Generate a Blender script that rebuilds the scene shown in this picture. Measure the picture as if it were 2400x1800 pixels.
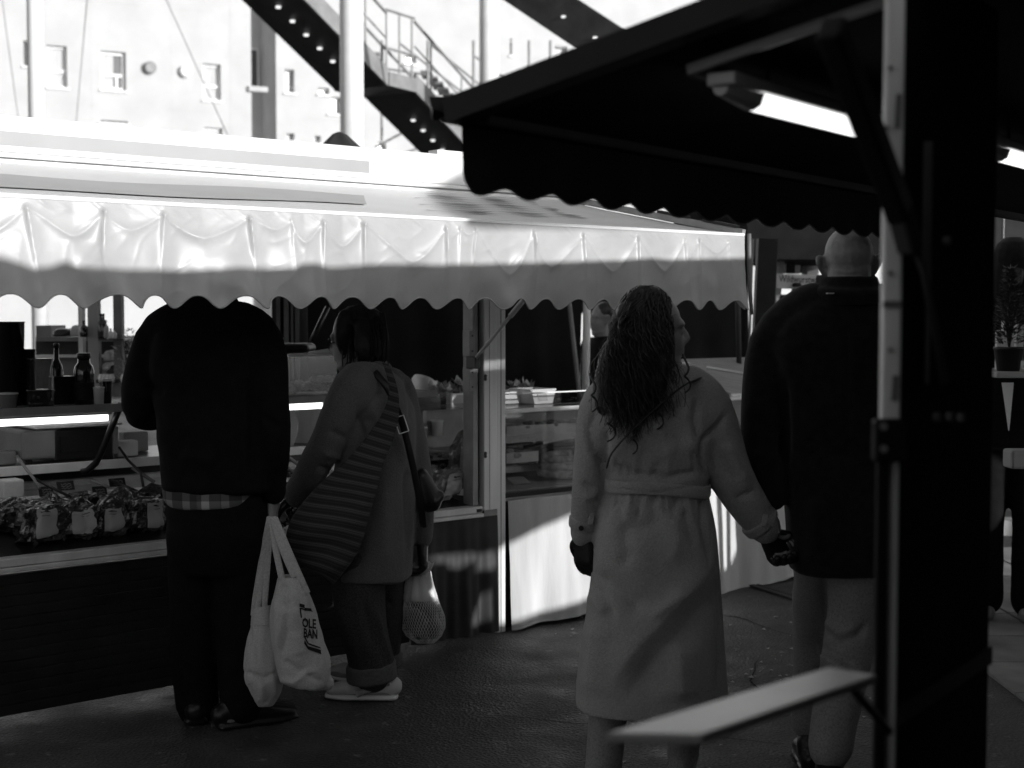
import bpy, bmesh, math, random
import numpy as np
from mathutils import Vector, noise as mnoise
from mathutils.bvhtree import BVHTree
from mathutils.geometry import tessellate_polygon

random.seed(7)
rng = np.random.default_rng(11)
scene = bpy.context.scene
COL = scene.collection
for o in list(bpy.data.objects):
    bpy.data.objects.remove(o, do_unlink=True)

# ------------------------------------------------------------------ camera
PITCH = math.radians(2.83)
CAM = np.array([0.0, 0.0, 1.52])
cd = bpy.data.cameras.new('camera')
cam = bpy.data.objects.new('camera', cd)
COL.objects.link(cam)
cam.location = CAM
cam.rotation_euler = (math.pi / 2 - PITCH, 0, 0)
cd.sensor_width = 36.0
cd.lens = 50.0
cd.clip_start = 0.05
cd.clip_end = 600
cd.dof.use_dof = True
cd.dof.focus_distance = 5.0
cd.dof.aperture_fstop = 3.4
scene.camera = cam

# ------------------------------------------------------------------ light
SUN_AZ, SUN_EL = 50.0, 9.4          # degrees right of straight behind the camera / above the horizon
to_sun = Vector((math.sin(math.radians(SUN_AZ)) * math.cos(math.radians(SUN_EL)),
                 -math.cos(math.radians(SUN_AZ)) * math.cos(math.radians(SUN_EL)),
                 math.sin(math.radians(SUN_EL))))
w = bpy.data.worlds.new('World')
scene.world = w
w.use_nodes = True
nt = w.node_tree
nt.nodes.clear()
wo = nt.nodes.new('ShaderNodeOutputWorld')
bg = nt.nodes.new('ShaderNodeBackground')
sky = nt.nodes.new('ShaderNodeTexSky')
bw = nt.nodes.new('ShaderNodeRGBToBW')     # black-and-white film: neutral sky light
sky.sky_type = 'NISHITA'
sky.sun_disc = False
sky.sun_elevation = math.radians(SUN_EL)
sky.sun_rotation = math.radians(180 - SUN_AZ)
nt.links.new(sky.outputs[0], bw.inputs[0])
nt.links.new(bw.outputs[0], bg.inputs[0])
nt.links.new(bg.outputs[0], wo.inputs[0])
bg.inputs[1].default_value = 0.15
sl = bpy.data.lights.new('sun', 'SUN')
sl.energy = 3.6
sl.angle = math.radians(0.6)
sl.color = (1, 1, 1)
sun = bpy.data.objects.new('sun', sl)
COL.objects.link(sun)
sun.rotation_euler = to_sun.to_track_quat('Z', 'Y').to_euler()
scene.view_settings.view_transform = 'Standard'
scene.view_settings.look = 'None'
scene.view_settings.gamma = 1.0
scene.view_settings.use_curve_mapping = False
scene.view_settings.exposure = 0.25

# ------------------------------------------------------------------ helpers: projection and stall frames
FPX = 3333.0
FWD = np.array([0, math.cos(PITCH), -math.sin(PITCH)])
UPV = np.array([0, math.sin(PITCH), math.cos(PITCH)])
RGT = np.array([1.0, 0, 0])


def ray(px, py):
    return FWD + (px - 1200) / FPX * RGT + (900 - py) / FPX * UPV


def at(px, py, Y):
    """point seen at a photo pixel, Y metres away"""
    d = ray(px, py)
    return CAM + d * (Y / d[1])


def on_plane(px, py, P, n):
    d = ray(px, py)
    return CAM + d * (np.dot(P - CAM, n) / np.dot(d, n))


def proj(V):
    V = np.asarray(V, float) - CAM
    d = V @ FWD
    return 1200 + FPX * (V @ RGT) / d, 900 - FPX * (V @ UPV) / d


A40 = math.radians(40)
SA = np.array([math.cos(A40), math.sin(A40), 0])        # along the white stall, away from the camera
SN = np.array([math.sin(A40), -math.cos(A40), 0])       # out of its front, to the aisle
S0 = np.array([-0.0409, 6.744, 0])
DB = np.array([0.593, 0.805, 0]); DB /= np.linalg.norm(DB)   # along the dark stall
DM = np.array([DB[1], -DB[0], 0])                            # into the dark stall
D0 = np.array([-0.093, 2.6, 0])
ZZ = np.array([0, 0, 1.0])


def S(t, o, z):
    return S0 + SA * t + SN * o + ZZ * z


def onS(px, py, o=0.0):
    P = on_plane(px, py, S0 + SN * o, SN)
    return float((P - S0) @ SA), float(P[2])


def Dk(t, q, z):
    return D0 + DB * t + DM * q + ZZ * z


# ------------------------------------------------------------------ materials
MATS = {}


def mat(name, v, rough=0.6, spec=0.5, nscale=0, namt=0.0, bump=0.0, bscale=60, metal=0.0, coat=0.0,
        sheen=0.0, trans=0.0, alpha=1.0, detail=4.0, stretch=(1, 1, 1), v2=None, wear=0.0):
    m = bpy.data.materials.new(name)
    m.use_nodes = True
    t = m.node_tree
    t.nodes.clear()
    out = t.nodes.new('ShaderNodeOutputMaterial')
    b = t.nodes.new('ShaderNodeBsdfPrincipled')
    b.inputs['Base Color'].default_value = (v, v, v, 1)
    b.inputs['Roughness'].default_value = rough
    b.inputs['Metallic'].default_value = metal
    b.inputs['Specular IOR Level'].default_value = spec
    b.inputs['Coat Weight'].default_value = coat
    b.inputs['Sheen Weight'].default_value = sheen
    b.inputs['Coat Roughness'].default_value = 0.08
    b.inputs['Alpha'].default_value = alpha
    tc = t.nodes.new('ShaderNodeTexCoord')
    mp = t.nodes.new('ShaderNodeMapping')
    mp.inputs['Scale'].default_value = stretch
    t.links.new(tc.outputs['Object'], mp.inputs[0])
    if nscale:
        n = t.nodes.new('ShaderNodeTexNoise')
        n.inputs['Scale'].default_value = nscale
        n.inputs['Detail'].default_value = detail
        t.links.new(mp.outputs[0], n.inputs[0])
        r = t.nodes.new('ShaderNodeValToRGB')
        lo, hi = max(0, v * (1 - namt)), min(1, v * (1 + namt))
        if v2 is not None:
            lo, hi = v, v2
        r.color_ramp.elements[0].color = (lo, lo, lo, 1)
        r.color_ramp.elements[1].color = (hi, hi, hi, 1)
        r.color_ramp.elements[0].position = 0.3
        r.color_ramp.elements[1].position = 0.7
        t.links.new(n.outputs[0], r.inputs[0])
        t.links.new(r.outputs[0], b.inputs['Base Color'])
        if wear:
            mr = t.nodes.new('ShaderNodeMapRange')
            mr.inputs['To Min'].default_value = max(0.02, rough - wear)
            mr.inputs['To Max'].default_value = min(1, rough + wear)
            t.links.new(n.outputs[0], mr.inputs[0])
            t.links.new(mr.outputs[0], b.inputs['Roughness'])
    if bump:
        n2 = t.nodes.new('ShaderNodeTexNoise')
        n2.inputs['Scale'].default_value = bscale
        n2.inputs['Detail'].default_value = 3
        t.links.new(mp.outputs[0], n2.inputs[0])
        bp = t.nodes.new('ShaderNodeBump')
        bp.inputs['Strength'].default_value = bump
        bp.inputs['Distance'].default_value = 0.01
        t.links.new(n2.outputs[0], bp.inputs['Height'])
        t.links.new(bp.outputs[0], b.inputs['Normal'])
    if trans:
        tr = t.nodes.new('ShaderNodeBsdfTranslucent')
        tr.inputs[0].default_value = (v, v, v, 1)
        mx = t.nodes.new('ShaderNodeMixShader')
        mx.inputs[0].default_value = trans
        t.links.new(b.outputs[0], mx.inputs[1])
        t.links.new(tr.outputs[0], mx.inputs[2])
        t.links.new(mx.outputs[0], out.inputs[0])
    else:
        t.links.new(b.outputs[0], out.inputs[0])
    MATS[name] = m
    return m


def glass_mat(name, tint=0.9, gloss=0.12, rough=0.03):
    m = bpy.data.materials.new(name)
    m.use_nodes = True
    t = m.node_tree
    t.nodes.clear()
    out = t.nodes.new('ShaderNodeOutputMaterial')
    tr = t.nodes.new('ShaderNodeBsdfTransparent')
    tr.inputs[0].default_value = (tint, tint, tint, 1)
    gl = t.nodes.new('ShaderNodeBsdfGlossy')
    gl.inputs['Roughness'].default_value = rough
    fr = t.nodes.new('ShaderNodeLayerWeight')
    fr.inputs[0].default_value = 0.25
    mr = t.nodes.new('ShaderNodeMapRange')
    mr.inputs['To Min'].default_value = gloss * 0.4
    mr.inputs['To Max'].default_value = min(0.9, gloss * 5)
    mx = t.nodes.new('ShaderNodeMixShader')
    t.links.new(fr.outputs['Facing'], mr.inputs[0])
    t.links.new(mr.outputs[0], mx.inputs[0])
    t.links.new(tr.outputs[0], mx.inputs[1])
    t.links.new(gl.outputs[0], mx.inputs[2])
    t.links.new(mx.outputs[0], out.inputs[0])
    MATS[name] = m
    return m


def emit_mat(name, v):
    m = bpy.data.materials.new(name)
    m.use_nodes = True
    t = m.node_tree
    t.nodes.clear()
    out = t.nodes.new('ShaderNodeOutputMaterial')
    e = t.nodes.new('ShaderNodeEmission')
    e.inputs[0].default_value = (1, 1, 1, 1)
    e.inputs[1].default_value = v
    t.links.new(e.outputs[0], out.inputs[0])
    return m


def plaid_mat(name):
    m = mat(name, 0.2, 0.9)
    t = m.node_tree
    b = [n for n in t.nodes if n.type == 'BSDF_PRINCIPLED'][0]
    tc = t.nodes.new('ShaderNodeTexCoord')
    sp = t.nodes.new('ShaderNodeSeparateXYZ')
    t.links.new(tc.outputs['Object'], sp.inputs[0])
    acc = None
    for axis, freq, ph, lo, hi in (('X', 90, 0.6, .35, 1.0), ('Z', 75, 2.0, .4, 1.0), ('X', 30, 0.9, .55, 1.0)):
        mu = t.nodes.new('ShaderNodeMath'); mu.operation = 'MULTIPLY_ADD'
        mu.inputs[1].default_value = freq; mu.inputs[2].default_value = ph
        t.links.new(sp.outputs[axis], mu.inputs[0])
        si = t.nodes.new('ShaderNodeMath'); si.operation = 'SINE'
        t.links.new(mu.outputs[0], si.inputs[0])
        mr = t.nodes.new('ShaderNodeMapRange')
        mr.inputs['From Min'].default_value = 0.25; mr.inputs['From Max'].default_value = 0.4
        mr.inputs['To Min'].default_value = lo; mr.inputs['To Max'].default_value = hi
        t.links.new(si.outputs[0], mr.inputs[0])
        if acc is None:
            acc = mr
        else:
            q = t.nodes.new('ShaderNodeMath'); q.operation = 'MULTIPLY'
            t.links.new(acc.outputs[0], q.inputs[0]); t.links.new(mr.outputs[0], q.inputs[1])
            acc = q
    sc = t.nodes.new('ShaderNodeMath'); sc.operation = 'MULTIPLY'; sc.inputs[1].default_value = 0.5
    t.links.new(acc.outputs[0], sc.inputs[0])
    t.links.new(sc.outputs[0], b.inputs['Base Color'])
    return m


def stripe_mat(name):
    m = mat(name, 0.1, 0.9, bump=0.3, bscale=400)
    t = m.node_tree
    b = [n for n in t.nodes if n.type == 'BSDF_PRINCIPLED'][0]
    uv = t.nodes.new('ShaderNodeTexCoord')
    sp = t.nodes.new('ShaderNodeSeparateXYZ')
    t.links.new(uv.outputs['UV'], sp.inputs[0])
    ra = t.nodes.new('ShaderNodeMath'); ra.operation = 'MULTIPLY'; ra.inputs[1].default_value = 1 / 0.037
    t.links.new(sp.outputs['Y'], ra.inputs[0])
    fr = t.nodes.new('ShaderNodeMath'); fr.operation = 'FRACT'
    t.links.new(ra.outputs[0], fr.inputs[0])
    r = t.nodes.new('ShaderNodeValToRGB')
    r.color_ramp.interpolation = 'CONSTANT'
    st = [(0, .022), (.2, .055), (.32, .11), (.38, .05), (.5, .085), (.56, .05), (.68, .02), (.84, .04), (.92, .022)]
    while len(r.color_ramp.elements) < len(st):
        r.color_ramp.elements.new(0.5)
    for e, (p, c) in zip(r.color_ramp.elements, st):
        e.position = p
        e.color = (c, c, c, 1)
    t.links.new(fr.outputs[0], r.inputs[0])
    t.links.new(r.outputs[0], b.inputs['Base Color'])
    return m


M = {}
M['asphalt'] = mat('asphalt', 0.06, 0.68, 0.4, nscale=2.6, namt=0.5, bump=0.8, bscale=110, detail=9, wear=0.12)
M['white_vinyl'] = mat('white_vinyl', 0.46, 0.36, 0.4, nscale=7, namt=0.09, trans=0.07, detail=8, wear=0.06)
M['roof_fabric'] = mat('roof_fabric', 0.85, 0.55, 0.4, nscale=2, namt=0.05)
M['grey_print'] = mat('grey_print', 0.33, 0.55, 0.4, nscale=3, namt=0.06)
M['pale_print'] = mat('pale_print', 0.55, 0.55, 0.4, nscale=3, namt=0.06)
M['white_paint'] = mat('white_paint', 0.84, 0.4, 0.5, nscale=5, namt=0.05)
M['alu'] = mat('brushed_aluminium', 0.78, 0.42, 0.5, metal=0.15, nscale=14, namt=0.12, stretch=(1, 1, 0.05), wear=0.08)
M['alu_dull'] = mat('dull_aluminium', 0.34, 0.5, 0.5, metal=0.2, nscale=10, namt=0.15)
M['black_tarp'] = mat('black_tarp', 0.010, 0.9, 0.1, nscale=3, namt=0.4)
M['dark_cloth'] = mat('dark_cloth', 0.05, 0.6, 0.25, nscale=4, namt=0.3)
M['dark_panel'] = mat('dark_panel', 0.018, 0.7, 0.15, nscale=6, namt=0.35)
M['white_skirt'] = mat('white_skirt', 0.54, 0.75, 0.3, nscale=7, namt=0.22, stretch=(1, 1, 0.15), bump=0.15, bscale=120)
M['black_paint'] = mat('black_paint', 0.012, 0.55, 0.2, nscale=8, namt=0.3)
M['black_plastic'] = mat('black_plastic', 0.015, 0.3, 0.5, nscale=8, namt=0.2)
M['canopy_black'] = mat('canopy_black', 0.012, 0.9, 0.1, nscale=4, namt=0.4)
M['steel_dark'] = mat('steel_dark', 0.03, 0.6, 0.4, nscale=4, namt=0.4)
M['steel_mid'] = mat('steel_mid', 0.24, 0.5, 0.4, nscale=4, namt=0.2)
M['facade'] = mat('facade_render', 0.50, 0.85, 0.2, nscale=1.2, namt=0.06, detail=8)
M['facade_grey'] = mat('facade_grey', 0.5, 0.85, 0.2, nscale=1.2, namt=0.08)
M['frame_white'] = mat('window_frame_white', 0.8, 0.5, 0.4, nscale=4, namt=0.04)
M['pane'] = mat('window_pane', 0.09, 0.15, 0.5, nscale=0.6, namt=0.25)
M['curtain'] = mat('curtain', 0.5, 0.9, 0.1, nscale=20, namt=0.2, stretch=(4, 4, 0.1))
M['glass'] = glass_mat('display_glass', 0.86, 0.10)
M['glass_thin'] = glass_mat('tub_plastic', 0.8, 0.14, 0.12)
M['lamp_emit'] = emit_mat('lamp_tube_lit', 1.5)
M['led_emit'] = emit_mat('counter_led_lit', 2.0)
M['soffit_glow'] = emit_mat('soffit_hole_glow', 1.0)  # glow for the holes under the stairs, no real lamp
M['lamp_case'] = mat('lamp_case', 0.4, 0.35, 0.5, nscale=6, namt=0.1)
M['post_white'] = mat('post_white_paint', 0.82, 0.45, 0.4, nscale=9, namt=0.3, stretch=(1, 1, 0.25), detail=7)
M['shelf_board'] = mat('shelf_board', 0.55, 0.22, 0.6, nscale=6, namt=0.12)
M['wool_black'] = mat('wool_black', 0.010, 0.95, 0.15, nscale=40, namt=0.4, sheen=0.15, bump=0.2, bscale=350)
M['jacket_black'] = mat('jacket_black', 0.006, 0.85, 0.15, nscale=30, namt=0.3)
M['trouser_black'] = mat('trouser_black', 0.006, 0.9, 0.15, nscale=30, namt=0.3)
M['coat_beige'] = mat('coat_beige', 0.35, 0.9, 0.2, nscale=190, namt=0.12, sheen=0.2, bump=0.5, bscale=220, detail=2)
M['coat_grey'] = mat('coat_grey', 0.13, 0.95, 0.15, nscale=170, namt=0.18, sheen=0.15, bump=0.5, bscale=200, detail=2)
M['chino'] = mat('chino', 0.25, 0.9, 0.2, nscale=180, namt=0.25, bump=0.2, bscale=500)
M['denim'] = mat('denim', 0.055, 0.9, 0.2, nscale=170, namt=0.45, bump=0.25, bscale=450)
M['denim_pale'] = mat('denim_turnup', 0.12, 0.9, 0.2, nscale=90, namt=0.2, bump=0.25, bscale=450)
M['skin'] = mat('skin', 0.28, 0.5, 0.4, nscale=25, namt=0.1, bump=0.1, bscale=300)
M['skin_scalp'] = mat('skin_scalp', 0.22, 0.5, 0.4, nscale=26, namt=0.30, bump=0.1, bscale=250)
M['hair'] = mat('hair_dark', 0.014, 0.36, 0.6, nscale=60, namt=0.5)
M['hair_brown'] = mat('hair_brown', 0.018, 0.5, 0.4, nscale=60, namt=0.5)
M['canvas'] = mat('tote_canvas', 0.56, 0.95, 0.15, nscale=200, namt=0.16, bump=0.3, bscale=500)
M['print_black'] = mat('print_black', 0.02, 0.8, 0.2)
M['leather_black'] = mat('leather_black', 0.012, 0.35, 0.5, nscale=30, namt=0.3, bump=0.1, bscale=120)
M['sneaker'] = mat('sneaker_white', 0.6, 0.7, 0.3, nscale=20, namt=0.08)
M['sneaker_grey'] = mat('sneaker_grey', 0.36, 0.7, 0.3)
M['net'] = mat('net_white', 0.72, 0.7, 0.3)
M['produce'] = mat('produce', 0.08, 0.4, 0.5, nscale=12, namt=0.6)
M['plastic_white'] = mat('plastic_white', 0.75, 0.35, 0.5, trans=0.3)
M['plaid'] = plaid_mat('plaid_flannel')
M['stripes'] = stripe_mat('striped_weave')
M['paper'] = mat('paper', 0.42, 0.7, 0.3, nscale=10, namt=0.06)
M['paper_white'] = mat('paper_white', 0.8, 0.7, 0.3)
M['cello'] = mat('cellophane', 0.03, 0.14, 0.8, nscale=28, namt=0.9, bump=1.0, bscale=40, coat=0.5)
M['cello_pale'] = mat('cellophane_pale', 0.16, 0.16, 0.8, nscale=22, namt=0.6, bump=0.9, bscale=34, coat=0.5)
M['foam'] = mat('foam_white', 0.68, 0.9, 0.2, nscale=60, namt=0.05)
M['tag_black'] = mat('tag_black', 0.012, 0.5, 0.4)
M['chalk'] = mat('chalk', 0.35, 0.9, 0.1)
M['meat'] = mat('meat', 0.24, 0.3, 0.5, nscale=30, namt=0.7, bump=0.5, bscale=60)
M['sausage'] = mat('sausage', 0.45, 0.3, 0.5, nscale=40, namt=0.35, bump=0.2, bscale=90)
M['jar_dark'] = mat('jar_dark', 0.015, 0.08, 0.7, coat=0.4)
M['bottle_dark'] = mat('bottle_dark', 0.012, 0.1, 0.7, coat=0.3)
M['pot_plastic'] = mat('pot_plastic', 0.08, 0.4, 0.5)
M['leaf'] = mat('leaf', 0.07, 0.55, 0.4, nscale=8, namt=0.4)
M['leaf_pale'] = mat('leaf_pale', 0.4, 0.5, 0.4, nscale=14, namt=0.5)
M['sunlit_paving'] = mat('sunlit_paving', 0.3, 0.9, 0.2, nscale=3, namt=0.35)
M['kerb'] = mat('kerb_stone', 0.4, 0.9, 0.2, nscale=6, namt=0.25)
M['bright_wall'] = mat('bright_wall', 0.7, 0.9, 0.2, nscale=1.5, namt=0.06)
M['mid_grey'] = mat('mid_grey', 0.2, 0.6, 0.4, nscale=6, namt=0.2)
M['wood'] = mat('wood_grain', 0.35, 0.4, 0.4, nscale=6, namt=0.25, stretch=(1, 8, 8))
M['case_white'] = mat('case_white', 0.6, 0.4, 0.4, nscale=8, namt=0.1)
M['rope'] = mat('rope_white', 0.65, 0.9, 0.2)


def asphalt_mat():
    m = mat('asphalt', 0.06, 0.68, 0.4)
    t = m.node_tree
    b = [n for n in t.nodes if n.type == 'BSDF_PRINCIPLED'][0]
    tc = t.nodes.new('ShaderNodeTexCoord')

    def noise(sc, det):
        n = t.nodes.new('ShaderNodeTexNoise'); n.inputs['Scale'].default_value = sc; n.inputs['Detail'].default_value = det
        t.links.new(tc.outputs['Object'], n.inputs[0]); return n

    def rng_(src, a, b2, c, d):
        r = t.nodes.new('ShaderNodeMapRange')
        for k, x in zip(('From Min', 'From Max', 'To Min', 'To Max'), (a, b2, c, d)): r.inputs[k].default_value = x
        t.links.new(src.outputs[0], r.inputs[0]); return r

    def mul(p, q):
        x = t.nodes.new('ShaderNodeMath'); x.operation = 'MULTIPLY'
        t.links.new(p.outputs[0], x.inputs[0]); t.links.new(q.outputs[0], x.inputs[1]); return x
    big, mid, fine = noise(0.9, 6), noise(4.5, 8), noise(95, 3)
    vo = t.nodes.new('ShaderNodeTexVoronoi'); vo.inputs['Scale'].default_value = 85
    t.links.new(tc.outputs['Object'], vo.inputs[0])
    c = mul(mul(rng_(big, .35, .65, .6, 1.3), rng_(mid, .3, .7, .65, 1.25)), rng_(fine, .3, .7, .035, .105))
    # pale worn flecks
    fl = noise(16, 5); f2 = rng_(fl, .64, .74, 0, .16)
    ad = t.nodes.new('ShaderNodeMath'); ad.operation = 'ADD'
    t.links.new(c.outputs[0], ad.inputs[0]); t.links.new(f2.outputs[0], ad.inputs[1])
    t.links.new(ad.outputs[0], b.inputs['Base Color'])
    t.links.new(rng_(mid, .3, .7, .42, .8).outputs[0], b.inputs['Roughness'])
    bp = t.nodes.new('ShaderNodeBump'); bp.inputs['Strength'].default_value = 1.0; bp.inputs['Distance'].default_value = .006
    t.links.new(vo.outputs['Distance'], bp.inputs['Height'])
    bp2 = t.nodes.new('ShaderNodeBump'); bp2.inputs['Strength'].default_value = .6; bp2.inputs['Distance'].default_value = .02
    t.links.new(mid.outputs[0], bp2.inputs['Height']); t.links.new(bp.outputs[0], bp2.inputs['Normal'])
    t.links.new(bp2.outputs[0], b.inputs['Normal'])
    return m


M['asphalt'] = asphalt_mat()

# ------------------------------------------------------------------ mesh helpers
class MB:
    def __init__(self):
        self.v = []
        self.f = []
        self.uv = None

    def add(self, verts, faces):
        n = len(self.v)
        self.v.extend([tuple(map(float, x)) for x in verts])
        self.f.extend([tuple(i + n for i in fc) for fc in faces])
        return self

    def box(self, o, ex, ey, ez):
        o, ex, ey, ez = map(np.asarray, (o, ex, ey, ez))
        v = [o, o + ex, o + ex + ey, o + ey, o + ez, o + ex + ez, o + ex + ey + ez, o + ey + ez]
        f = [(0, 3, 2, 1), (4, 5, 6, 7), (0, 1, 5, 4), (1, 2, 6, 5), (2, 3, 7, 6), (3, 0, 4, 7)]
        if np.dot(np.cross(ex, ey), ez) < 0:
            f = [tuple(reversed(x)) for x in f]
        return self.add(v, f)

    def abox(self, x0, x1, y0, y1, z0, z1):
        return self.box((x0, y0, z0), (x1 - x0, 0, 0), (0, y1 - y0, 0), (0, 0, z1 - z0))

    def sbox(self, t0, t1, o0, o1, z0, z1):
        return self.box(S(t0, o0, z0), SA * (t1 - t0), SN * (o1 - o0), ZZ * (z1 - z0))

    def dbox(self, t0, t1, q0, q1, z0, z1):
        return self.box(Dk(t0, q0, z0), DB * (t1 - t0), DM * (q1 - q0), ZZ * (z1 - z0))

    def tube(self, pts, rad, n=8, cap=True):
        pts = [np.asarray(p, float) for p in pts]
        k = len(pts)
        if np.isscalar(rad):
            rad = [rad] * k
        T = []
        for i in range(k):
            d = pts[min(i + 1, k - 1)] - pts[max(i - 1, 0)]
            T.append(d / (np.linalg.norm(d) + 1e-12))
        ref = np.array([0, 0, 1.0]) if abs(T[0][2]) < 0.9 else np.array([1.0, 0, 0])
        u = np.cross(T[0], ref); u /= np.linalg.norm(u)
        vs = []
        for i in range(k):
            u = u - T[i] * np.dot(u, T[i]); u /= np.linalg.norm(u) + 1e-12
            w_ = np.cross(T[i], u)
            for j in range(n):
                a = 2 * math.pi * j / n
                vs.append(pts[i] + (u * math.cos(a) + w_ * math.sin(a)) * rad[i])
        fs = []
        for i in range(k - 1):
            for j in range(n):
                a, b2 = i * n + j, i * n + (j + 1) % n
                fs.append((a, b2, b2 + n, a + n))
        if cap:
            fs.append(tuple(reversed(range(n))))
            fs.append(tuple(range((k - 1) * n, k * n)))
        return self.add(vs, fs)

    def bar(self, p, q, wdt, hgt, up=ZZ):
        p, q = np.asarray(p, float), np.asarray(q, float)
        d = q - p
        t_ = d / np.linalg.norm(d)
        s = np.cross(t_, up); s /= np.linalg.norm(s)
        u = np.cross(s, t_)
        return self.box(p - s * wdt / 2 - u * hgt / 2, d, s * wdt, u * hgt)

    def lathe(self, c, prof, n=20):
        """prof: list of (r, z) from bottom to top about a vertical axis"""
        vs, fs = [], []
        for r, z in prof:
            for j in range(n):
                a = 2 * math.pi * j / n
                vs.append((c[0] + r * math.cos(a), c[1] + r * math.sin(a), c[2] + z))
        for i in range(len(prof) - 1):
            for j in range(n):
                a, b2 = i * n + j, i * n + (j + 1) % n
                fs.append((a, b2, b2 + n, a + n))
        fs.append(tuple(reversed(range(n))))
        fs.append(tuple(range((len(prof) - 1) * n, len(prof) * n)))
        return self.add(vs, fs)

    def grid(self, fn, nu, nv, u0=0, u1=1, v0=0, v1=1):
        vs = []
        for j in range(nv + 1):
            for i in range(nu + 1):
                vs.append(fn(u0 + (u1 - u0) * i / nu, v0 + (v1 - v0) * j / nv))
        fs = []
        for j in range(nv):
            for i in range(nu):
                a = j * (nu + 1) + i
                fs.append((a, a + 1, a + nu + 2, a + nu + 1))
        return self.add(vs, fs)

    def poly_prism(self, pts, off):
        """flat polygon (list of 3D points) pushed along vector off"""
        n = len(pts)
        pts = [np.asarray(p, float) for p in pts]
        vs = pts + [p + off for p in pts]
        fs = [tuple(range(n)), tuple(reversed(range(n, 2 * n)))]
        for i in range(n):
            j = (i + 1) % n
            fs.append((j, i, i + n, j + n))
        return self.add(vs, fs)


def link_mesh(name, v, f, material, smooth=False, uv=None):
    me = bpy.data.meshes.new(name)
    me.from_pydata([tuple(x) for x in v], [], f)
    me.update()
    if smooth:
        me.polygons.foreach_set('use_smooth', [True] * len(me.polygons))
    if uv is not None:
        l = me.uv_layers.new(name='UVMap')
        idx = np.zeros(len(me.loops), dtype=np.int32)
        me.loops.foreach_get('vertex_index', idx)
        l.data.foreach_set('uv', np.asarray(uv)[idx].astype(np.float32).ravel())
    if material is not None:
        me.materials.append(material)
    ob = bpy.data.objects.new(name, me)
    COL.objects.link(ob)
    return ob


def props(o, label=None, cat=None, group=None, kind=None):
    if label: o['label'] = label
    if cat: o['category'] = cat
    if group: o['group'] = group
    if kind: o['kind'] = kind
    return o


def thing(name, label, cat, loc, group=None):
    o = bpy.data.objects.new(name, None)
    COL.objects.link(o)
    o.location = [float(x) for x in loc]
    o.empty_display_size = 0.1
    return props(o, label, cat, group)


def world_loc(o):
    l = Vector(o.location)
    while o.parent:
        o = o.parent
        l += Vector(o.location)
    return l


def put(name, mb, material, parent=None, label=None, cat=None, group=None, kind=None, smooth=False, bevel=0.0,
        uv=None):
    """mb: MB or (verts, faces) in world coordinates"""
    v, f = (mb.v, mb.f) if isinstance(mb, MB) else mb
    v = np.asarray(v, float)
    if parent is not None:
        org = np.array(world_loc(parent))
        ob = link_mesh(name, v - org, f, material, smooth, uv)
        ob.parent = parent
    else:
        org = np.array([(v[:, 0].min() + v[:, 0].max()) / 2, (v[:, 1].min() + v[:, 1].max()) / 2, v[:, 2].min()])
        ob = link_mesh(name, v - org, f, material, smooth, uv)
        ob.location = org
    if bevel:
        b = ob.modifiers.new('bevel', 'BEVEL')
        b.width = bevel
        b.segments = 2
        b.limit_method = 'ANGLE'
    return props(ob, label, cat, group, kind)


def copy_thing(root, loc, label=None, rz=None):
    r = root.copy(); COL.objects.link(r); r.location = [float(x) for x in loc]
    if rz is not None: r.rotation_euler = (0, 0, rz)
    if label: r['label'] = label
    for ch in list(root.children):
        c = ch.copy(); COL.objects.link(c); c.parent = r
        for g in ch.children:
            d = g.copy(); COL.objects.link(d); d.parent = c
    return r


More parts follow.
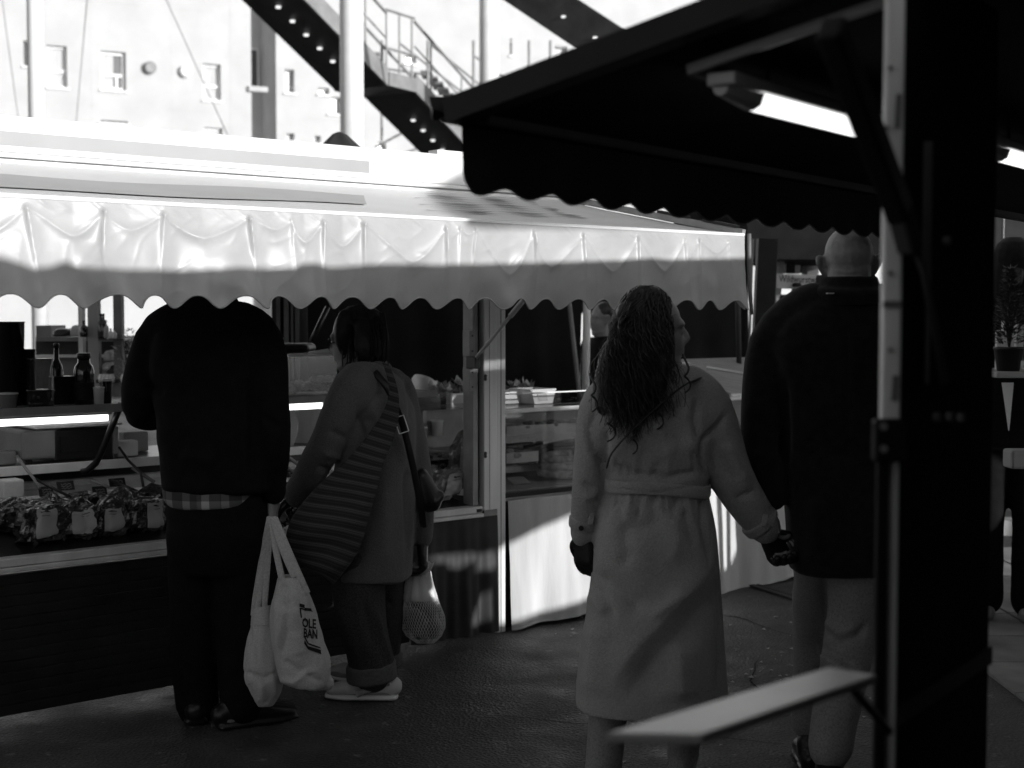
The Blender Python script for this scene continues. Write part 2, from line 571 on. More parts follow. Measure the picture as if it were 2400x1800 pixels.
# ---- closed volumes for bodies and cloth, joined by voxel remesh
def limb(pts, rad, n=16, flat=None, capk=0.8):
    """tapered rounded limb; rad: r or (ra, rb) with ra along 'flat' direction"""
    pts = [np.asarray(p, float) for p in pts]
    R = [(r, r) if np.isscalar(r) else r for r in rad]
    # resample smoothly (catmull-rom) for gentle bends
    P, Q = [], []
    k = len(pts)
    sub = 4 if k > 2 else 3
    for i in range(k - 1):
        p0, p1, p2, p3 = pts[max(i - 1, 0)], pts[i], pts[i + 1], pts[min(i + 2, k - 1)]
        for s in range(sub):
            t = s / sub
            P.append(0.5 * ((2 * p1) + (-p0 + p2) * t + (2 * p0 - 5 * p1 + 4 * p2 - p3) * t ** 2 + (-p0 + 3 * p1 - 3 * p2 + p3) * t ** 3))
            Q.append((R[i][0] * (1 - t) + R[i + 1][0] * t, R[i][1] * (1 - t) + R[i + 1][1] * t))
    P.append(pts[-1]); Q.append(R[-1])
    k = len(P)
    T = []
    for i in range(k):
        d = P[min(i + 1, k - 1)] - P[max(i - 1, 0)]
        T.append(d / (np.linalg.norm(d) + 1e-12))
    ref = np.asarray(flat, float) if flat is not None else (np.array([0, 1.0, 0]) if abs(T[0][1]) < 0.8 else np.array([1.0, 0, 0]))
    vs, rings = [], 0

    def ring(c, ti, sa):
        u = ref - ti * np.dot(ref, ti); u /= np.linalg.norm(u) + 1e-12
        w_ = np.cross(ti, u)
        for j in range(n):
            a = 2 * math.pi * j / n
            vs.append(c + u * math.cos(a) * sa[0] + w_ * math.sin(a) * sa[1])
    for fr, sc in ((capk, 0.45), (capk * 0.6, 0.8)):
        rr = min(Q[0]); ring(P[0] - T[0] * rr * fr, T[0], (Q[0][0] * sc, Q[0][1] * sc)); rings += 1
    for i in range(k):
        ring(P[i], T[i], Q[i]); rings += 1
    for fr, sc in ((capk * 0.6, 0.8), (capk, 0.45)):
        rr = min(Q[-1]); ring(P[-1] + T[-1] * rr * fr, T[-1], (Q[-1][0] * sc, Q[-1][1] * sc)); rings += 1
    fs = []
    for i in range(rings - 1):
        for j in range(n):
            a, b2 = i * n + j, i * n + (j + 1) % n
            fs.append((a, b2, b2 + n, a + n))
    fs.append(tuple(reversed(range(n))))
    fs.append(tuple(range((rings - 1) * n, rings * n)))
    return vs, fs


def loft(rings, n=28, ex=2.4, yaw=0.0):
    """horizontal rings (cx, cy, z, hx, hy), smooth between, closed"""
    A = np.array(rings, float)
    m = []
    k = len(A)
    for i in range(k - 1):
        p0, p1, p2, p3 = A[max(i - 1, 0)], A[i], A[i + 1], A[min(i + 2, k - 1)]
        for s in range(4):
            t = s / 4
            m.append(0.5 * ((2 * p1) + (-p0 + p2) * t + (2 * p0 - 5 * p1 + 4 * p2 - p3) * t ** 2 + (-p0 + 3 * p1 - 3 * p2 + p3) * t ** 3))
    m.append(A[-1])
    cy_, sy_ = math.cos(yaw), math.sin(yaw)
    vs = []
    for c in m:
        for j in range(n):
            a = 2 * math.pi * j / n
            x = math.copysign(abs(math.cos(a)) ** (2 / ex), math.cos(a)) * max(c[3], 0.004)
            y = math.copysign(abs(math.sin(a)) ** (2 / ex), math.sin(a)) * max(c[4], 0.004)
            vs.append(np.array([c[0] + x * cy_ - y * sy_, c[1] + x * sy_ + y * cy_, c[2]]))
    fs = []
    for i in range(len(m) - 1):
        for j in range(n):
            a, b2 = i * n + j, i * n + (j + 1) % n
            fs.append((a, b2, b2 + n, a + n))
    fs.append(tuple(reversed(range(n))))
    fs.append(tuple(range((len(m) - 1) * n, len(m) * n)))
    return vs, fs


def ellip(c, r, n=16, fwd=None):
    """ellipsoid, r = (rx, ry, rz); fwd turns local +y to that direction"""
    vs, fs = [], []
    m = n // 2
    if fwd is None:
        X, Y, Z = np.eye(3)
    else:
        Y = np.asarray(fwd, float); Y /= np.linalg.norm(Y)
        X = np.cross(Y, ZZ); X /= np.linalg.norm(X); Z = np.cross(X, Y)
    c = np.asarray(c, float)
    for i in range(1, m):
        th = math.pi * i / m
        for j in range(n):
            a = 2 * math.pi * j / n
            vs.append(c + X * r[0] * math.sin(th) * math.cos(a) + Y * r[1] * math.sin(th) * math.sin(a) - Z * r[2] * math.cos(th))
    for i in range(m - 2):
        for j in range(n):
            a, b2 = i * n + j, i * n + (j + 1) % n
            fs.append((a, b2, b2 + n, a + n))
    fs.append(tuple(reversed(range(n))))
    fs.append(tuple(range((m - 2) * n, (m - 1) * n)))
    return vs, fs


def fuse(parts, voxel=0.008, smooth=3):
    V, F = [], []
    for v, f in parts:
        n = len(V)
        V.extend([tuple(map(float, x)) for x in v])
        F.extend([tuple(i + n for i in fc) for fc in f])
    me = bpy.data.meshes.new('tmp')
    me.from_pydata(V, [], F)
    bm = bmesh.new(); bm.from_mesh(me)
    bmesh.ops.recalc_face_normals(bm, faces=bm.faces)
    bm.to_mesh(me); bm.free()
    ob = bpy.data.objects.new('tmp', me)
    COL.objects.link(ob)
    r = ob.modifiers.new('r', 'REMESH')
    r.mode = 'VOXEL'; r.voxel_size = voxel; r.adaptivity = 0
    dg = bpy.context.evaluated_depsgraph_get()
    ev = ob.evaluated_get(dg)
    m2 = ev.to_mesh()
    v = np.empty(len(m2.vertices) * 3, np.float32); m2.vertices.foreach_get('co', v)
    v = v.reshape(-1, 3).astype(float)
    f = [tuple(p.vertices) for p in m2.polygons]
    ed = np.empty(len(m2.edges) * 2, np.int32); m2.edges.foreach_get('vertices', ed); ed = ed.reshape(-1, 2)
    ev.to_mesh_clear()
    bpy.data.objects.remove(ob, do_unlink=True)
    bpy.data.meshes.remove(me)
    v = relax(v, ed, smooth)
    return v, f, ed


def relax(v, ed, it, lam=0.5):
    deg = np.bincount(ed.ravel(), minlength=len(v)).astype(float)
    deg[deg == 0] = 1
    for _ in range(it):
        acc = np.zeros_like(v)
        for k in range(3):
            acc[:, k] = np.bincount(ed[:, 0], weights=v[ed[:, 1], k], minlength=len(v)) + \
                        np.bincount(ed[:, 1], weights=v[ed[:, 0], k], minlength=len(v))
        v = v + lam * (acc / deg[:, None] - v)
    return v


def vnormals(v, f):
    q = np.array([x if len(x) == 4 else (x[0], x[1], x[2], x[2]) for x in f])
    nn = np.cross(v[q[:, 2]] - v[q[:, 0]], v[q[:, 3]] - v[q[:, 1]])
    n = np.zeros_like(v)
    for k in range(4):
        for c in range(3):
            n[:, c] += np.bincount(q[:, k], weights=nn[:, c], minlength=len(v))
    return n / (np.linalg.norm(n, axis=1)[:, None] + 1e-12)


def folds(v, f, strokes, ns=0.0, nfreq=6.0, stretch=(1, 1, 1), seed=0.0):
    """push cloth in and out along creases; strokes = (photo polyline, half width px, metres)"""
    n = vnormals(v, f)
    px, py = proj(v)
    face = ((v - CAM) * n).sum(1) < 0
    d_all = np.zeros(len(v))
    for pl, wd, amp in strokes:
        best = np.full(len(v), 1e9)
        tot = sum(math.dist(pl[i], pl[i + 1]) for i in range(len(pl) - 1))
        along = np.zeros(len(v)); acc = 0
        for i in range(len(pl) - 1):
            x0, y0 = pl[i]; x1, y1 = pl[i + 1]
            L = math.hypot(x1 - x0, y1 - y0)
            t = np.clip(((px - x0) * (x1 - x0) + (py - y0) * (y1 - y0)) / (L * L), 0, 1)
            d = np.hypot(px - x0 - t * (x1 - x0), py - y0 - t * (y1 - y0))
            m = d < best
            best[m] = d[m]; along[m] = (acc + t[m] * L) / tot
            acc += L
        taper = np.clip(np.minimum(along, 1 - along) * 5, 0.15, 1)
        d_all += amp * (0.7 * np.exp(-(best / wd) ** 2) + 0.3 * np.exp(-best / (wd * .5))) * taper
    d_all *= face
    if ns:
        fr = nfreq
        d_all += ns * np.array([mnoise.noise(Vector((x[0] * fr * stretch[0] + seed, x[1] * fr * stretch[1], x[2] * fr * stretch[2])))
                                + 0.5 * mnoise.noise(Vector((x[0] * fr * 2.3 * stretch[0], x[1] * fr * 2.3 * stretch[1] + seed, x[2] * fr * 2.3 * stretch[2])))
                                for x in v])
    return v + n * d_all[:, None]


def cloth(name, parts, material, parent, voxel=0.009, smooth=4, strokes=(), ns=0.004, nfreq=7.0, stretch=(1, 1, 1), label=None, seed=0.0, post=2):
    v, f, ed = fuse(parts, voxel, smooth)
    v = folds(v, f, strokes, ns, nfreq, stretch, seed)
    v = relax(v, ed, post)
    return put(name, (v, f), material, parent, label=label, smooth=True)


def hand(wrist, d, palm_n, thumb, curl=0.5, s=1.0):
    """palm, four unequal bent fingers and a thumb; d = direction of the fingers, palm_n = palm side, thumb = side of thumb"""
    d = np.asarray(d, float); d /= np.linalg.norm(d)
    pn = np.asarray(palm_n, float); pn -= d * np.dot(pn, d); pn /= np.linalg.norm(pn)
    th = np.cross(d, pn)
    if np.dot(th, thumb) < 0: th = -th
    wv = np.asarray(wrist, float)
    parts = [limb([wv - d * 0.02 * s, wv + d * 0.03 * s, wv + d * 0.085 * s], [(0.026 * s, 0.019 * s), (0.036 * s, 0.016 * s), (0.039 * s, 0.013 * s)], flat=th)]
    for i, (off, L) in enumerate(((0.028, 0.072), (0.009, 0.080), (-0.010, 0.074), (-0.028, 0.058))):
        p = wv + d * 0.085 * s + th * off * s
        seg = L * s / 3 * np.array([1.35, 0.95, 0.7])
        pts = [p - d * 0.02 * s, p]; ang = 0.15 + 0.1 * i * curl
        for k in range(3):
            ang += curl * (0.65 if k == 0 else 0.8)
            p = p + (d * math.cos(ang) + pn * math.sin(ang)) * seg[k]
            pts.append(p)
        parts.append(limb(pts, [0.0085 * s, 0.009 * s, 0.0085 * s, 0.0078 * s, 0.0066 * s], n=10))
    p = wv + d * 0.025 * s + th * 0.028 * s
    q = p + (d * 0.55 + th * 0.75 + pn * 0.25) * 0.038 * s
    r = q + (d * 0.85 + th * 0.15 + pn * 0.45) * 0.032 * s
    e = r + (d * 0.8 - th * 0.2 + pn * 0.5) * 0.022 * s
    parts.append(limb([wv + d * 0.01 * s, p, q, r, e], [0.014 * s, 0.015 * s, 0.0115 * s, 0.0095 * s, 0.008 * s], n=10))
    return parts


def head_parts(c, face, s=1.0, ears=True):
    """skull, jaw, nose, brow, lips, eyes, ears round head centre c, looking along 'face'"""
    c = np.asarray(c, float)
    fy = np.asarray(face, float); fy /= np.linalg.norm(fy)
    fx = np.cross(fy, ZZ); fx /= np.linalg.norm(fx)
    fz = np.cross(fx, fy)
    L = lambda x, y, z: c + (fx * x + fy * y + fz * z) * s
    P = [ellip(L(0, -0.012, 0.035), (0.074 * s, 0.094 * s, 0.088 * s), 20, fy),
         ellip(L(0, 0.022, -0.035), (0.060 * s, 0.072 * s, 0.082 * s), 18, fy),
         limb([L(-0.035, 0.03, -0.085), L(0, 0.075, -0.105), L(0.035, 0.03, -0.085)], [0.022 * s, 0.02 * s, 0.022 * s]),
         limb([L(0, 0.088, 0.015), L(0, 0.105, -0.018), L(0, 0.100, -0.03)], [0.009 * s, 0.014 * s, 0.011 * s]),
         limb([L(-0.015, 0.095, -0.03), L(0.015, 0.095, -0.03)], [0.009 * s, 0.009 * s]),
         limb([L(-0.045, 0.068, 0.025), L(0, 0.086, 0.028), L(0.045, 0.068, 0.025)], [0.012 * s, 0.011 * s, 0.012 * s]),
         limb([L(-0.024, 0.078, -0.058), L(0, 0.091, -0.057), L(0.024, 0.078, -0.058)], [0.007 * s, 0.0095 * s, 0.007 * s]),
         limb([L(-0.02, 0.078, -0.068), L(0, 0.09, -0.069), L(0.02, 0.078, -0.068)], [0.007 * s, 0.010 * s, 0.007 * s]),
         ellip(L(-0.031, 0.072, 0.0), (0.013 * s, 0.012 * s, 0.011 * s), 10, fy),
         ellip(L(0.031, 0.072, 0.0), (0.013 * s, 0.012 * s, 0.011 * s), 10, fy)]
    if ears:
        for sx in (-1, 1):
            # rim and lobe of the ear, standing off the head
            P.append(limb([L(sx * 0.070, 0.004, -0.032), L(sx * 0.080, -0.008, -0.012), L(sx * 0.092, -0.016, 0.012), L(sx * 0.090, -0.006, 0.028), L(sx * 0.074, 0.008, 0.02)],
                          [0.008 * s, 0.0085 * s, 0.009 * s, 0.008 * s, 0.008 * s], n=10))
            P.append(limb([L(sx * 0.068, 0.004, -0.02), L(sx * 0.084, -0.008, 0.01)], [(0.011 * s, 0.006 * s), (0.013 * s, 0.006 * s)], flat=fz, n=10))
    return P


def decal(name, tris_px, bvh, org, material, parent, off=0.002):
    """flat print: triangles given where they are seen, laid on the surface itself"""
    vs, fs = [], []
    for tri in tris_px:
        pts = []
        for (x, y) in tri:
            d = Vector(ray(x, y)).normalized()
            hit = bvh.ray_cast(Vector(CAM) - Vector(org), d)
            if hit[0] is None:
                break
            pts.append(np.array(hit[0]) + np.array(org) - np.array(d) * off)
        if len(pts) == len(tri):
            n = len(vs); vs += pts; fs.append(tuple(range(n, n + len(pts))))
    if vs:
        return put(name, (vs, fs), material, parent)


def text_tris(txt, fn, size=1.0, res=2, bold=0.0):
    """triangles of a line of lettering, through fn(x, y)"""
    cu = bpy.data.curves.new('t', 'FONT')
    cu.body = txt; cu.size = size; cu.resolution_u = res; cu.offset = bold
    ob = bpy.data.objects.new('t', cu); COL.objects.link(ob)
    dg = bpy.context.evaluated_depsgraph_get()
    me = ob.evaluated_get(dg).to_mesh()
    me.calc_loop_triangles()
    V = [(v.co.x, v.co.y) for v in me.vertices]
    T = [tuple(fn(*V[i]) for i in t.vertices) for t in me.loop_triangles]
    wmax = max([v[0] for v in V] or [1])
    ob.evaluated_get(dg).to_mesh_clear()
    bpy.data.objects.remove(ob, do_unlink=True)
    return T, wmax

# ================================================================== STRUCTURE
# ---- ground
mb = MB().grid(lambda u, v: (u, v, 0.0), 40, 40, -90, 90, -60, 120)
put('ground', mb, M['asphalt'], kind='structure')
# slabs whose pale tone stands in for sunlit ground, and kerb, past the right-hand panel
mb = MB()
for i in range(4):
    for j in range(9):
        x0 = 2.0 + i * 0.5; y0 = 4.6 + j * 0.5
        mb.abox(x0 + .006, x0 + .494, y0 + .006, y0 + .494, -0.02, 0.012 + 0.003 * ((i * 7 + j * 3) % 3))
put('sunlit_slabs', mb, M['sunlit_paving'], kind='structure')
mb = MB()
for i in range(6):
    mb.box((2.6 + i * 1.0, 9.75 - i * .12, 0), (0.985, -0.118, 0), (0.02, 0.16, 0), (0, 0, 0.11))
put('kerb', mb, M['kerb'], kind='structure', bevel=0.01)
# joint plate in the asphalt behind the couple
P, Q = at(1755, 1372, 7.95), at(1905, 1408, 7.4)
P[2] = Q[2] = 0.004
d = (Q - P) / np.linalg.norm(Q - P); sd = np.cross(ZZ, d)
mb = MB()
mb.box(P - d * .4 - sd * .05, d * 2.2, sd * .035, ZZ * .008)
mb.box(P - d * .4 + sd * .0, d * 2.2, sd * .02, ZZ * .006)
put('drain_cover', mb, M['steel_dark'], label='thin dark metal joint strip set in the asphalt behind the man in the dark coat', cat='drain')
# litter
mb = MB()
for i in range(120):
    x = random.uniform(0.2, 2.2); y = random.uniform(4.6, 7.2)
    if i < 30:
        x = random.uniform(1.0, 1.5); y = random.uniform(5.2, 6.4)
    s = random.uniform(.004, .014); a = random.uniform(0, 3.1)
    c, sn = math.cos(a) * s, math.sin(a) * s
    mb.add([(x - c, y - sn, .004), (x + sn, y - c, .006 + s * .3), (x + c, y + sn, .004), (x - sn * .8, y + c, .007)], [(0, 1, 2, 3)])
put('litter', mb, M['paper'], kind='stuff')

# cracks and a patch seam in the asphalt
for i, (x0, y0, a0, n_) in enumerate(((-.6, 4.1, .3, 26), (.75, 5.0, 1.1, 22), (-.1, 5.3, -.25, 20), (1.4, 6.6, 2.6, 18), (-1.5, 4.4, .1, 18))):
    pts = []; x, y, a = x0, y0, a0
    for k in range(n_):
        pts.append((x, y)); a += random.uniform(-.45, .45); a += (a0 - a) * .25
        x += math.cos(a) * .06; y += math.sin(a) * .06
    vs, fs = [], []
    for k, (x, y) in enumerate(pts):
        w_ = .0035 * (1 - abs(2 * k / n_ - 1)) + .0012
        vs += [(x - w_ * math.sin(a0), y + w_ * math.cos(a0), .004), (x + w_ * math.sin(a0), y - w_ * math.cos(a0), .004)]
    fs = [(2 * k, 2 * k + 1, 2 * k + 3, 2 * k + 2) for k in range(n_ - 1)]
    put('asphalt_crack', (vs, fs), M['black_tarp'], kind='structure')

# ---- white market stall -------------------------------------------------
stall = thing('market_stall', 'white trailer market stall with scalloped white awning and aluminium display counter', 'market stall', S(-1.2, 0, 0))
TL, TR = -4.2, 0.372
ZB, ZF = 2.075, 1.857            # roof cloth: back edge, front edge
OE = 1.15
put('fascia_board', MB().sbox(TL, 0.42, -0.06, 0, 2.11, 2.245), M['white_paint'], stall, bevel=0.008)
mb = MB()
mb.sbox(TL, 0.42, -0.02, 0.045, 2.088, 2.104)
mb.sbox(TL, 0.42, -0.02, 0.028, 2.062, 2.082)
put('awning_cassette', mb, M['white_paint'], stall, bevel=0.006)
put('cassette_joint', MB().sbox(TL, 0.42, -0.02, 0.012, 2.076, 2.094), M['alu_dull'], stall)
z1, z2 = onS(0, 306)[1], onS(0, 340)[1]
te = onS(865, 400)[0]
put('printed_stripe', MB().sbox(TL, te, 0.0, 0.003, z2, z1), M['grey_print'], stall)
put('roof_panel', MB().sbox(TL, 0.42, -2.3, -0.06, 2.19, 2.225), M['white_paint'], stall)
put('roof_rail', MB().sbox(onS(1035, 365)[0], 0.42, -0.10, -0.03, 2.245, 2.268), M['white_paint'], stall)


def roofpt(t, o, lift=0.0):
    s = o / OE
    sag = 0.012 * math.sin(math.pi * s) * (0.6 + 0.4 * math.sin(t * 5.1))
    return S(t, o, ZB + (ZF - ZB) * s - sag + lift)


def roof_uv(px, py):
    A = S(0, 0, ZB); B = S(0, OE, ZF)
    nn = np.cross(SA, B - A); nn /= np.linalg.norm(nn)
    P = on_plane(px, py, A, nn) - S0
    return float(P @ SA), float(P @ SN)


mb = MB().grid(lambda u, v: roofpt(u, v), 120, 16, TL, TR, 0.02, OE)
mb.grid(lambda u, v: roofpt(u, v, -0.004), 120, 16, TL, TR, 0.02, OE)
put('awning_canopy', mb, M['roof_fabric'], stall, smooth=True)
o1 = roof_uv(0, 408)[1]; o2 = roof_uv(0, 441)[1]; te2 = roof_uv(858, 475)[0]
oR1 = roof_uv(858, 457)[1]; oR2 = roof_uv(858, 480)[1]; tl0 = roof_uv(0, 425)[0]
tE1 = roof_uv(858, 457)[0]; tE2 = roof_uv(858, 480)[0]


def stripe(s_, v):
    u = TL + (tE1 + (tE2 - tE1) * v - TL) * s_
    return roofpt(u, (o1 + (o2 - o1) * v) + ((oR1 - o1) + ((oR2 - oR1) - (o2 - o1)) * v) * (u - tl0) / (te2 - tl0), 0.006)


put('roof_stripe', MB().grid(stripe, 120, 8, 0, 1, 0, 1), M['pale_print'], stall, smooth=True)
# stretched print on the cloth at the right: a bordered panel of fine flowing lines
mb = MB()
t0, oA = roof_uv(1095, 455); t1, oB = roof_uv(1440, 521)
for k in range(9):
    oo = 0.16 + k * 0.085
    ta = -0.62 + 0.05 * math.sin(k * 2.1) - 0.05 * k; tb = 0.02 + 0.03 * math.cos(k * 1.7) - 0.035 * k
    w_ = 0.012 + 0.006 * ((k * 5) % 3)
    mb.grid(lambda u, v, oo=oo, k=k, w_=w_: roofpt(u, oo + (v - .5) * w_ * (1 + .8 * math.sin(u * 23 + k)) + 0.014 * math.sin(u * 17 + k * 1.3), 0.004), 40, 1, ta, tb)
put('roof_print', mb, M['grey_print'], stall)
put('front_bar', MB().sbox(TL, TR + .004, OE - 0.012, OE + 0.014, ZF - 0.008, ZF + 0.006), M['white_paint'], stall, bevel=0.004)
mb = MB()
A, B = S(TR + .012, 0.0, ZB + .012), S(TR + .012, OE, ZF + .008)
mb.bar(A, B, 0.022, 0.03)
put('side_bar', mb, M['alu_dull'], stall, bevel=0.003)
mb = MB()
for f0, f1 in ((.56, .72), (.80, .97)):
    mb.bar(A + (B - A) * f0 + ZZ * .022, A + (B - A) * f1 + ZZ * .022, 0.03, 0.012)
put('bar_clip', mb, M['steel_dark'], stall, bevel=0.003)

# valance
PK = [on_plane(x, 520, S0 + SN * (OE + .01), SN) for x in (-120, 60, 242, 382, 582, 682, 756, 850, 1043, 1076, 1112, 1250, 1365, 1494, 1603, 1637, 1705)]
PK = [float((p - S0) @ SA) for p in PK]
PK = [PK[0] - 1.1, PK[0] - .8, PK[0] - .45, PK[0] - .2] + PK
PKA = [1, .9, 1, .9, 1, 1.0, 1.2, .9, 1.3, .5, 1.0, 1.1, .9, .6, .9, 1.2, 1.1, 1.1, .7, .9, .6]
SAGD = [.4, .3, .35, .3, .3, .24, .20, .17, .15, .42, .36, .26, .34, .2, .42, .38, .34, .36, .46, .2, .4]
TILT = [rng.uniform(-.10, .16) for _ in PK]
SC_P = 0.1475


def scallop(u):
    x = (u - TR) / SC_P
    s = 0.5 + 0.5 * math.cos(2 * math.pi * x)
    return 1.537 + 0.040 * (1 - s ** 1.25)


KICKS = [(on_plane(222, 660, S0 + SN * OE, SN), .075, .06), (on_plane(550, 660, S0 + SN * OE, SN), .065, .065),
         (on_plane(700, 690, S0 + SN * OE, SN), .022, .07), (on_plane(1165, 600, S0 + SN * OE, SN), .028, .055)]
KICKS = [(float((p - S0) @ SA), a, w_) for p, a, w_ in KICKS]


def vheight(u, d):
    """cloth relief at length u, depth d below the bar"""
    h = 0.0
    v = d - 0.026
    for i, p in enumerate(PK):
        du = u - p - TILT[i] * max(v, 0)
        if abs(du) < 0.16 and v > -0.02:
            wl = 0.004 + 0.030 * max(v, 0)          # steep on the left, a long slope on the right
            wr = 0.006 + 0.16 * max(v, 0)
            k = math.exp(-abs(du) / (wl if du < 0 else wr))
            h += 0.015 * PKA[i] * k * math.exp(-max(v, 0) / 0.20) * (1 if v > 0 else math.exp(-(v / .008) ** 2))
    for i in range(len(PK) - 1):
        g = PK[i + 1] - PK[i]
        if PK[i] <= u <= PK[i + 1]:
            x = (u - PK[i]) / g
            xs = x ** (1.0 + .35 * math.sin(i * 4.1))
            vs = 0.026 + min(0.16, SAGD[i] * g * 1.35) * (1 - abs(2 * xs - 1) ** 1.5)
            e = d - vs
            wid = 0.006 + 0.016 * (1 - abs(2 * xs - 1))
            h += (0.003 + 0.006 * (1 - abs(2 * xs - 1))) * math.exp(-abs(e) / wid) * (1.1 if i % 2 else .8)
            if e < 0:
                h += -0.005 * (1 - math.exp(e / 0.025)) * (1 - abs(2 * xs - 1))
    s = min(1, max(0, (d - .05) / 0.26))
    h += s * (0.013 * math.sin(2 * math.pi * u / 0.31 + 0.6) + 0.006 * math.sin(2 * math.pi * u / 0.147 + 1.2)) + 0.03 * s * s * math.sin(u * 1.7)
    for c, a, wv in KICKS:
        cc = c + (d - .2) * 0.55
        h += a * math.exp(-((u - cc) / wv) ** 2) * max(0, (d - .11) / .19) ** 1.3
    if d < 0.06:      # small slanting puckers under the bar
        h += 0.0016 * max(0, mnoise.noise(Vector((u * 42 - d * 60, d * 16, 1.0)))) * math.exp(-((d - .012) / .020) ** 2) * 2
    h += 0.005 * mnoise.noise(Vector((u * 9, d * 14, 3.0))) * s
    r_ = 1 - 2 * abs(mnoise.noise(Vector((u * 10 + d * 8, d * 7 - u * 3, 7.0))))
    h += 0.0013 * max(0, r_) ** 4 * min(1, d / .06)
    return h


VT = ZF - 0.008
mb = MB()
NU, NV = 760, 66
uu = np.linspace(-3.7, TR, NU + 1)
for sgn in (0,):
    vs = []
    for j in range(NV + 1):
        for u in uu:
            zb = scallop(u)
            d = (VT - zb) * j / NV
            vs.append(S(u, OE + 0.014 + vheight(u, d), VT - d))
    fs = [(j * (NU + 1) + i, (j + 1) * (NU + 1) + i, (j + 1) * (NU + 1) + i + 1, j * (NU + 1) + i + 1) for j in range(NV) for i in range(NU)]
    mb.add(vs, fs)
put('valance', mb, M['white_vinyl'], stall, smooth=True)
# rolled hem along the scallops
mb = MB()
hem = [S(u, OE + 0.0155 + vheight(u, VT - scallop(u)), scallop(u)) for u in uu[::2]]
mb.tube(hem, 0.0028, 5)
put('valance_hem', mb, M['white_vinyl'], stall, smooth=True)


def side_val(o, v):
    zt = ZB + (ZF - ZB) * o / OE - 0.01
    s = 0.5 + 0.5 * math.cos(2 * math.pi * (o - OE) / SC_P)
    zb = zt - 0.31 + 0.04 * (1 - s)
    return S(TR + .014 + 0.010 * math.sin(o * 23) * v, o, zt + (zb - zt) * v)


put('side_valance', MB().grid(side_val, 120, 14, 0.05, OE, 0, 1), M['white_vinyl'], stall, smooth=True)
mb = MB()
A = S(TR + .02, OE + .022, ZF + .004)
mb.tube([A, A - ZZ * .06, A - ZZ * .17 + SA * .004, A - ZZ * .25 + SA * .01, A - ZZ * .345 + SA * .02], [.009, .010, .009, .009, .007], 8)
put('corner_cord', mb, M['mid_grey'], stall, smooth=True)

# corner upright with grooves, hinge plates and keyholes
tx = lambda x: onS(x, 1000)[0]
mb = MB()
mb.sbox(tx(1129), tx(1160.5), -0.09, 0.018, 0.595, 2.05)
mb.sbox(tx(1162), tx(1182), -0.09, 0.010, 0.0, 2.05)
put('upright', mb, M['alu'], stall, bevel=0.004)
mb = MB()
mb.sbox(tx(1170), tx(1172), 0.0, 0.0115, 0.0, 2.05)
mb.sbox(tx(1141), tx(1142.2), 0.0, 0.0195, 0.6, 2.05)
put('upright_groove', mb, M['alu_dull'], stall)
put('side_profile', MB().sbox(tx(1110), tx(1122), -0.08, -0.004, 0.62, 2.05), M['alu_dull'], stall, bevel=0.003)
put('groove', MB().sbox(tx(1122), tx(1129), -0.08, -0.02, 0.62, 2.05), M['black_plastic'], stall)
for yy in (885, 1066):
    t_, z_ = onS(1137, yy, 0.018)
    mb = MB()
    mb.poly_prism([S(t_ + .012 * math.cos(a) * (1.0 if k % 2 else .55), 0.0185, z_ + .016 * math.sin(a)) for k, a in enumerate(np.linspace(0, 2 * math.pi, 9)[:-1])], SN * .003)
    put('keyhole', mb, M['black_plastic'], stall)
for y0, y1 in ((775, 835), (862, 918)):
    za, zb = onS(1105, y0)[1], onS(1105, y1)[1]
    mb = MB().sbox(tx(1100), tx(1112), -0.05, 0.003, zb, za)
    p = put('hinge_plate', mb, M['alu_dull'], stall, bevel=0.002)
    for q in (.2, .8):
        c = S((tx(1100) + tx(1112)) / 2, 0.004, za + (zb - za) * q)
        put('screw', MB().tube([c, c + SN * .003], .004, 8), M['black_plastic'], p)
# gas strut leaning from the upright up to the roof
mb = MB()
a_, b_ = S(tx(1101), 0.05, onS(1101, 838, .05)[1]), S(tx(1101) + .05, 0.48, 1.70)
mb.tube([a_, a_ + (b_ - a_) * .55], .008, 8)
mb.tube([a_ + (b_ - a_) * .5, b_], .013, 8)
put('gas_strut', mb, M['alu'], stall, smooth=True)
mb = MB().sbox(tx(1098), tx(1110), -.02, .05, onS(1101, 865, .05)[1], onS(1101, 836, .05)[1])
put('strut_bracket', mb, M['black_plastic'], stall, bevel=0.004)

# display counter of the left part
mb = MB()
mb.sbox(TL, tx(1126), -0.05, 0.016, 0.588, 0.617)
mb.sbox(TL, tx(1126), -0.05, 0.028, 0.568, 0.585)
put('front_rail', mb, M['alu'], stall, bevel=0.003)
ts = tx(1138)
put('rail_stop', MB().sbox(tx(1112), tx(1122), 0.016, 0.024, .592, .606), M['steel_dark'], stall)
# dark front: ribbed panel at the left, hanging cloth near the upright
mb = MB()
tcl = onS(960, 1300)[0]
k = 0
z = 0.03
while z < 0.55:
    put('front_slat', MB().sbox(TL, tcl, -0.03 + .002 * (k % 2), 0.0 + .002 * (k % 2), z, z + .0385), M['dark_panel'], stall, bevel=0.004)
    z += 0.0405; k += 1
put('skirt_cloth', MB().grid(lambda u, v: S(u, 0.006 + (0.004 + .014 * (1 - v)) * (1 + math.sin(u * 41 + 2 * math.sin(u * 9)) + .4 * math.sin(u * 97)), 0.015 + v * .552), 130, 14, tcl, tx(1164), 0, 1),
    M['dark_cloth'], stall, smooth=True)
